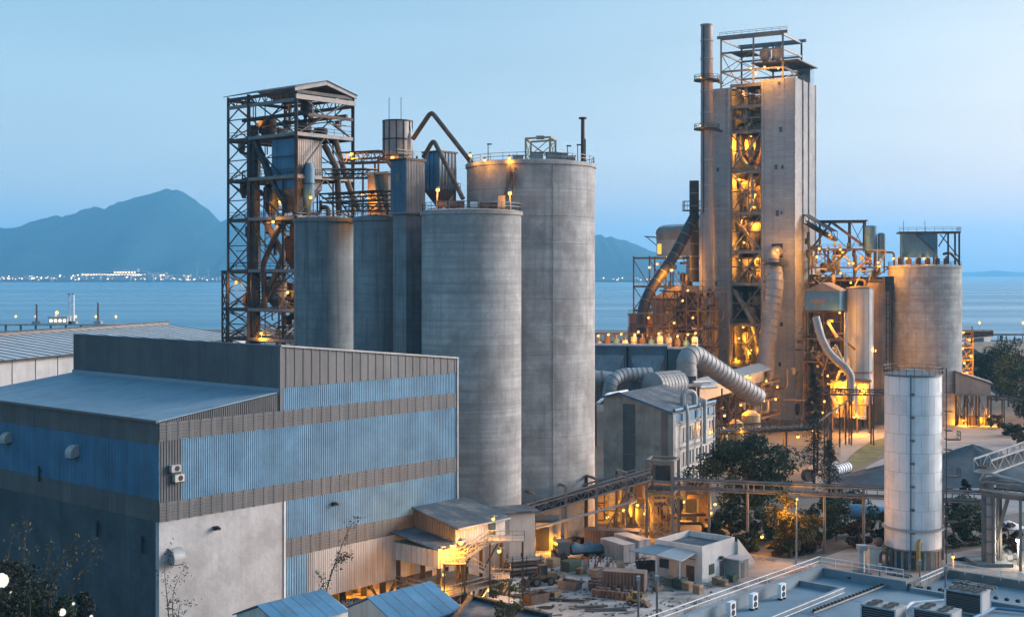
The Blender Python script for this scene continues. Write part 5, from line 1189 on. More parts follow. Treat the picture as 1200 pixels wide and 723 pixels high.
# tall ladder cage left of silo
o = thing('ladder_tower', 'dark caged ladder running up beside the seaside silo', 'ladder', GX(1040.5, 338))
for px in (1038.6, 1042.4): member(o, 'stile', GX(px, 338, 0), P(px, 330, 338), .22, STEEL)
for i in range(30): z = 1 + i * 1.22; member(o, 'rung', GX(1038.6, 338, z), GX(1042.4, 338, z), .1, STEEL); 
for i in range(10): z = 3 + i * 3.6; MB().box(GX(1040.5, 337.6, z), 1.2, 1.0, .2).build('cage_hoop', STEEL, o)
q = P(1041, 332, 338); MB().box(q, 2.4, 2.2, 3.6).build('top_cage', STEEL, o)
# silver and brown silos
c = GX(1007, 332); o = thing('steel_silo', 'smooth silver grey steel silo left of the seaside silo', 'silo', c); MB().lathe(c, [(3.5, 6.5), (3.5, 36.0)], 32).build('silo_shell', mat('silver_shell', (.38, .385, .39), .12, .2, .55, .2, .05, streak=.4, scol=(.25, .22, .2)), o)
MB().lathe(c + Z3 * 14.4, [(3.5, 0), (3.68, .05), (3.68, .35), (3.5, .4)], 32, caps=False).build('hoop', STEELG, o); MB().lathe(c + Z3 * 36, [(3.6, 0), (3.6, .2), (.4, .7)], 32).build('roof_cone', STEEL, o); MB().lathe(c, [(1.0, 3), (3.5, 6.6)], 24).build('cone', STEEL, o)
for i in range(6): q = c + Vector((3.3 * math.cos(i * 1.047), 3.3 * math.sin(i * 1.047), 0)); member(o, 'leg', q, q + Z3 * 7, .4, STEEL)
for k in range(5): member(o, 'weld_seam', c + Vector((3.51 * math.sin(-.9 + k * .45), -3.51 * math.cos(-.9 + k * .45), 7)), c + Vector((3.51 * math.sin(-.9 + k * .45), -3.51 * math.cos(-.9 + k * .45), 36)), .05, STEELG)
c = GX(1030, 345); o = thing('steel_silo', 'brown stained silo squeezed behind the silver one', 'silo', c); MB().lathe(c, [(3.2, 0), (3.2, 37.5)], 28).build('silo_shell', BROWNC, o); MB().lathe(c + Z3 * 37.5, [(3.3, 0), (3.3, .25), (.4, .9)], 28).build('roof_cone', STEEL, o)
# blue clad house and steelwork below
GU = Grid(GX(984, 326), 30.3)
o = thing('clad_cabin', 'blue clad cabin with sloping brown roof beside the tower', 'cabin', GU(0, 0, 30))
MB().gbox(GU, 0, 7, 0, 9, 30.5, 35.4).build('wall', BLUED, o); MB().prism([GU(-.3, -.3, 35.4), GU(-.3, 9.3, 35.4), GU(-.3, 4.5, 37.6)], GU.A * 7.6).build('roof', BROWNC, o)
MB().gbox(GU, -.1, 0, 3.4, 7.6, 32.4, 33.4).build('window', STEELG, o)
for k in range(2): MB().gbox(GU, -.1, 0, 4.2 + k * 1.6, 4.6 + k * 1.6, 31.2, 32.4).build('window_leg', STEELG, o)
GV = Grid(GX(1002, 330), 20)
r1_ = clutter_frame('process_rig', 'rusty lamp-lit steel frame between the tower and silver silo', GV, [0, 6, 12], [3.6, 8, 13], [0, 6, 11, 17, 23, 30], RUST)
GV2 = Grid(GX(1040, 350), 12)
r2_ = clutter_frame('process_rig', 'rusty steel decks with many lamps above the silver silo', GV2, [0, 7], [3, 8.5, 14, 20], [30, 38, 41.5, 46.5], RUST)
GV3 = Grid(GX(1014, 352), 12)
o = clutter_frame('process_rig', 'open dark roof frame with long chute, top of the right plant', GV3, [0, 8], [0, 4, 12], [46, 54.2], STEEL, .36, False, True)
MB().gbox(GV3, -.6, 8.6, -.6, 12.6, 54.2, 54.5).build('roof', STEEL, o); member(o, 'chute', GV3(0, 9, 54), GV3(0, -1.5, 46), .7, RUST); member(o, 'chute', GV3(2, 9, 54), GV3(2, 14, 47), .6, RUST)
for px, z0, z1, r_, lab in ((1020.5, 46, 52.6, 1.7, 'taller blue grey tank on the right plant roof'), (1033, 44, 50.6, 1.0, 'slim blue grey tank on the right plant roof')):
    c = GX(px, 350); o = thing('roof_tank', lab, 'tank', c + Z3 * z0); MB().lathe(c, [(r_, z0), (r_, z1), (r_ * .6, z1 + .3)], 20).build('tank_shell', BLUED, o)
    for z in (z0 + 1.5, z0 + 4): MB().lathe(c + Z3 * z, [(r_ * 1.04, 0), (r_ * 1.04, .2)], 20).build('hoop', STEELG, o)
    for i in range(4): q = c + Vector((r_ * math.cos(i * 1.57 + .4), r_ * math.sin(i * 1.57 + .4), 0)); member(o, 'leg', q + Z3 * (z0 - 4), q + Z3 * (z0 + .5), .2, STEEL)
gallery('truss conveyor sloping down from behind the tower to the right plant', P(945, 262, 356), P(978, 282, 350), 3, 2.4, STEEL, STEEL)
for k, (px, py, dd, pw) in enumerate(((957, 301, 345, 1800), (960, 291, 345, 5000), (969, 293, 344, 3500), (985, 292, 346, 1500), (995, 308, 340, 2500), (1000, 308.5, 340, 2500), (1029, 307, 341, 4000), (972, 275, 350, 800), (985, 320, 340, 2500), (997, 331, 338, 1800), (988, 300, 344, 2500), (972, 379, 322, 3500), (984, 366, 323, 2500), (970, 440, 322, 3000), (966, 470, 320, 2000), (981, 482, 318, 2500), (964, 483, 315, 2500), (1001, 488, 316, 4000), (988, 448, 322, 9000), (1012, 452, 324, 9000), (1000, 460, 322, 7000), (975, 410, 324, 2200), (1002, 478, 320, 3000))):
    lamp(P(px, py, dd), 'orange lamp in the right plant, %s' % ('low at the tower edge', 'large pair at the tower edge, left', 'large pair at the tower edge, right', 'under the roof frame', 'left of the twin lamps on the deck', 'right of the twin lamps on the deck', 'large one under the blue tanks', 'high below the truss conveyor', 'under the lamp deck', 'behind the silver silo top', 'middle of the deck', 'under the blue cabin', 'at the blue cabin floor', 'halfway down the frame', 'low left in the frame', 'white hot near the ground on the left', 'at ground level by the conifer', 'white hot at the silo foot', 'bright left bay under the silver silo', 'bright right bay under the silver silo', 'bright middle bay under the silver silo', 'behind the bent duct', 'low right in the frame')[k], pw * .6, r=.34 if k in (1, 2, 6, 17) else .27)
duct('bent_duct', 'grey bent duct snaking down below the blue cabin', 'duct', [P(956, 372, 318), P(962, 396, 316), P(972, 415, 315), P(992, 432, 314), P(997, 440, 314), P(997, 470, 314)], .95, PIPE, 1.6, GALV, rad=2.5)
pipe('standpipe', 'grey standpipe beside the bent duct', 'pipe', [P(991, 366, 321), P(991, 440, 320)], .4, PIPE); pipe('standpipe', 'short grey standpipe under the silver silo', 'pipe', [P(1003, 452, 318), P(1003, 488, 317), P(1014, 490, 318)], .45, PIPE)
o = thing('lit_enclosure', 'glowing steel enclosure under the silver silo', 'enclosure', GX(1000, 324)); GE = Grid(GX(1019, 321.5), 10)
MB().gbox(GE, 4, 4.4, .2, 8.6, 3.5, 13).build('back_panel', OCH, o)
for bb in (0, 3, 6, 9): member(o, 'post', GE(0, bb, 0), GE(0, bb, 12.6), .35, RUST)
for z in (7, 12.6): member(o, 'beam', GE(0, 0, z), GE(0, 9, z), .4, RUST)
for bb in (1.5, 4.5, 7.5): MB().lathe(GE(2.6, bb, 3.5), [(.9, 0), (.9, 5.5), (.4, 7)], 12).build('filter_bag', OCH, o)
MB().gbox(GE, -.5, 5, -.5, 9.5, 12.8, 13.1).build('roof', STEEL, o)
clutter(r1_, GV, (-1, 8), (3, 16), (2, 30), 60, (RUST, STEEL, PIPE, OCH), 73, .45)
clutter(r2_, GV2, (-1, 6), (2, 22), (36, 48), 70, (RUST, STEEL, PIPE, OCH, STEELG), 74, .45)
# scattered pipes through the right plant
rp = random.Random(5)
for k in range(14):
    px = rp.uniform(958, 1036); py = rp.uniform(288, 328); dd = rp.uniform(338, 350); q = P(px, py, dd)
    pipe('process_pipe', 'thin pipe among the right plant decks near %s' % ('the tower edge', 'the roof frame', 'the twin lamps', 'the blue tanks', 'the truss conveyor', 'the large lamp pair', 'the slim tank', 'the lamp deck edge', 'the silver silo top', 'the brown silo top', 'the deck stair', 'the chute foot', 'the lower deck', 'the upper deck')[k], 'pipe', [q, q + Vector((rp.uniform(-4, 4), 0, 0)), q + Vector((rp.uniform(-4, 4), rp.uniform(-1, 1), rp.uniform(-6, -2)))], rp.uniform(.16, .4), rp.choice((PIPE, RUST, STEEL)), .8)
for k in range(12):
    px = rp.uniform(957, 990); py = rp.uniform(375, 470); dd = rp.uniform(319, 328); q = P(px, py, dd)
    pipe('process_pipe', 'thin pipe in the lower right plant, %s' % ('below the blue cabin', 'left of the bent duct', 'right of the bent duct', 'behind the bent duct', 'at mid height', 'near the tower wall', 'above the glowing enclosure', 'near the silver silo', 'low at the frame foot', 'high under the cabin floor', 'beside the standpipe', 'near the conifer top')[k], 'pipe', [q, q + Vector((rp.uniform(-3, 3), 0, 0)), q + Vector((rp.uniform(-3, 3), 0, rp.uniform(-6, -2)))], rp.uniform(.16, .42), rp.choice((PIPE, RUST, OCH)), .8)
gallery('pipe walkway from the frame foot to the white tank side', P(962, 462, 300), P(1048, 463, 300), 2, 1.2, RUST, False, (.1, .4, .7, 1), 0)
# posts row receding by the conifer
o = thing('trestle_row', 'row of slim steel trestle posts leading from the conifer to the silo foot', 'trestle', GX(975, 280))
tp = [(958, 258), (966, 268), (974, 278), (984, 290), (991, 300), (998, 310)]
for px, dd in tp: member(o, 'post', GX(px, dd, 0), GX(px, dd, 11 - (dd - 258) * .02), .3, STEEL)
for (p0, d0_), (p1, d1_) in zip(tp, tp[1:]): member(o, 'beam', GX(p0, d0_, 10), GX(p1, d1_, 10), .3, STEEL); member(o, 'brace', GX(p0, d0_, 5), GX(p1, d1_, 10), .15, STEEL)

# lit conveyor tower and lean-to right of the seaside silo
GL = Grid(GX(1140, 362), 15)
clutter_frame('conveyor_tower', 'small lamp-lit steel tower right of the seaside silo, feeding the jetty', GL, [0, 5], [0, 3.2], [0, 12, 15.5, 19, 23.5], RUST, .3, cat='tower')
for k, (px, py, pw) in enumerate(((1129, 389, 900), (1136, 398, 2200), (1138, 417, 2500), (1130, 425, 2000), (1133, 437, 2200), (1128, 408, 1200))):
    lamp(P(px, py, 360), 'orange lamp on the small conveyor tower, %s' % ('topmost', 'second from the top', 'third, at mid height', 'left of the lower pair', 'lowest', 'behind the upper deck')[k], pw, r=.34)
gallery('sloped belt gallery from the small conveyor tower to the jetty', P(1134, 396, 362), P(1158, 394, 420), 3, 2, STEEL, STEEL)
GN = Grid(GX(1161, 335), 15)
o = thing('lean_to', 'grey lean-to shed on steel legs at the foot of the seaside silo', 'shed', GN(0, 0))
MB().prism([GN(0, 0, 8.5), GN(0, 8.6, 8.5), GN(0, 8.6, 14), GN(0, 0, 11)], GN.A * 8).build('wall', mat('grey_render', (.24, .245, .25), .2, .3, .85, 0, .15, streak=.6, scol=(.14, .13, .12)), o)
MB().prism([GN(-.5, -.6, 11.05), GN(-.5, 8.8, 14.15), GN(-.5, 8.8, 14.4), GN(-.5, -.6, 11.3)], GN.A * 9).build('roof', ROOFD, o)
MB().gbox(GN, -1, 9, -1, 9, 8.1, 8.5).build('floor_slab', CONCD, o)
for bb in (0, 2.9, 5.8, 8.6):
    for a in (0, 8): member(o, 'leg', GN(a, bb, 0), GN(a, bb, 8.2), .4, RUST)
for bb0 in (0, 2.9, 5.8): xbrace(o, GN(0, bb0), GN(0, bb0 + 2.9), .3, 7.8, .16, RUST, 1, True)
for k, (px, py, pw) in enumerate(((1129, 492, 3500), (1150, 489, 1500), (1160, 487, 2500))): lamp(P(px, py, 338), 'orange lamp under the grey lean-to, %s' % ('at the left, lighting the wall', 'among the machines', 'at the right corner')[k], pw * .6, r=.28)
for k in range(5):
    q = GN(3, 1 + k * 1.6); o = thing('machine_skid', 'rusty pump machine under the grey lean-to, %s from the right' % ('first', 'second', 'third', 'fourth', 'fifth')[k], 'machine', q); MB().box(q + Z3 * 1.2, 1.1, 1.6, 2.4).build('case', RUST, o); MB().cyl(q + Z3 * 2.4, q + Z3 * 4.6, .35, .35, 10).build('riser', TANKD, o)
gallery('thin pipe bridge running right from the grey lean-to', P(1160, 468, 336), P(1215, 468, 336), 1.4, .8, STEEL, False, (.28, .9), 0)
# far sheds at the right edge
GY = Grid(GX(1153, 480), 30)
o = thing('far_shed', 'grey shed with steep single slope behind the conveyor tower', 'shed', GY(0, 0)); MB().prism([GY(0, 0, 0), GY(0, 10, 0), GY(0, 10, 10.5), GY(0, 0, 18)], GY.A * 14).build('wall', mat('slate_sheet', (.2, .22, .24), .2, .3, .7), o); MB().prism([GY(-.4, -.4, 18.3), GY(-.4, 10.4, 10.5), GY(-.4, 10.4, 10.8), GY(-.4, -.4, 18.6)], GY.A * 15).build('roof', ROOFD, o)
GY2 = Grid(GX(1185, 430), 62)
o = thing('far_shed', 'large low brown roofed shed at the right edge by the jetty', 'shed', GY2(0, 0))
MB().prism([GY2(0, 0, 0), GY2(0, 40, 0), GY2(0, 40, 6), GY2(0, 20, 15.5), GY2(0, 0, 6)], GY2.A * 60).build('wall', mat('brown_roof', (.24, .2, .175), .2, .1, .85), o)
for i in range(10):
    MB().prism([GY2(i * 6 + .1, -.5, 6.1), GY2(i * 6 + 6, -.5, 6.1), GY2(i * 6 + 6, 20, 15.7), GY2(i * 6 + .1, 20, 15.7)], (0, 0, .15)).build('roof_sheet', BROWNC, o)
    MB().prism([GY2(i * 6 + .1, 40.5, 6.1), GY2(i * 6 + 6, 40.5, 6.1), GY2(i * 6 + 6, 20, 15.7), GY2(i * 6 + .1, 20, 15.7)], (0, 0, .15)).build('roof_sheet', BROWNC, o)
lamp(P(1162, 417, 470), 'small orange lamp by the steep grey shed', 900, base=GX(1162, 470, 0), r=.4)

lamp(GX(1048, 333, 10.5), 'orange lamp at the left foot of the seaside silo', 1300, base=GX(1048, 333, 0), r=.2, toward=(0, .3, 1.0))
lamp(GX(1026, 331, 20), 'orange lamp between the silver and brown silos', 700, r=.2, toward=(-.5, -.6, .3))

GHX = Grid(GX(1036, 356), 12)
o = thing('process_house', 'dark brown clad process house behind the right plant rigs', 'building', GHX(0, 0))
MB().gbox(GHX, 0, 10, 0, 19, 0, 38.5).build('wall', mat('soot_sheet', (.085, .072, .066), .3, .3, .85, 0, .1, streak=.5), o); MB().gbox(GHX, -.4, 10.4, -.4, 19.4, 38.5, 38.9).build('roof', STEEL, o)
for k in range(12): MB().gbox(GHX, -.14, .02, .4 + k * 1.6, .58 + k * 1.6, 0, 38.5).build('cladding_rib', RUST, o)
for z in (12, 21, 30): MB().gbox(GHX, -.5, .02, 0, 19, z, z + .35).build('floor_band', STEELG, o)
for k in range(5): MB().gbox(GHX, -.1, .03, 2.2 + k * 3.4, 4.0 + k * 3.4, 32, 34.6).build('opening', BLACK, o)
# ================================================================== loading shed and stairs at the warehouse end
o = thing('loading_shed', 'weathered loading shed with dark sloping roof at the warehouse end', 'shed', GW(35.3, -7))
MB().prism([GW(35.3, 0, 8.2), GW(35.3, -6.9, 8.2), GW(35.3, -6.9, 10.4), GW(35.3, 0, 11.9)], GW.A * 8.6).build('wall', WHITES, o)
for i in range(7):
    a0, a1 = 34.9 + i * 1.35, 34.9 + (i + 1) * 1.35 - .03
    MB().prism([GW(a0, .0, 12.0), GW(a1, 0, 12.0), GW(a1, -7.5, 10.4), GW(a0, -7.5, 10.4)], (0, 0, .14)).build('roof_sheet', ROOFD, o)
clad(o, 'cladding_sheet', GW(35.28, 0), -GW.B, -GW.A, 6.9, 8.2, 10.4, GREYS, sheet=1.15, pitch=.38, top=lambda a: 11.9 - 1.5 * a / 6.9)
clad(o, 'cladding_sheet', GW(35.3, -6.92), GW.A, -GW.B, 5.6, 8.2, 10.4, WHITES, sheet=1.4, pitch=.45)
MB().gbox(GW, 41.0, 42.1, -7.05, -6.9, 8.25, 10.2).build('door', GREENP, o); MB().gbox(GW, 42.2, 43.9, -7.0, -6.9, 8.2, 10.4).build('wall_panel', CREAM, o)
MB().bar(GW(35.0, -7.55, 10.42), GW(44.2, -7.55, 10.42), .22, .2).build('gutter', GALV, o)
for a in (36, 40, 43.6):
    for bb in (-6.6, -1): member(o, 'leg', GW(a, bb, 0), GW(a, bb, 8.2), .4, STEEL)
for a in (36, 40): xbrace(o, GW(a, -6.6), GW(a + 3.6, -6.6), 4.2, 8, .18, STEEL, 1, True)
MB().gbox(GW, 35, 44.6, -8.4, -.2, 8.0, 8.2).build('floor_deck', STEELG, o)
o = thing('canopy_shed', 'lower pale hopper canopy below the loading shed', 'shed', GW(31.8, -4))
MB().gbox(GW, 31.8, 36.2, -7.7, -.15, 6.5, 8.5).build('wall', CREAM, o); MB().prism([GW(31.4, 0, 9.6), GW(31.4, -8.1, 8.5), GW(31.4, -8.1, 8.65), GW(31.4, 0, 9.75)], GW.A * 4.7).build('roof', ROOFD, o)
for k in range(9): MB().gbox(GW, 31.68, 31.8, -7.6 + k * .85, -7.48 + k * .85, 6.5, 8.5).build('cladding_rib', WHITES, o)
for k in range(6): MB().gbox(GW, 31.9 + k * .8, 32.0 + k * .8, -7.8, -7.7, 6.5, 8.5).build('cladding_rib', WHITES, o)
for a, bb in ((32, -7.4), (36, -7.4), (32, -.8), (36, -.8)): member(o, 'leg', GW(a, bb, 0), GW(a, bb, 6.5), .5, STEEL)
MB().gbox(GW, 31.2, 41, -9.4, -1.2, 3.5, 3.7).build('platform', STEELG, o)
rail(o, [GW(31.2, -1.2, 3.7), GW(31.2, -9.4, 3.7), GW(41, -9.4, 3.7)], 1.1, STEELG, 1.2)
for a in (31.6, 36, 40.6): member(o, 'platform_post', GW(a, -9.1, 0), GW(a, -9.1, 3.5), .28, STEEL); member(o, 'brace', GW(a, -9.1, 1.2), GW(a + 2.2, -9.1, 3.4), .16, STEEL)
def stair(parent, p0, p1, w=1.1, m=GALV):
    p0 = Vector(p0); p1 = Vector(p1); h = Vector((p1.x - p0.x, p1.y - p0.y, 0)).normalized(); s = Vector((-h.y, h.x, 0)) * w / 2; n = max(4, int(abs(p1.z - p0.z) / .24))
    for k in (-1, 1):
        member(parent, 'stringer', p0 + s * k, p1 + s * k, .1, m, .32); member(parent, 'handrail', p0 + s * k + Z3 * 1.05, p1 + s * k + Z3 * 1.05, .08, m); member(parent, 'handrail', p0 + s * k + Z3 * .55, p1 + s * k + Z3 * .55, .05, m)
        for i in range(5): q = p0.lerp(p1, i / 4) + s * k; member(parent, 'baluster', q, q + Z3 * 1.05, .06, m)
    for i in range(n + 1): q = p0.lerp(p1, i / n); member(parent, 'tread', q - s, q + s, .28, m, .04)
o = thing('zigzag_stair', 'lamp-lit zigzag steel stair beside the loading shed', 'stair', GX(555, 156))
q1, q2, q3, q4, q5 = P(575, 632, 148.5), P(536, 658, 147), P(545, 660, 149.5), P(578, 676, 151), P(556, 704, 153)
stair(o, q2, q1); stair(o, q3, q4); stair(o, Vector((q5.x, q5.y, .1)), q4 + Vector((0, 1.3, 0)))
for c, sx, sy in ((q1 + Vector((1.8, .8, -.05)), 4.2, 3), (q2 + Vector((-.3, 1.3, -.05)), 2.6, 4), (q4 + Vector((.8, .7, -.05)), 2.4, 3.2)):
    MB().box(c, sx, sy, .15).build('landing', GALV, o); rail(o, [c + Vector((-sx / 2, -sy / 2, .1)), c + Vector((sx / 2, -sy / 2, .1)), c + Vector((sx / 2, sy / 2, .1))], 1.1, GALV, 1.2, .08)
    for i, j in ((-1, -1), (1, -1), (1, 1)): member(o, 'post', Vector((c.x + i * sx * .45, c.y + j * sy * .45, 0)), c + Vector((i * sx * .45, j * sy * .45, 0)), .2, STEEL)
for k, (px, py, dd, pw, r_) in enumerate(((578, 607, 149, 1100, .2), (531, 638.5, 146, 2400, .36), (540, 634.5, 146.5, 1500, .3), (516, 643.5, 143.5, 1300, .24), (561.5, 639.5, 150, 350, .13), (585, 644.5, 151.5, 900, .24), (520, 672, 149, 1200, .2), (500, 684, 150, 1500, .2), (572, 690, 154, 1400, .2))):
    lamp(P(px, py, dd), 'orange lamp at the loading shed, %s' % ('under the gutter end', 'largest, left of the bright pair', 'right of the bright pair', 'at the canopy corner', 'tiny one on the upper stair', 'right of the zigzag stair', 'under the platform', 'deep below the canopy', 'at the stair foot')[k], pw * .5, r=r_)
for k, (px, py, sx, sz, m_) in enumerate(((520, 702, 3.4, 1.5, STEELG), (507, 700, 1.3, 2.1, YELLOW), (492, 703, 1.2, 1.2, RUST), (535, 706, 1.6, 1.2, RUST), (478, 705, 1.0, 1.0, RUST), (549, 704, .8, 1.6, GALV))):
    q = G(px, py); o = thing('storage_bin', ('long grey steel bin under the loading shed', 'tall lit cabinet under the loading shed', 'rusty box left under the loading shed', 'rusty box right of the long grey bin', 'small rusty box at the bay opening', 'slim silver cabinet near the stair foot')[k], 'bin', q); MB().box(q + Z3 * sz / 2, sx, 1.4, sz, GW.A).build('case', m_, o); MB().box(q + Z3 * (sz + .05), sx + .1, 1.5, .1, GW.A).build('lid', STEEL, o)

# ================================================================== belt conveyor trestle and pipe rack
rk = thing('belt_trestle', 'inclined belt conveyor trestle on portal posts in front of the silos', 'conveyor', GX(590, 182))
def rz(px): return 4.7 + (9.3 - 4.7) * (px - 590) / (758 - 590)
def rd(px): return 182 + (190 - 182) * (px - 590) / (758 - 590)
for px, top in ((590, 582), (626, 579), (663, 569.5), (699, 561), (734, 554)):
    d_ = rd(px); zt_ = CAMH - (top - HOR) / FPX * d_
    f, b_ = GX(px, d_), GX(px - 11.5, d_ + 3.2)
    member(rk, 'post', f, f + Z3 * zt_, .38, STEELG); member(rk, 'post', b_, b_ + Z3 * zt_, .34, RUST); member(rk, 'portal_beam', f + Z3 * zt_, b_ + Z3 * zt_, .34, STEELG); member(rk, 'portal_beam', f + Z3 * (rz(px) - .4), b_ + Z3 * (rz(px) - .4), .3, STEELG)
e0, e1 = GX(545, rd(545), rz(545)), GX(762, rd(762), rz(762))
bk = Vector((-1.35, 3.0, 0))
for off, z in ((Vector((0, 0, 0)), 0), (Vector((0, 0, 0)), 1.25), (bk, 0), (bk, 1.25)): member(rk, 'chord', e0 + off + Z3 * z, e1 + off + Z3 * z, .18, STEELG, .24)
n = 26
for i in range(n + 1):
    q = e0.lerp(e1, i / n); member(rk, 'upright', q, q + Z3 * 1.25, .1, STEELG); member(rk, 'upright', q + bk, q + bk + Z3 * 1.25, .1, STEELG)
    member(rk, 'roller', q + Z3 * .75, q + bk + Z3 * .75, .16, STEEL, kind='cyl')
    if i < n: q2_ = e0.lerp(e1, (i + 1) / n); member(rk, 'diagonal', q + Z3 * (1.25 if i % 2 else 0), q2_ + Z3 * (0 if i % 2 else 1.25), .08, STEELG)
MB().bar(e0 + bk * .5 + Z3 * .9, e1 + bk * .5 + Z3 * .9, 1.4, .06).build('belt', BLACK, rk); MB().bar(e0 + bk * .5, e1 + bk * .5, 2.6, .08).build('walk_deck', STEEL, rk)
pipe('service_pipe', 'pale pipe slung below the inclined belt trestle', 'pipe', [GX(628, 183.4, 3.7), GX(663, 185.1, 4.5), GX(746, 189, 6.6)], .2, GALV); pipe('service_pipe', 'thin pipe along the top rail of the inclined belt trestle', 'pipe', [e0 + Z3 * 1.7, e1 + Z3 * 1.7], .14, STEELG)
for (p0, p1) in ((590, 626), (699, 734)):
    member(rk, 'brace', GX(p0, rd(p0), .5), GX(p1, rd(p1), rz(p1) - 1), .14, RUST); member(rk, 'brace', GX(p1, rd(p1), .5), GX(p0, rd(p0), rz(p0) - 1), .14, RUST)
member(rk, 'chute', GX(618, 186, 5), GX(632, 187, .2), .5, STEEL)
# transfer tower
TTg = Grid(GX(775, 190.5), 60)
tt = thing('transfer_tower', 'blue grey steel transfer tower joining the belt trestle and pipe rack', 'tower', GX(772, 191))
tp_ = [GX(757.5, 191), GX(788, 189.5), GX(795, 193.5), GX(764, 195)]
for q in tp_: member(tt, 'post', q, q + Z3 * 12.3, .42, STEELG)
for z in (7.6, 9.2, 12.2):
    for i in range(4): member(tt, 'beam', tp_[i] + Z3 * z, tp_[(i + 1) % 4] + Z3 * z, .32, STEELG)
for i in (0, 1, 2, 3):
    for z0, z1 in ((.3, 3.8), (3.8, 7.4)): xbrace(tt, tp_[i], tp_[(i + 1) % 4], z0, z1, .09, STEELG)
member(tt, 'yellow_beam', GX(760, 190.6, 7.2), GX(800, 188.8, 7.2), .25, YELLOW); MB().prism([q + Z3 * 7.9 for q in tp_], (0, 0, .12)).build('deck', STEEL, tt); rail(tt, [q + Z3 * 8 for q in tp_], 1.1, STEELG, 1.2, .07, True)
MB().box(GX(776, 192.5, 10.2), 2.2, 2, 2.4).build('drive_house', STEEL, tt)
# horizontal pipe rack
pr = thing('pipe_rack', 'long pipe rack on round posts crossing in front of the trees', 'pipe rack', GX(966, 187))
r0, r1 = GX(790, 190, 8.2), GX(1152, 178.5, 8.2)
def rkp(px):
    u = (px - 600) / FPX; t = (u * r0.y - r0.x) / ((r1.x - r0.x) - u * (r1.y - r0.y)); return r0.lerp(r1, t)
for px in (831, 876, 920, 966, 1012, 1105):
    q = rkp(px); member(pr, 'post', Vector((q.x, q.y - .0, 0)), q + Z3 * 1.5, .42, STEELG, kind='cyl'); member(pr, 'cross_arm', q + Vector((-.2, -.9, 0)), q + Vector((.2, .9, 0)), .3, STEELG); member(pr, 'cross_arm', q + Vector((-.2, -.9, 1.2)), q + Vector((.2, .9, 1.2)), .3, STEELG)
for dy, z in ((-.8, 0), (.8, 0), (-.8, 1.25), (.8, 1.25)): member(pr, 'chord', r0 + Vector((0, dy, z)), r1 + Vector((0, dy, z)), .14, STEELG, .18)
for i in range(31): q = r0.lerp(r1, i / 30); member(pr, 'upright', q + Vector((0, -.8, 0)), q + Vector((0, -.8, 1.25)), .1, STEELG)
for k, (dy, z, r_, m_) in enumerate(((-.4, .25, .13, STEELG), (.1, .28, .18, STEELG), (.5, .22, .1, RUST), (-.3, 1.5, .15, STEELG), (.35, 1.5, .13, STEEL))):
    pipe('service_pipe', 'pipe on the long pipe rack, %s' % ('lower front', 'lower middle', 'lower back', 'upper front', 'upper back')[k], 'pipe', [r0 + Vector((0, dy, z)), r1 + Vector((0, dy, z))], r_, m_)
# truss tower and rising gallery at the right edge
o = thing('gallery_pier', 'steel pier with round pillar carrying the rising gallery at the right', 'pier', GX(1158, 177))
MB().cyl(GX(1160.5, 176.5, 0), GX(1160.5, 176.5, 11.4), .75, .7, 16).build('round_pillar', TANKD, o)
for px, dd in ((1152.5, 176.5), (1153, 180), (1170, 178)): member(o, 'post', GX(px, dd, 0), GX(px, dd, 12.4), .45, STEELG)
member(o, 'raking_strut', GX(1163, 177.2, 1.5), GX(1182, 176.5, 9.5), .5, STEELG); member(o, 'beam', GX(1152.5, 176.5, 9.6), GX(1215, 172, 9.6), .4, STEELG); member(o, 'beam', GX(1152.5, 176.5, 12.2), GX(1170, 178, 12.2), .35, STEELG)
for i in range(6): MB().lathe(GX(1160.5, 176.5, 1.5 + i * 1.7), [(.78, 0), (.84, .05), (.84, .2), (.78, .25)], 16, caps=False).build('pillar_ring', STEELG, o)
MB().box(GX(1158, 177.4, .25), 5, 5, .5).build('footing', CONCD, o)
gallery('rising belt gallery leaving the frame at the right edge', GX(1151, 178, 12.4), P(1212, 532, 190), 2.4, 1.8, GALV, False)
gallery('level pipe gallery below the rising belt at the right edge', GX(1153, 177.5, 9.9), GX(1216, 172.5, 9.9), 2.4, 1.5, STEELG, False, (.25, .75), 0)
for k in range(3): pipe('service_pipe', 'pipe at the right edge gallery, %s' % ('highest', 'middle', 'lowest')[k], 'pipe', [GX(1149, 177, 11.5 - k * .6), GX(1155, 175.6, 12.8 - k * 1.2), GX(1216, 171.5, 11.6 - k * .7)], .2, (GALV, STEELG, PIPE)[k], .6)

# ================================================================== white cylindrical tank
ct = GX(1070, 176.5); wt = thing('white_tank', 'tall white plated cylindrical tank on a skirt', 'tank', ct)
R = 3.78
MB().lathe(ct, [(R - .06, 2.6), (R - .06, 26.0)], 48).build('inner_shell', CONC2, wt)
rp = random.Random(2)
NP = 12; h0 = 5.4; hc = (26.0 - h0) / 8
me = {}
for i in range(8):
    for j in range(NP):
        a0 = 2 * PI * (j + (.5 if i % 2 else 0)) / NP; b = MB(); K = 4
        for z in (h0 + i * hc + .02, h0 + (i + 1) * hc - .02):
            for t in range(K + 1): a = a0 + (2 * PI / NP - .009) * t / K; b.v.append(ct + Vector((math.cos(a) * R, math.sin(a) * R, z)))
        b.f = [(t, t + 1, t + K + 2, t + K + 1) for t in range(K)]; b.sm = True
        b.build('shell_plate', WHITE, wt)
for j in range(NP):
    a0 = 2 * PI * j / NP; b = MB(); K = 4
    for z in (2.75, 5.2):
        for t in range(K + 1): a = a0 + (2 * PI / NP - .009) * t / K; b.v.append(ct + Vector((math.cos(a) * R, math.sin(a) * R, z)))
    b.f = [(t, t + 1, t + K + 2, t + K + 1) for t in range(K)]; b.sm = True; b.build('shell_plate', WHITE, wt)
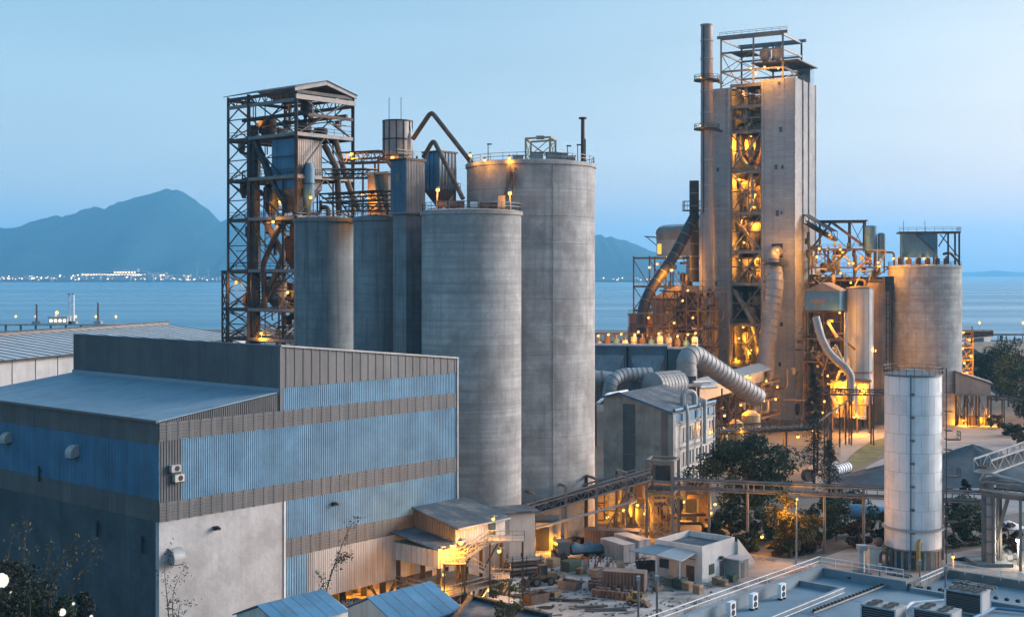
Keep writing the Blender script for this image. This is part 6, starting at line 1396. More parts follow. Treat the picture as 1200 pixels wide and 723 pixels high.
MB().lathe(ct, [(R, 5.15), (R + .35, 5.2), (R + .35, 5.45), (R, 5.5)], 48, caps=False).build('ring_girder', GALV, wt)
MB().lathe(ct, [(R - .1, 2.5), (R + .08, 2.5), (R + .08, 2.75), (R - .1, 2.75)], 48, caps=False).build('lower_ring', STEELG, wt)
for i in range(22): a = i * 2 * PI / 22; q = ct + Vector((math.cos(a) * (R - .25), math.sin(a) * (R - .25), 0)); member(wt, 'skirt_post', q, q + Z3 * 2.55, .28, CONC2)
MB().lathe(ct, [(R - .7, 0), (R - .7, 2.5)], 32).build('skirt_core', CONCD, wt)
MB().lathe(ct + Z3 * 26, [(R + .12, 0), (R + .12, .25), (R - .5, .3), (.4, .9)], 48).build('roof_plate', STEELG, wt)
rail(wt, [ct + Vector((math.cos(a) * (R + .1), math.sin(a) * (R + .1), 26.2)) for a in [i * 2 * PI / 24 for i in range(24)]], 1.1, STEELG, 2, .07, True)
an = -1.95; q = ct + Vector((math.cos(an) * (R + .2), math.sin(an) * (R + .2), 0)); member(wt, 'feed_pipe', q + Z3 * 1, q + Z3 * 26.4, .2, BLUED, kind='cyl')
for i in range(8): member(wt, 'pipe_bracket', q + Z3 * (2 + i * 3.1) - Vector((.0, -.3, 0)), q + Z3 * (2 + i * 3.1) + Vector((.5, -.1, 0)), .3, STEELG)
an = -.28; lad = [ct + Vector((math.cos(an + s_) * (R + .55), math.sin(an + s_) * (R + .55), 0)) for s_ in (-.07, .07)]
for q in lad: member(wt, 'ladder_stile', q + Z3 * .5, q + Z3 * 27, .1, STEEL)
for i in range(40): member(wt, 'ladder_rung', lad[0] + Z3 * (1 + i * .64), lad[1] + Z3 * (1 + i * .64), .06, STEEL)
for i in range(9): MB().box(lad[0] + Vector((.25, 0, 3 + i * 2.6)), .9, .9, .1).build('ladder_cage', STEEL, wt)
for z in (12.4, 17.4, 6.2): MB().box(lad[0] + Vector((.8, 0, z)), 1.8, 1.4, .1).build('rest_platform', STEEL, wt); rail(wt, [lad[0] + Vector((1.7, -.7, z)), lad[0] + Vector((1.7, .7, z))], 1.1, STEEL, .7)
pipe('fill_pipe', 'ochre upright fill pipe on the skirt of the white tank', 'pipe', [ct + Vector((-.6, -4.2, 0)), ct + Vector((-.6, -4.2, 3.8)), ct + Vector((-.2, -3.7, 4.1))], .28, YELLOW, .5)
pipe('fill_pipe', 'rusty looped pipe at the left foot of the white tank', 'pipe', [ct + Vector((-5.2, -2.6, 0)), ct + Vector((-5.2, -2.6, 2.4)), ct + Vector((-3.9, -3, 2.4)), ct + Vector((-3.9, -3, 0))], .22, RUST, .9)
o = thing('pump_house', 'small concrete pump box with rusty drum beside the white tank', 'pump house', ct + Vector((-5.6, -1, 0))); MB().box(ct + Vector((-5.6, -.8, 1.3)), 1.6, 1.8, 2.6).build('wall', CREAM, o); MB().box(ct + Vector((-5.6, -.8, 2.68)), 1.9, 2.1, .14).build('roof', CONC2, o); MB().sphere(ct + Vector((-5.0, -1, 3.4)), .65, 12).build('rusty_drum', RUST, o)
lamp(ct + Vector((4.4, -3.2, 1.9)), 'small yellow lamp at the right foot of the white tank', 120, base=ct + Vector((4.4, -3.2, 0)), r=.2)

# ================================================================== small white office with awning
GO = Grid(G(823, 684), 40.8)
o = thing('flat_office', 'small white flat-roofed office with raised parapet in the yard', 'building', GO(0, 0))
La_, Lb_, H_ = 8.0, 7.3, 4.8
MB().gbox(GO, 0, La_, 0, Lb_, 0, 4.0).build('wall', OFFICE, o)
for a0, a1, b0, b1 in ((0, La_, 0, .22), (0, La_, Lb_ - .22, Lb_), (0, .22, .22, Lb_ - .22), (La_ - .22, La_, .22, Lb_ - .22)): MB().gbox(GO, a0, a1, b0, b1, 4.0, H_).build('parapet', OFFICE, o)
MB().gbox(GO, .3, La_ - .3, .3, Lb_ - .3, 4.0, 4.06).build('roof', ROOFD, o)
MB().gbox(GO, 1.6, 2.8, -.08, .02, .9, 2.2).build('window', GREENP, o); MB().gbox(GO, -.08, .02, 1.2, 2.4, 0, 2.1).build('door', RUST, o); MB().gbox(GO, -.08, .02, 5.2, 6.6, 1.2, 2.4).build('window', GLASSD, o); MB().gbox(GO, 4.2, 5.2, -.08, .02, .2, 2.3).build('door', STEELG, o); MB().gbox(GO, 4.0, 4.5, -.5, -.05, 2.5, 2.9).build('wall_lamp', STEEL, o)
MB().bar(GO(-.12, 1, 3.0), GO(-.12, 6, 3.2), .08).build('conduit', STEEL, o)
# awning
ap = [GO(-1.2, 6.2, 3.9), GO(-4.4, 7.8, 3.4), GO(-4.6, 2.4, 3.4), GO(-.9, 1.4, 3.9)]
o2 = thing('yard_awning', 'white sheet awning on two white posts beside the office', 'awning', GO(-3, 5)); MB().prism([GO(-.1, 7.0, 4.1), GO(-4.2, 8.6, 3.7), GO(-4.2, 4.4, 3.7), GO(-.1, 4.2, 4.1)], (0, 0, .12)).build('awning_sheet', ROOF, o2); MB().prism([GO(-.1, 4.15, 4.1), GO(-4.2, 4.3, 3.7), GO(-4.2, .4, 3.5), GO(-.1, .8, 3.9)], (0, 0, .12)).build('awning_sheet', ROOFW, o2)
for q in (GO(-4.0, 8.3), GO(-4.0, 4.4), GO(-4.0, .8)): member(o2, 'post', q, q + Z3 * 3.6, .18, WHITE)
# outside stair
o = thing('stair_wing', 'sloping concrete stair on the right side of the office', 'stair', GO(9, -1)); MB().prism([GO(La_ + .1, -.2, 0), GO(La_ + 4.4, -.2, 0), GO(La_ + .1, -.2, 4.2)], GO.B * 1.4).build('flight', OFFICE, o); MB().prism([GO(La_ + .1, -.45, 0.9), GO(La_ + 4.4, -.45, .6), GO(La_ + 4.4, -.45, 1.0), GO(La_ + .1, -.45, 4.6)], GO.B * .15).build('side_wall', OFFICE, o)
o = thing('side_annex', 'low grey annex between the office and its stair', 'shed', GO(6, -1.5)); MB().gbox(GO, 5.4, 7.8, -2.2, -.1, 0, 2.4).build('wall', mat('annex_render', (.3, .28, .26), .2, .4, .85), o); MB().gbox(GO, 5.2, 8, -2.5, -.02, 2.4, 2.55).build('roof', ROOFW, o); MB().gbox(GO, 5.9, 6.7, -2.26, -2.18, 0, 2).build('door', STEELG, o)

# ================================================================== yard goods
def container(label, c, ax, L, w, h, m, name='shipping_container', cat='container'):
    c = Vector(c); ax = Vector(ax).normalized(); s = Vector((-ax.y, ax.x, 0)); o = thing(name, label, cat, c)
    MB().box(c + Z3 * (h / 2 + .12), L - .12, w - .12, h - .15, ax).build('body', m, o)
    for k in (-1, 1):
        b = MB(); pr_ = ribbed(L - .2, .42, .06); b.v = [c + ax * (a - L / 2 + .1) + s * k * (w / 2 - .06 + q) + Z3 * .15 for a, q in pr_] + [c + ax * (a - L / 2 + .1) + s * k * (w / 2 - .06 + q) + Z3 * h for a, q in pr_]; n_ = len(pr_); b.f = [(j, j + 1, j + 1 + n_, j + n_) for j in range(n_ - 1)]; b.build('ribbed_side', m, o)
        for e in (-1, 1): member(o, 'corner_post', c + ax * e * (L / 2 - .06) + s * k * (w / 2 - .06), c + ax * e * (L / 2 - .06) + s * k * (w / 2 - .06) + Z3 * (h + .08), .16, m)
    for k in (-.26, .26): MB().box(c - ax * (L / 2 - .02) + s * k * w + Z3 * (h / 2 + .1), .06, w * .46, h - .3, ax).build('door', m, o)
    MB().box(c + Z3 * (h + .06), L, w, .08, ax).build('roof', m, o)
    return o
DW = mat('container_white', (.45, .45, .46), .2, .5, .65, 0, .1, streak=.6, scol=(.25, .17, .12), rnd=.1); DR = mat('container_brown', (.23, .17, .14), .25, .5, .7, 0, .1, streak=.6, scol=(.1, .08, .07), rnd=.1)
container('long rusty brown container behind the rows of drums', G(732, 692), -GW.A + GW.B * 2.2, 5.4, 2.2, 2.5, DR)
container('white container with double doors beside the tarped truck', G(724, 656), (-.5, .86, 0), 5.6, 2.1, 2.6, DW); container('second white container further from the tarped truck', G(741, 650), (-.5, .86, 0), 6.0, 2.1, 2.6, DW)
container('low flat-roofed brown container behind the white ones', G(718, 642), (.98, -.2, 0), 8, 2.4, 2.7, DR)
# drums: five rows
drum0 = None; rp = random.Random(11); di = 0
def drum(loc, label, tiltc=None):
    global drum0
    if drum0 is None:
        drum0 = thing('steel_drum', label, 'drum', loc, 'rusty drums on the yard'); q = Vector(loc)
        MB().lathe(q, [(.29, 0), (.3, .02), (.3, .3), (.32, .32), (.3, .34), (.3, .58), (.32, .6), (.3, .62), (.3, .88), (.28, .9)], 12).build('drum_shell', RUSTD, drum0); MB().lathe(q + Z3 * .9, [(.27, 0), (.27, .02)], 12).build('drum_lid', STEELG, drum0); return drum0
    return copy_tree(drum0, loc, label)
for i in range(4):
    for j in range(9):
        if rp.random() < .12: continue
        q = G(692 + j * 5.6 + i * 1.5, 688 + i * 3.6 + j * .6); drum(Vector((q.x + rp.uniform(-.1, .1), q.y + rp.uniform(-.1, .1), .03)), 'one of the rusty drums standing in rows in front of the brown container')
for i in range(3):
    for j in range(7):
        q = G(691 + j * 4.6 + i, 664 + i * 3.4 + j * .2); o = thing('gas_bottle', 'one of the pale upright bottles crowded beside the tarped truck', 'bottle', Vector((q.x, q.y, .03)), 'pale bottles beside the truck'); MB().lathe(q, [(.2, 0), (.2, 1.1), (.08, 1.35), (.08, 1.5)], 8).build('bottle_shell', WHITE if (i + j) % 3 else RUSTD, o); MB().lathe(q + Z3 * 1.5, [(.1, 0), (.1, .14)], 8).build('bottle_valve', STEEL, o)
def crate(label, px, py, L, w, h, m=WOOD, ax=None, name='wooden_crate', z=0.03):
    q = G(px, py); ax = Vector(ax or GW.A); o = thing(name, label, 'crate', q + Z3 * z)
    MB().box(q + Z3 * (z + h / 2), L - .1, w - .1, h - .05, ax).build('crate_core', m, o); s = Vector((-ax.y, ax.x, 0)); n_ = max(2, int(h / .3))
    for k in (-1, 1):
        for i in range(n_): MB().box(q + s * k * w / 2 + Z3 * (z + (i + .5) * h / n_), L, .06, h / n_ * .86, ax).build('plank', m, o); MB().box(q + ax * k * L / 2 + Z3 * (z + (i + .5) * h / n_), .06, w, h / n_ * .86, ax).build('plank', m, o)
for k, (px, py, L, w, h, m_) in enumerate(((669, 668, 2.6, 1.5, 1.4, GREENP), (648, 664, 1.6, 1.2, 1.2, WOOD), (797, 689, 1.5, 1.3, 1.3, GREENP), (806, 691, 1.2, 1.0, 1.0, WOOD), (786, 686, 1.2, 1.1, 1.1, WOOD), (700, 674, 2.2, 1.1, .9, WOOD), (722, 668, 2.4, 1.1, 1.1, WOOD), (976, 537, 2.8, 2.2, 2.3, WOOD), (599, 697, 1.4, 1.2, 1.6, CREAM), (840, 684, 1, .8, .9, WOOD), (848, 686, .9, .8, .8, WOOD), (858, 681, 1.1, .9, .9, GREENP), (818, 695, 1, .9, 1.1, WOOD))):
    crate(('dark green steel crate behind the yard loader', 'small wooden crate left of the green steel crate', 'dark green crate under the awning', 'wooden crate right of the green one under the awning', 'wooden crate left of the green one under the awning', 'long low wooden crate below the pale bottles', 'wooden crate of bricks right of the pale bottles', 'wooden crate by the sand road near the conifer', 'cream cabinet crate beside the pipe rack pile', 'small crate in front of the office door side', 'second small crate in front of the office annex', 'green box beside the office stair', 'crate at the office corner below the window')[k], px, py, L, w, h, m_)
# bundle of long pipes on a rack
o = thing('pipe_store', 'rack stacked with long steel pipes behind the yard loader', 'rack', G(616, 672)); pc = G(614, 674); ax = Vector((.93, .36, 0)).normalized(); s = Vector((-ax.y, ax.x, 0))
for i in range(4):
    for j in range(4 - i // 2): MB().cyl(pc - ax * 2.6 + s * (j * .42 - .6) + Z3 * (.5 + i * .55), pc + ax * 2.6 + s * (j * .42 - .6) + Z3 * (.5 + i * .55), .19, .19, 10).build('stored_pipe', PIPE if (i + j) % 2 else RUST, o)
for e in (-2, 0, 2):
    for k in (-1, 1): member(o, 'rack_post', pc + ax * e + s * k, pc + ax * e + s * k + Z3 * 2.8, .12, STEEL)
    for i in range(4): member(o, 'rack_arm', pc + ax * e - s + Z3 * (.28 + i * .55), pc + ax * e + s + Z3 * (.28 + i * .55), .08, STEEL)
# wheels helper
def wheel(parent, c, ax, r, w):
    q = MB().lathe(Vector(c) - Vector(ax) * w / 2, [(r * .6, 0), (r * .92, 0), (r, w * .2), (r, w * .8), (r * .92, w), (r * .6, w)], 18, ax, False).build('wheel', BLACK, parent)
    MB().lathe(Vector(c) - Vector(ax) * w * .42, [(.05, 0), (r * .3, .0), (r * .6, w * .1), (r * .6, w * .74), (r * .3, w * .84), (.05, w * .84)], 14, ax).build('rim', STEELG, q)
def loader(label, c, ax, sc, m, bucket=True):
    c = Vector(c); ax = Vector(ax).normalized(); s = Vector((-ax.y, ax.x, 0)); o = thing('wheel_loader', label, 'loader', c)
    def X(a, b, z): return c + ax * a * sc + s * b * sc + Z3 * z * sc
    for a in (-1.05, .95):
        for k in (-1, 1): wheel(o, X(a, .82 * k, .58), s, .58 * sc, .42 * sc)
    MB().prism([X(-1.9, -.6, .7), X(-1.9, -.6, 1.5), X(-.7, -.6, 1.62), X(-.7, -.6, .7)], s * 1.2 * sc).build('engine_hood', m, o)
    MB().box(X(0, 0, .75), 3.0 * sc, .9 * sc, .5 * sc, ax).build('chassis', STEEL, o)
    for a in (-.7, .35):
        for k in (-.5, .5): member(o, 'cab_post', X(a, k, 1.2), X(a + (.06 if a < 0 else -.1), k * .9, 2.5), .1 * sc, m)
    MB().prism([X(-.75, -.58, 2.5), X(.35, -.58, 2.5), X(.28, -.5, 2.62), X(-.7, -.5, 2.62)], s * 1.16 * sc).build('cab_roof', m, o); MB().box(X(-.18, 0, 1.85), .9 * sc, .85 * sc, 1.2 * sc, ax).build('cab_glass', GLASSD, o); MB().box(X(-.18, 0, 1.1), 1.1 * sc, 1.1 * sc, .4 * sc, ax).build('cab_base', m, o)
    for k in (-.42, .42): member(o, 'lift_arm', X(.4, k, 1.3), X(2.0, k, .55), .16 * sc, m, .28 * sc)
    if bucket:
        MB().prism([X(2.0, -1.05, .1), X(2.9, -1.05, .06), X(2.55, -1.05, .35), X(2.1, -1.05, .95), X(1.95, -1.05, .9)], s * 2.1 * sc).build('bucket', RUST, o)
    for k in (-.4, .4): MB().box(X(-1.92, k, 1.2), .06, .2 * sc, .15 * sc, ax).build('tail_lamp', glow('tail_red', (.6, .08, .02), .3), o)
    MB().cyl(X(-1.3, .3, 1.6), X(-1.3, .3, 2.1), .05 * sc, .05 * sc, 8).build('exhaust', STEEL, o)
loader('weathered wheel loader with bucket lowered beside the stacked pipes', G(634, 685), (-.93, -.38, 0), 1.0, mat('loader_paint', (.16, .115, .065), .3, .8, .7, 0, .1, patch=.6, pcol=(.14, .1, .07), pscale=.8))
loader('small yellow machine with black wheels near the front poles', G(746, 709), (.9, -.42, 0), .62, YELLOW)
loader('small green forklift-like tractor left of the stacked pipes', G(602, 694), (.8, .6, 0), .62, GREENP)
# tarped truck
tc = G(694, 653); ax = Vector((.95, .3, 0)).normalized(); s = Vector((-ax.y, ax.x, 0)); o = thing('tarped_truck', 'parked truck with blue tarp over its long load', 'truck', tc)
MB().box(tc + Z3 * .95, 7.0, 2.2, .3, ax).build('load_bed', STEEL, o)
b = MB(); K = 10
for i in range(K + 1):
    a = -3.4 + 6.8 * i / K; hh = 1.0 + .25 * math.sin(i * 1.7)
    for j in range(7): t = PI * j / 6; b.v.append(tc + ax * a + s * (1.15 * math.cos(t)) + Z3 * (1.1 + (hh + .1 * math.sin(j * 2 + i)) * math.sin(t)))
for i in range(K):
    for j in range(6): q = i * 7 + j; b.f.append((q, q + 1, q + 8, q + 7))
b.sm = True; b.build('tarp', TARP, o)
MB().box(tc - ax * 4.6 + Z3 * 1.7, 1.8, 2.2, 2.0, ax).build('cab', STEELG, o); MB().box(tc - ax * 5.52 + Z3 * 2.1, .06, 1.9, .8, ax).build('windscreen', GLASSD, o)
for a in (-4.5, -.5, 1.2, 2.6):
    for k in (-1, 1): wheel(o, tc + ax * a + s * k * .95 + Z3 * .48, s, .48, .32)
# pieces of pipe, tank cylinders near the gravel
q = G(985, 556); o = thing('ribbed_pipe', 'pale ribbed pipe section lying near the conifer', 'pipe', q); ax = Vector((.62, .78, 0)); MB().cyl(q - ax * 3.5 + Z3 * 1.1, q + ax * 3.5 + Z3 * 1.1, 1.1, 1.1, 20).build('pipe_shell', WHITE, o)
for i in range(7): MB().lathe(q - ax * (3.4 - i * 1.1) + Z3 * 1.1, [(1.1, 0), (1.2, .02), (1.2, .15), (1.1, .17)], 20, ax, False).build('rib', STEELG, o)
q = G(944, 563); o = thing('ribbed_pipe', 'short rusty pipe ring half hidden by the conifer', 'pipe', q); MB().lathe(q + Z3 * 1.1, [(.85, 0), (1.1, 0), (1.1, 1.4), (.85, 1.4)], 18, (.4, -.9, 0)).build('pipe_shell', RUST, o); MB().lathe(q + Z3 * 1.1, [(1.1, 1.3), (1.25, 1.3), (1.25, 1.5), (1.1, 1.5)], 18, (.4, -.9, 0), False).build('flange', STEEL, o)
q = GX(1020, 196); o = thing('fuel_tank', 'pale blue horizontal tank among bushes behind the white tank', 'tank', q); ax = Vector((.98, -.2, 0)); MB().lathe(q - ax * 3 + Z3 * 3.6, [(.3, -.4), (1.0, -.1), (1.15, .2), (1.15, 5.8), (1.0, 6.1), (.3, 6.4)], 18, ax).build('tank_shell', BLUE, o)
for e in (-1.8, 1.8): MB().box(q + ax * e + Z3 * 1.3, .5, 2, 2.6, ax).build('saddle', CONCD, o)
# hut roofs and tarps at the bottom edge
o = thing('grey_hut', 'small grey-roofed hut at the bottom edge near the stair', 'hut', G(580, 712)); q = P(580, 0, 146); q.z = 0; MB().box(q + Z3 * 1.3, 4.6, 3.2, 2.6, GW.A).build('wall', CREAM, o); MB().box(q + Z3 * 2.7, 5.2, 3.8, .15, GW.A).build('roof', ROOFW, o)
for k, (px, py) in enumerate(((518, 716), (548, 717), (566, 719))):
    q = G(px, py + 6); o = tag(MB().lathe(q, [(1.5, 0), (1.35, .6), (.9, 1.1), (.2, 1.35)], 9).build('tarp_heap', TARP, None, q), ('blue tarp heap left of three at the bottom edge', 'blue tarp heap in the middle of three at the bottom edge', 'blue tarp heap nearest the grey hut')[k], 'tarp')
for k, (px, py, sx, sz) in enumerate(((496, 706, 1.6, 1.4), (486, 708, 1.2, 1.0), (510, 707, 1.5, 1.2))):
    crate(('dark crate left of the lit floor at the bay', 'low dark crate beside the bay opening', 'dark crate in front of the long grey bin')[k], px, py, sx, 1.1, sz, STEEL)
# rubble stones by the right road
rp = random.Random(9)
for k in range(9):
    q = G(rp.uniform(1168, 1196), rp.uniform(643, 658)); r_ = rp.uniform(.5, 1.1); b = MB().sphere(q + Z3 * r_ * .3, r_, 8, .7)
    for v in b.v: v += Vector((rp.uniform(-.15, .15), rp.uniform(-.15, .15), rp.uniform(-.1, .1)))
    b.sm = False; tag(b.build('boulder', CONC2, None, q), 'one of the pale boulders beside the steel pier at the right', 'boulder', 'boulders by the right road')
lamp(P(1193, 632, 176), 'very bright white lamp lighting the ground at the right edge', 900, base=GX(1193, 176, 0), r=.3, col=(1, .8, .55), toward=(0, -.6, -.6))
o = thing('yard_parasol', 'small pale canopy on a pole near the right edge', 'canopy', GX(1182, 186)); MB().cyl(GX(1182, 186, 0), GX(1182, 186, 4), .08, .06, 8).build('pole', STEELG, o); MB().lathe(GX(1182, 186, 3.4), [(2.2, 0), (.1, .9)], 8).build('canopy_top', WHITE, o)
# wall lights of the lit zone below the silos and trestle
for k, (px, py, dd, pw) in enumerate(((747, 591, 192, 2800), (801, 587, 200, 2800), (731, 597, 200, 2600), (712, 605, 199, 2600), (693, 612, 197, 1600), (650, 632, 184.5, 1800), (622, 630, 184, 1100), (756, 601, 195, 1500), (752, 663, 176, 900), (833, 600, 203, 1200), (838, 590, 206, 900), (606, 640, 182, 600), (893, 628, 184, 500))):
    lamp(P(px, py, dd), 'orange lamp below the belt trestle, %s' % ('beside the transfer tower', 'right of the transfer tower', 'lighting the concrete wall, right', 'lighting the concrete wall, middle', 'lighting the concrete wall, left', 'under the lit silo base', 'left of the lit silo base', 'behind the transfer tower post', 'on the ground beside the brown container', 'behind the dark tree trunk', 'above the hedge', 'by the stored pipes', 'low on the lit hedge')[k], pw * .55, r=.24)
# lit retaining wall and silo base arch
o = thing('yard_wall', 'concrete wall lit orange behind the belt trestle', 'wall', GX(725, 205)); 
for i in range(10): q = GX(690 + i * 15, 206); MB().box(q + Z3 * 3.2, 1.95, .35, 6.4).build('wall_panel', (BROWNC, CONC, RUST, BROWNC, STEEL)[(i * 3) % 5], o)
for i in range(11): q = GX(682.5 + i * 15, 205.8); member(o, 'pilaster', q, q + Z3 * 6.6, .3, CONCD)
clutter(o, Grid(GX(690, 199), 90), (0, 18), (-2, 4), (.5, 6), 40, (RUST, STEEL, STEELG), 75, .4)
o = thing('silo_plinth', 'boxy concrete plinth with dark doorway under the largest silo', 'plinth', GX(632, 185.6)); MB().box(GX(634, 187.4, 3.2), 5.6, 3.4, 6.4).build('wall', CONC2, o); MB().box(GX(633, 185.6, 1.6), 2.6, .2, 3.2).build('doorway', BLACK, o); MB().box(GX(634, 185.5, 4.2), 5.2, .5, .2).build('lintel', STEEL, o)
o = thing('low_block', 'concrete block building beside the foot of the front silo', 'building', GX(600, 176)); MB().box(GX(598, 178, 3.0), 3.2, 4, 6).build('wall', CONC2, o); MB().box(GX(598, 178, 6.1), 3.6, 4.4, .25).build('roof', CONCD, o)
o = thing('long_shed', 'long flat shed with dark roof at the feet of the silos', 'shed', GX(585, 171)); MB().box(GX(580, 172.5, 4.0), 10, 4, 8, (.93, .36, 0)).build('wall', CREAM, o); MB().box(GX(580, 172.5, 8.15), 11, 5, .3, (.93, .36, 0)).build('roof', ROOFD, o)
for i in range(6): MB().box(GX(567 + i * 6, 169.6 + i * .3, 4), .12, .3, 7.8).build('cladding_rib', WHITES, o)

# more yard clutter: scrap skips, pallets, spare parts
rp = random.Random(33)
def skip(label, px, py, L, w, h, m):
    q = G(px, py); ax = Vector((math.cos(rp.uniform(0, 3)), math.sin(rp.uniform(0, 3)), 0)).normalized(); s = Vector((-ax.y, ax.x, 0)); o = thing('scrap_skip', label, 'skip', q)
    for k in (-1, 1): MB().prism([q + s * k * w / 2 - ax * L * .4, q + s * k * w / 2 + ax * L * .4, q + s * k * w / 2 + ax * L * .5 + Z3 * h, q + s * k * w / 2 - ax * L * .5 + Z3 * h], s * .06).build('side', m, o); MB().prism([q + ax * k * L * .4 - s * w / 2, q + ax * k * L * .4 + s * w / 2, q + ax * k * L * .5 + s * w / 2 + Z3 * h, q + ax * k * L * .5 - s * w / 2 + Z3 * h], ax * .06).build('end', m, o)
    MB().box(q + Z3 * h * .4, L * .82, w - .1, h * .5, ax).build('load', RUST, o)
    for k in range(6): c = q + ax * rp.uniform(-.35, .35) * L + Z3 * h * .6; member(o, 'scrap_bar', c, c + Vector((rp.uniform(-1, 1), rp.uniform(-1, 1), rp.uniform(.3, 1.1))), .1, RUST)
for a in (('rusty scrap skip near the foot of the trestle', 655, 658, 3.2, 1.6, 1.3, RUST), ('grey scrap skip in the middle of the yard', 668, 690, 3.0, 1.5, 1.1, STEELG), ('rusty scrap skip at the bottom of the yard', 628, 706, 3.0, 1.6, 1.2, RUST), ('dark scrap skip left of the office awning', 757, 668, 2.6, 1.4, 1.2, STEEL), ('rusty scrap skip beside the stair foot', 585, 688, 2.6, 1.4, 1.1, RUST), ('dark scrap skip behind the tarped truck', 672, 641, 3.0, 1.6, 1.4, STEEL)): skip(*a)
def pallet(label, px, py, n):
    q = G(px, py); ax = GW.A; s = GW.B; o = thing('pallet_stack', label, 'pallet', q)
    for i in range(n):
        for k in (-.45, 0, .45): member(o, 'runner', q + ax * -.6 + s * k + Z3 * (.06 + i * .16), q + ax * .6 + s * k + Z3 * (.06 + i * .16), .1, WOOD)
        for k in range(5): member(o, 'slat', q + ax * (-.5 + k * .25) - s * .5 + Z3 * (.13 + i * .16), q + ax * (-.5 + k * .25) + s * .5 + Z3 * (.13 + i * .16), .14, WOOD, .03)
for a in (('tall pallet stack left of the brown container', 699, 684, 6), ('low pallet stack beside the drums', 752, 699, 3), ('pallet stack in the open yard', 650, 700, 5), ('pallet stack beside the wheel loader', 656, 678, 4), ('pallet stack under the awning edge', 771, 692, 4), ('pallet stack near the green steel crate', 681, 672, 5)): pallet(*a)
for k, (px, py, L) in enumerate(((640, 697, 4), (662, 704, 5), (690, 712, 4), (610, 700, 3.5), (712, 716, 4.5))):
    q = G(px, py); an = rp.uniform(-.6, .8); ax = Vector((math.cos(an), math.sin(an), 0)); o = thing('beam_pile', 'pile of rusty beams lying in the yard, %s' % ('in front of the loader', 'between the skips', 'below the drums', 'by the stair foot', 'near the bottom poles')[k], 'beam pile', q)
    for i in range(5): c = q + Vector((rp.uniform(-.4, .4), rp.uniform(-.4, .4), .12 + .14 * (i // 3))); a2 = ax + Vector((rp.uniform(-.15, .15), rp.uniform(-.15, .15), 0)); member(o, 'beam', c - a2 * L / 2, c + a2 * L / 2, .16, RUST if i % 2 else STEELG)
# dark roof edge at the bottom
o = thing('slate_roof_hut', 'dark slate roof corner at the bottom edge left of the middle', 'hut', G(590, 740, 6)); pts = [G(553, 701, 6), G(645, 724, 6), G(640, 790, 6), G(480, 790, 6)]
MB().prism([p_ - Z3 * .3 for p_ in pts], (0, 0, .3)).build('roof', ROOFD, o); MB().prism([Vector((p_.x, p_.y, 0)) for p_ in pts], (0, 0, 5.6)).build('wall', CONCD, o)
MB().bar(pts[0] + Z3 * .2, pts[1] + Z3 * .2, .5, .4).build('roof_edge', STEEL, o); MB().bar(pts[0] + Z3 * .2, pts[3] + Z3 * .2, .5, .4).build('roof_edge', STEEL, o)
# ================================================================== flat roof, front right
RZ = 8.0
GRF = Grid(P(962, 663, 136.3), 40.8)
rf = thing('flat_roof_building', 'broad pale blue flat roof with parapets, front right', 'building', GRF(0, 0))
MB().gbox(GRF, -60, -.3, -58, -.3, 0, RZ).build('roof_slab', ROOFTOP, rf)
MB().gbox(GRF, -60, 0, -.45, 0, RZ - .5, RZ + 1.0).build('parapet', PARAPET, rf); MB().gbox(GRF, -60, .1, -.55, .1, RZ + 1.0, RZ + 1.14).build('coping', PARAPET, rf)
MB().gbox(GRF, -.45, 0, -9.6, -.45, RZ - .5, RZ + .95).build('parapet', PARAPET, rf)
MB().gbox(GRF, -.45, 9.0, -60, -9.6, 0, RZ - .2).build('rear_slab', ROOFTOP, rf)
MB().gbox(GRF, 8.5, 9.0, -60, -9.6, RZ - .7, RZ + .7).build('parapet', STEELG, rf); MB().gbox(GRF, .0, 8.5, -10.0, -9.6, RZ - .7, RZ + .7).build('parapet', STEELG, rf); MB().gbox(GRF, -.45, 0, -60, -10.0, RZ - .3, RZ + .4).build('upstand', PARAPET, rf)
MB().gbox(GRF, -60, -5.6, -5.2, -4.9, RZ, RZ + .55).build('upstand', PARAPET, rf); MB().gbox(GRF, -5.6, -5.3, -5.2, -.5, RZ, RZ + .55).build('upstand', PARAPET, rf)
MB().gbox(GRF, -60, -8, -14.3, -14.0, RZ, RZ + .4).build('upstand', PARAPET, rf)
for i in range(8): MB().gbox(GRF, -60 + i * 7.5, -59.9 + i * 7.5, -57, -5.4, RZ, RZ + .025).build('joint_strip', PARAPET, rf)
rail(rf, [GRF(-40, .35, RZ + .9), GRF(.35, .35, RZ + .9), GRF(.35, -9, RZ + .9)], 1.0, WHITE, 1.8, .06)
rail(rf, [GRF(-40, -6.2, RZ), GRF(-7, -6.2, RZ)], 1.0, WHITE, 1.8, .06); rail(rf, [GRF(8.2, -10.4, RZ + .5), GRF(8.2, -40, RZ + .5)], 1.0, WHITE, 1.8, .06); rail(rf, [GRF(1.0, -10.4, RZ + .3), GRF(7, -10.4, RZ + .3)], .9, WHITE, 1.8, .06)
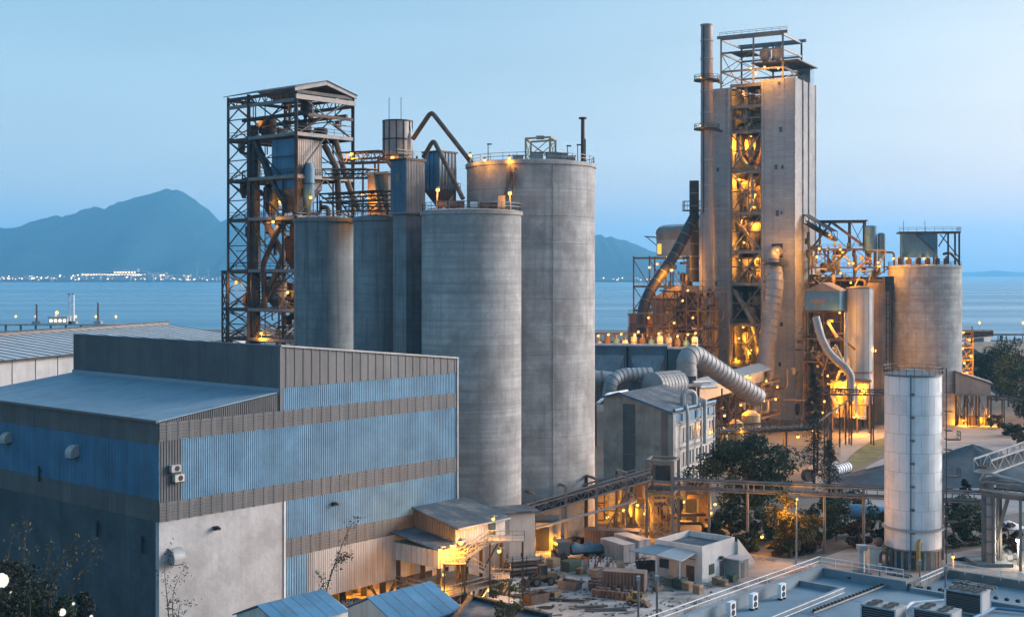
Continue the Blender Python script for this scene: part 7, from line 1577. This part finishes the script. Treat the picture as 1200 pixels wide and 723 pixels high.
# window band below the parapet on the yard side
for i in range(14): MB().gbox(GRF, -3.5 - i * 2.6, -1.9 - i * 2.6, .0, .06, 5.2, 6.8).build('window', GLASSD, rf)
def condenser(label, px, py):
    q = G(px, py, RZ); o = thing('condenser', label, 'air conditioner', q, 'condensers along the parapet'); ax = GRF.A
    MB().box(q + Z3 * .85, .95, .42, 1.3, ax).build('case', WHITE, o)
    for z in (.55, 1.15): MB().lathe(q + Z3 * z + GRF.B * -.22, [(.27, 0), (.27, .04)], 16, -GRF.B).build('fan', BLACK, o)
    for e in (-.35, .35): MB().box(q + ax * e + Z3 * .1, .08, .5, .2, ax).build('foot', STEEL, o)
    MB().box(q + Z3 * 1.53, 1.0, .48, .06, ax).build('lid', WHITE, o)
condenser('white condenser by the parapet nearest the frame edge', 857, 724); condenser('white condenser by the parapet, middle of the three', 883, 714); condenser('white condenser by the parapet, farthest of the three', 916, 702)
def chiller(label, px, py, L=3.6, w=2.1, h=1.9, nf=4):
    q = G(px, py, RZ); o = thing('chiller', label, 'chiller', q, 'chillers on the flat roof'); ax = -GRF.B; s = GRF.A
    MB().box(q + Z3 * (h / 2 + .25), L - .1, w - .1, h - .3, ax).build('coil_block', BLACK, o)
    for e in (-1, 1):
        for k in (-1, 1): member(o, 'frame_post', q + ax * e * (L / 2) + s * k * w / 2, q + ax * e * L / 2 + s * k * w / 2 + Z3 * (h + .1), .14, WHITE)
        MB().box(q + ax * e * (L / 2 - .01) + Z3 * (h / 2 + .25), .08, w - .2, h - .2, ax).build('end_panel', GALV, o)
    MB().box(q + Z3 * (h + .12), L + .1, w + .1, .16, ax).build('top_panel', GALV, o); MB().box(q + Z3 * .2, L + .1, w + .1, .22, ax).build('base_frame', GALV, o)
    for i in range(nf // 2):
        for k in (-1, 1):
            c_ = q + ax * ((i + .5) / (nf // 2) - .5) * L * .94 + s * k * w * .24 + Z3 * (h + .2)
            f_ = MB().lathe(c_, [(.5, 0), (.54, .01), (.54, .1), (.5, .1)], 20, None, False).build('fan_shroud', STEELG, o); MB().lathe(c_ + Z3 * .03, [(.5, 0), (.5, .02)], 20).build('fan_disc', BLACK, f_)
            for t in range(4): member(f_, 'fan_guard', c_ + Vector((math.cos(t * .785) * .48, math.sin(t * .785) * .5, .1)), c_ - Vector((math.cos(t * .785) * .48, math.sin(t * .785) * .5, -.1)), .03, STEELG)
    for i in range(7): member(o, 'coil_slat', q + ax * (-L / 2 + .2) - s * (w / 2) + Z3 * (.5 + i * .2), q + ax * (L / 2 - .2) - s * (w / 2) + Z3 * (.5 + i * .2), .05, STEELG)
chiller('grey rooftop chiller with two fan rows, leftmost of three', 1035, 735, 3.3, 2.2, 1.9, 4); chiller('grey rooftop chiller in the middle of three', 1098, 738, 3.5, 2.2, 1.8, 4); chiller('grey rooftop chiller farthest back, on the right of three', 1134, 717, 3.4, 2.3, 2.0, 6)
pipe('chiller_pipe', 'white pipe running from the left chiller across the roof', 'pipe', [G(1058, 716, RZ + .5), G(1068, 706, RZ + .5), G(1110, 703, RZ + .5)], .14, WHITE); pipe('chiller_pipe', 'blue pipe bundle beside the farthest chiller', 'pipe', [G(1140, 724, RZ + .3), G(1165, 712, RZ + .3), G(1205, 716, RZ + .3)], .16, BLUED)
for i in range(22):
    t = i / 21; q = G(955 + (1042 - 955) * t, 717 + (684 - 717) * t, RZ); o = thing('pipe_support', 'one of the small dark support blocks in a line across the flat roof', 'block', q, 'support blocks across the flat roof'); MB().box(q + Z3 * .12, .5, .3, .24, GRF.A).build('block', BLACK, o); MB().box(q + Z3 * .28, .2, .34, .08, GRF.A).build('saddle', STEEL, o)
pipe('roof_conduit', 'thin conduit lying on the row of dark support blocks', 'pipe', [G(953, 718, RZ + .33), G(1044, 683, RZ + .33)], .09, STEELG)
for i in range(12):
    q = G(1050 + i * 13, 684.5 + i * 1.9, RZ); o = thing('pipe_support', 'one of the small dark blocks along the rear roof upstand', 'block', q, 'support blocks along the rear upstand'); MB().box(q + Z3 * .12, .4, .3, .24, GRF.B).build('block', BLACK, o); MB().box(q + Z3 * .27, .2, .32, .06, GRF.B).build('saddle', STEEL, o)
for k, (px, py, h, r_, lab) in enumerate(((1010, 673, 3.1, .32, 'thick grey vent post on the flat roof'), (1031, 680, 1.7, .12, 'thin grey post beside the thick vent post'), (1078, 690, 2.9, .1, 'slim pole with box head behind the chillers'), (1108, 694, 2.6, .1, 'slim pole right of the box-headed pole'), (748, 735, 5.2, .12, 'blue grey pole at the bottom edge, left of two'), (770, 732, 5.0, .14, 'blue grey pole at the bottom edge, right of two'))):
    z_ = RZ if px > 800 else 4; q = G(px, py, z_); o = thing('roof_pole', lab, 'pole', q)
    MB().cyl(q - Z3 * (0 if px > 800 else 4), q + Z3 * h, r_, r_ * .9, 10).build('pole_tube', STEELG if k else GALV, o); MB().box(q + Z3 * .15, r_ * 5, r_ * 5, .3).build('pole_base', STEEL, o); MB().box(q + Z3 * (h - .2), r_ * 3, r_ * 3, .5).build('pole_head', GALV, o)
for k, (px, py) in enumerate(((985, 676), (998, 680), (1052, 676), (1130, 686), (1150, 690))):
    q = G(px, py, RZ); o = thing('duct_rail', 'low steel skid on the flat roof, %s' % ('left of the thick vent post', 'in front of the thick vent post', 'near the roof corner step', 'on the rear roof', 'at the rear roof beside the rail')[k], 'skid', q); MB().box(q + Z3 * .2, 2.6, .25, .25, GRF.B).build('skid_beam', STEELG, o); MB().box(q + Z3 * .2 + GRF.A * .7, 2.6, .25, .25, GRF.B).build('skid_beam', STEELG, o); MB().box(q + Z3 * .4, .3, 1.4, .15, GRF.B).build('cross_bar', STEEL, o)
# ================================================================== trees and shrubs
def leaf_mat(name, c, c2, tr=.25):
    m = bpy.data.materials.new(name); m.use_nodes = True; n, l = m.node_tree.nodes, m.node_tree.links; bs = n['Principled BSDF']; bs.inputs['Roughness'].default_value = .6; bs.inputs['Specular IOR Level'].default_value = .25
    g = n.new('ShaderNodeNewGeometry'); t = n.new('ShaderNodeTexNoise'); t.inputs['Scale'].default_value = .7; t.inputs['Detail'].default_value = 3; l.new(g.outputs['Position'], t.inputs[0])
    mx = n.new('ShaderNodeMix'); mx.data_type = 'RGBA'; mx.inputs[6].default_value = (*c, 1); mx.inputs[7].default_value = (*c2, 1)
    mr = n.new('ShaderNodeMapRange'); mr.inputs[1].default_value = .35; mr.inputs[2].default_value = .65; l.new(t.outputs[0], mr.inputs[0]); l.new(mr.outputs[0], mx.inputs[0])
    ad = n.new('ShaderNodeMix'); ad.data_type = 'RGBA'; ad.blend_type = 'MULTIPLY'; ad.inputs[0].default_value = 1; rr_ = n.new('ShaderNodeMapRange'); rr_.inputs[3].default_value = .55; rr_.inputs[4].default_value = 1.35; l.new(g.outputs['Random Per Island'], rr_.inputs[0])
    l.new(mx.outputs[2], ad.inputs[6]); l.new(rr_.outputs[0], ad.inputs[7]); l.new(ad.outputs[2], bs.inputs['Base Color'])
    tl = n.new('ShaderNodeBsdfTranslucent'); l.new(ad.outputs[2], tl.inputs[0]); ms = n.new('ShaderNodeMixShader'); ms.inputs[0].default_value = tr; l.new(bs.outputs[0], ms.inputs[1]); l.new(tl.outputs[0], ms.inputs[2]); l.new(ms.outputs[0], n['Material Output'].inputs[0])
    return m
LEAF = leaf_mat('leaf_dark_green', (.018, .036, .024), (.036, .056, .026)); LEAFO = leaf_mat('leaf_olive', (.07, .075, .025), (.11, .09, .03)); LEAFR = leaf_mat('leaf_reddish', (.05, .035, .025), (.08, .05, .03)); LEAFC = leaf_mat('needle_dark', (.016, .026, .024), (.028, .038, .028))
def leaves(name, m, parent, pts, size, rng, droop=0.0, aspect=.55):
    """many single leaf quads around given points"""
    N = len(pts); d = rng.normal(size=(N, 3)); d[:, 2] -= droop; d /= np.linalg.norm(d, axis=1)[:, None]; e = rng.normal(size=(N, 3)); e -= d * (e * d).sum(1)[:, None]; e /= np.linalg.norm(e, axis=1)[:, None]
    s = size * rng.uniform(.6, 1.3, size=(N, 1)); off = np.array(LOC[parent.name])
    c = pts - off; v = np.stack([c - d * s / 2, c + e * s * aspect / 2, c + d * s / 2, c - e * s * aspect / 2], 1).reshape(-1, 3)
    me = bpy.data.meshes.new(name); me.vertices.add(4 * N); me.vertices.foreach_set('co', v.astype(np.float32).ravel()); me.loops.add(4 * N); me.loops.foreach_set('vertex_index', np.arange(4 * N, dtype=np.int32)); me.polygons.add(N); me.polygons.foreach_set('loop_start', np.arange(0, 4 * N, 4, dtype=np.int32)); me.update(calc_edges=True); me.materials.append(m)
    o = bpy.data.objects.new(name, me); COL.objects.link(o); o.parent = parent; LOC[o.name] = LOC[parent.name]; return o
def tree(label, base, h, rx, crown_z, rz_, n, m, seed, name='leafy_tree', clumps=26, size=.42, trunk=.3, cat='tree', group='trees around the plant', limbs=7):
    rng = np.random.RandomState(seed); base = Vector(base); o = thing(name, label, cat, base, group); cz = base.z + crown_z
    top = Vector((base.x, base.y, cz + rz_ * .5)); b = MB().tube([base, base.lerp(top, .4) + Vector((rng.randn() * .2, rng.randn() * .2, 0)), top], [trunk, trunk * .75, trunk * .25], 8); cs_ = []
    while len(cs_) < clumps:
        p = rng.uniform(-1, 1, 3)
        if .25 < (p ** 2).sum() < 1: cs_.append(p)
    for p in cs_[:limbs]:
        st = base.lerp(top, rng.uniform(.35, .8)); en = Vector((base.x + p[0] * rx * .85, base.y + p[1] * rx * .85, cz + p[2] * rz_ * .8)); b.tube([st, st.lerp(en, .5) + Z3 * .3, en], [trunk * .4, trunk * .28, trunk * .1], 6)
    b.build('trunk', BARK, o); P_ = []
    for p in cs_:
        c = np.array([base.x + p[0] * rx, base.y + p[1] * rx, cz + p[2] * rz_]); r = rng.uniform(.24, .44) * min(rx, rz_ * 1.3); k = n // clumps; q = rng.normal(size=(k, 3)); q /= np.linalg.norm(q, axis=1)[:, None]; q *= r * rng.uniform(.45, 1.0, size=(k, 1)) ** .6; q[:, 2] *= .75; P_.append(c + q)
    leaves('crown', m, o, np.concatenate(P_), size, rng); return o
def conifer(label, base, h, r, n, seed):
    rng = np.random.RandomState(seed); base = Vector(base); o = thing('conifer', label, 'tree', base, 'trees around the plant'); b = MB().tube([base, base + Z3 * h], [.3, .04], 8); P_ = []
    for i in range(34):
        z = h * (.12 + .86 * i / 34); L = r * (1 - (z / h)) ** .7 * rng.uniform(.6, 1.15) + .25
        for j in range(4):
            a = rng.uniform(0, 6.28); en = base + Vector((math.cos(a) * L, math.sin(a) * L, z - L * .12 + rng.uniform(-.2, .3))); st = base + Z3 * z; b.tube([st, en], [.06, .02], 4); k = int(n / 136); t = rng.uniform(.15, 1, size=(k, 1)); q = np.array(st) * (1 - t) + np.array(en) * t + rng.normal(size=(k, 3)) * .22; P_.append(q)
    b.build('trunk', BARK, o); leaves('crown', LEAFC, o, np.concatenate(P_), .38, rng, .3, .35); return o
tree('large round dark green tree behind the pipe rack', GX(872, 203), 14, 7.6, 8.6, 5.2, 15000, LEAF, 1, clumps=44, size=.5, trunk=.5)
tree('orange-lit olive tree beside the lamp pole', GX(926, 181), 9, 3.4, 5.2, 3.6, 6500, LEAFO, 2, clumps=26, size=.36)
lamp(P(934, 584, 176.5), 'lamp on a tall thin pole in front of the olive tree', 2600, base=GX(933, 176.5, 0), r=.16, toward=(-1.2, 1.2, -1.2))
lamp(P(912, 604, 186), 'orange lamp hidden inside the hedge behind the olive tree', 1600, base=GX(912, 186, 0), r=.14, toward=(.8, -2.0, .4))
conifer('tall thin dark conifer in front of the concrete tower', GX(954, 238), 22.5, 3.6, 5600, 3)
conifer('shorter conifer left of the ribbed pipe section', GX(972, 232), 10, 2.6, 2800, 4)
for k, (px, dd, h, rx, cz, rz_, m_, lab) in enumerate(((1006, 187, 5, 2.2, 2.6, 2.3, LEAFR, 'reddish bush left of the white tank'), (980, 192, 6, 3.0, 3.2, 2.8, LEAF, 'dark bush behind the reddish one'), (958, 193, 6, 3.0, 3.0, 2.8, LEAF, 'dark bush right of the olive tree'), (895, 192, 5, 3.0, 2.4, 2.4, LEAF, 'dark bush left of the olive tree'), (856, 196, 5, 2.8, 2.4, 2.4, LEAF, 'dark bush under the large round tree'), (838, 190, 4, 1.6, 1.8, 1.7, LEAF, 'small bush behind the office stair'), (1030, 190, 6, 2.6, 3.0, 2.6, LEAF, 'dark bush under the pale blue tank'),
    (1116, 188, 6, 3.2, 3.0, 2.6, LEAF, 'dark round tree right of the white tank'), (1138, 190, 6, 3.4, 3.0, 2.6, LEAF, 'dark tree between the white tank and steel pier'), (1127, 196, 6, 3.6, 3.2, 2.8, LEAFC, 'dark tree behind the two by the white tank'), (1132, 233, 2.4, 1.0, 1.3, 1.3, LEAFC, 'little dark tree in front of the gravel heap'), (1182, 185, 4, 1.8, 2.2, 2.0, LEAFR, 'reddish bush behind the steel pier'),
    (940, 184, 3, 2.2, 1.3, 1.3, LEAFR, 'low reddish hedge bush under the olive tree'), (916, 183, 3, 2.0, 1.2, 1.2, LEAFO, 'low lit hedge bush at the path'), (880, 186, 3, 2.4, 1.3, 1.3, LEAF, 'low hedge bush below the lit hedge'), (862, 182, 2.5, 1.6, 1.0, 1.0, LEAF, 'low hedge bush beside the sandy path'), (990, 205, 6, 3.2, 3.4, 3.0, LEAF, 'dark bush by the rack post near the conifer'))):
    tree(lab, GX(px, dd), h, rx, cz, rz_, 2600 if h < 4 else 4200, m_, 20 + k, 'bush', 18, .34, .14, 'bush', 'bushes around the pipe rack', 5)
for k, (px, dd, h, rx, cz, rz_, lab) in enumerate(((1168, 400, 16, 7, 11, 5.5, 'dark tree behind the lean-to shed'), (1182, 385, 15, 7, 9, 6, 'dark tree right of the lean-to shed'), (1200, 360, 17, 8, 11, 7, 'dark tree cut by the right edge above the road'), (1148, 420, 14, 5, 9, 4.5, 'dark tree behind the small conveyor tower'), (1190, 420, 18, 9, 12, 6, 'dark tree in front of the brown roofed shed'), (1216, 345, 14, 7, 7, 6, 'dark tree partly outside the right edge'))):
    tree(lab, GX(px, dd), h, rx, cz, rz_, 5200, LEAF, 60 + k, clumps=26, size=.62, trunk=.35)
for k, (px, dd, rx, m_, lab) in enumerate(((1170, 332, 2.4, LEAFO, 'low olive shrub right of the lean-to'), (1183, 318, 2.4, LEAF, 'low dark shrub pile at the right roadside'), (1197, 316, 2.8, LEAF, 'low dark shrub at the right edge of the road'), (1196, 300, 2, LEAFO, 'small shrub at the right above the gravel lot'))):
    tree(lab, GX(px, dd), 3, rx, 1.6, 1.6, 1800, m_, 80 + k, 'bush', 14, .42, .12, 'bush', 'roadside shrubs', 4)
# foreground: sprays of thin branches
def sprig_tree(label, base, stems, m, seed, n=60, size=.16, name='sapling', spread=.25):
    rng = np.random.RandomState(seed); base = Vector(base); o = thing(name, label, 'sapling', base, 'saplings in front of the warehouse'); b = MB(); P_ = []
    for path, r in stems:
        pts = bend(path, 3, 4); b.tube(pts, [r * (1 - .85 * i / (len(pts) - 1)) for i in range(len(pts))], 5)
        for k in range(n):
            t = rng.uniform(.25, 1.0); c, d_ = along(pts, t); P_.append(np.array(c) + rng.normal(size=3) * spread)
    b.build('stem', BARK, o); leaves('crown', m, o, np.array(P_), size, rng, .3, .35); return o
D2 = 108
def S_(px, py, d=D2): return P(px, py, d)
rt = S_(30, 0); rt.z = 0
st = [([Vector((rt.x + x, D2 + y, 0)), S_(a, b2), S_(c, d)], .12) for x, y, a, b2, c, d in ((0, 0, 40, 690, 112, 634), (.5, .3, 60, 680, 90, 628), (-.5, .2, 25, 680, 32, 608), (-1, 0, 5, 670, 18, 612), (0, .6, 50, 700, 60, 632), (.3, -.3, 70, 705, 120, 640), (-.8, -.3, 10, 690, 46, 640))]
sprig_tree('wispy dark sapling with long arching twigs at the bottom left corner', rt, st, LEAFO, 5, 200, .34, spread=.3)
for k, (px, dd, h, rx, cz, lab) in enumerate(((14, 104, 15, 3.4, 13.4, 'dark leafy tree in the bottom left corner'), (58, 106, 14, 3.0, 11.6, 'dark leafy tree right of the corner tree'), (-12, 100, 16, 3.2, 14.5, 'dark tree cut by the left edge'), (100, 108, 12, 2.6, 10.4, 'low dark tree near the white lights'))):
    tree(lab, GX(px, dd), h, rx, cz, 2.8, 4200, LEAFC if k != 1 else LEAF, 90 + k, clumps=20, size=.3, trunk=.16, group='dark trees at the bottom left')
q = S_(205, 0, 121); q.z = 0
sprig_tree('thin leafy sapling against the white plaster wall corner', q, [([q, S_(196, 700, 121), S_(192, 668, 121), S_(200, 634, 121)], .06), ([q, S_(202, 690, 121), S_(220, 658, 121)], .05), ([q, S_(210, 705, 121), S_(232, 708, 121)], .04)], LEAFC, 6, 200, .3, spread=.3)
q = S_(372, 0, 132); q.z = 0
sprig_tree('tall thin sapling with drooping tip in front of the warehouse bay', q, [([q, S_(382, 690, 132), S_(398, 645, 132), S_(412, 612, 132), S_(428, 606, 132)], .07), ([q, S_(380, 680, 132), S_(370, 668, 132)], .04), ([S_(390, 665, 132), S_(404, 650, 132), S_(412, 652, 132)], .04), ([q, S_(400, 700, 132), S_(430, 712, 132)], .04)], LEAFC, 7, 160, .34, spread=.28)
q = S_(597, 0, 128); q.z = 0
tree('small green tree at the bottom edge beside the grey hut', q, 9, 1.7, 7.6, 1.9, 1700, LEAFO, 99, clumps=14, size=.24, trunk=.08)
q = S_(672, 0, 118); q.z = 0
tree('dark leafy tree tip at the bottom edge in the middle', q, 9, 1.8, 7.2, 1.6, 1400, LEAFC, 98, clumps=12, size=.26, trunk=.08)
# white globe lights glimpsed among the bottom-left leaves
for k, (px, py, r_) in enumerate(((1, 680, .6), (12, 694, .14), (35, 700, .13), (73, 717, .3), (86, 707, .12), (107, 722, .14))):
    q = P(px, py, 101 + k); o = thing('globe_light', 'white globe light among the bottom left leaves, %s' % ('largest, at the left edge', 'tiny one beside the largest', 'small lone one', 'large one at the bottom edge', 'small one above the large bottom one', 'rightmost one at the bottom edge')[k], 'lamp', Vector((q.x, q.y, 0)), 'white globe lights'); MB().cyl((q.x, q.y, 0), q - Z3 * r_ * .9, .07, .05, 6).build('pole', STEEL, o); MB().sphere(q, r_, 14).build('globe', glow('globe_white', (1, .93, .85), 1.1), o)
# ================================================================== air between here and the mountain
def haze_box():
    m = bpy.data.materials.new('haze_air'); m.use_nodes = True; n = m.node_tree.nodes; l = m.node_tree.links
    n.clear(); out = n.new('ShaderNodeOutputMaterial'); v = n.new('ShaderNodeVolumePrincipled')
    v.inputs['Color'].default_value = (.24, .66, 1.0, 1); v.inputs['Density'].default_value = HAZE; v.inputs['Anisotropy'].default_value = .15
    l.new(v.outputs[0], out.inputs['Volume'])
    b = MB().box((0, 7900, 305), 24000, 18200, 630)
    o = b.build('haze', m); tag(o, 'thin blue evening haze over the water', 'haze', kind='stuff')
HAZE = 8.5e-5
if HAZE: haze_box()
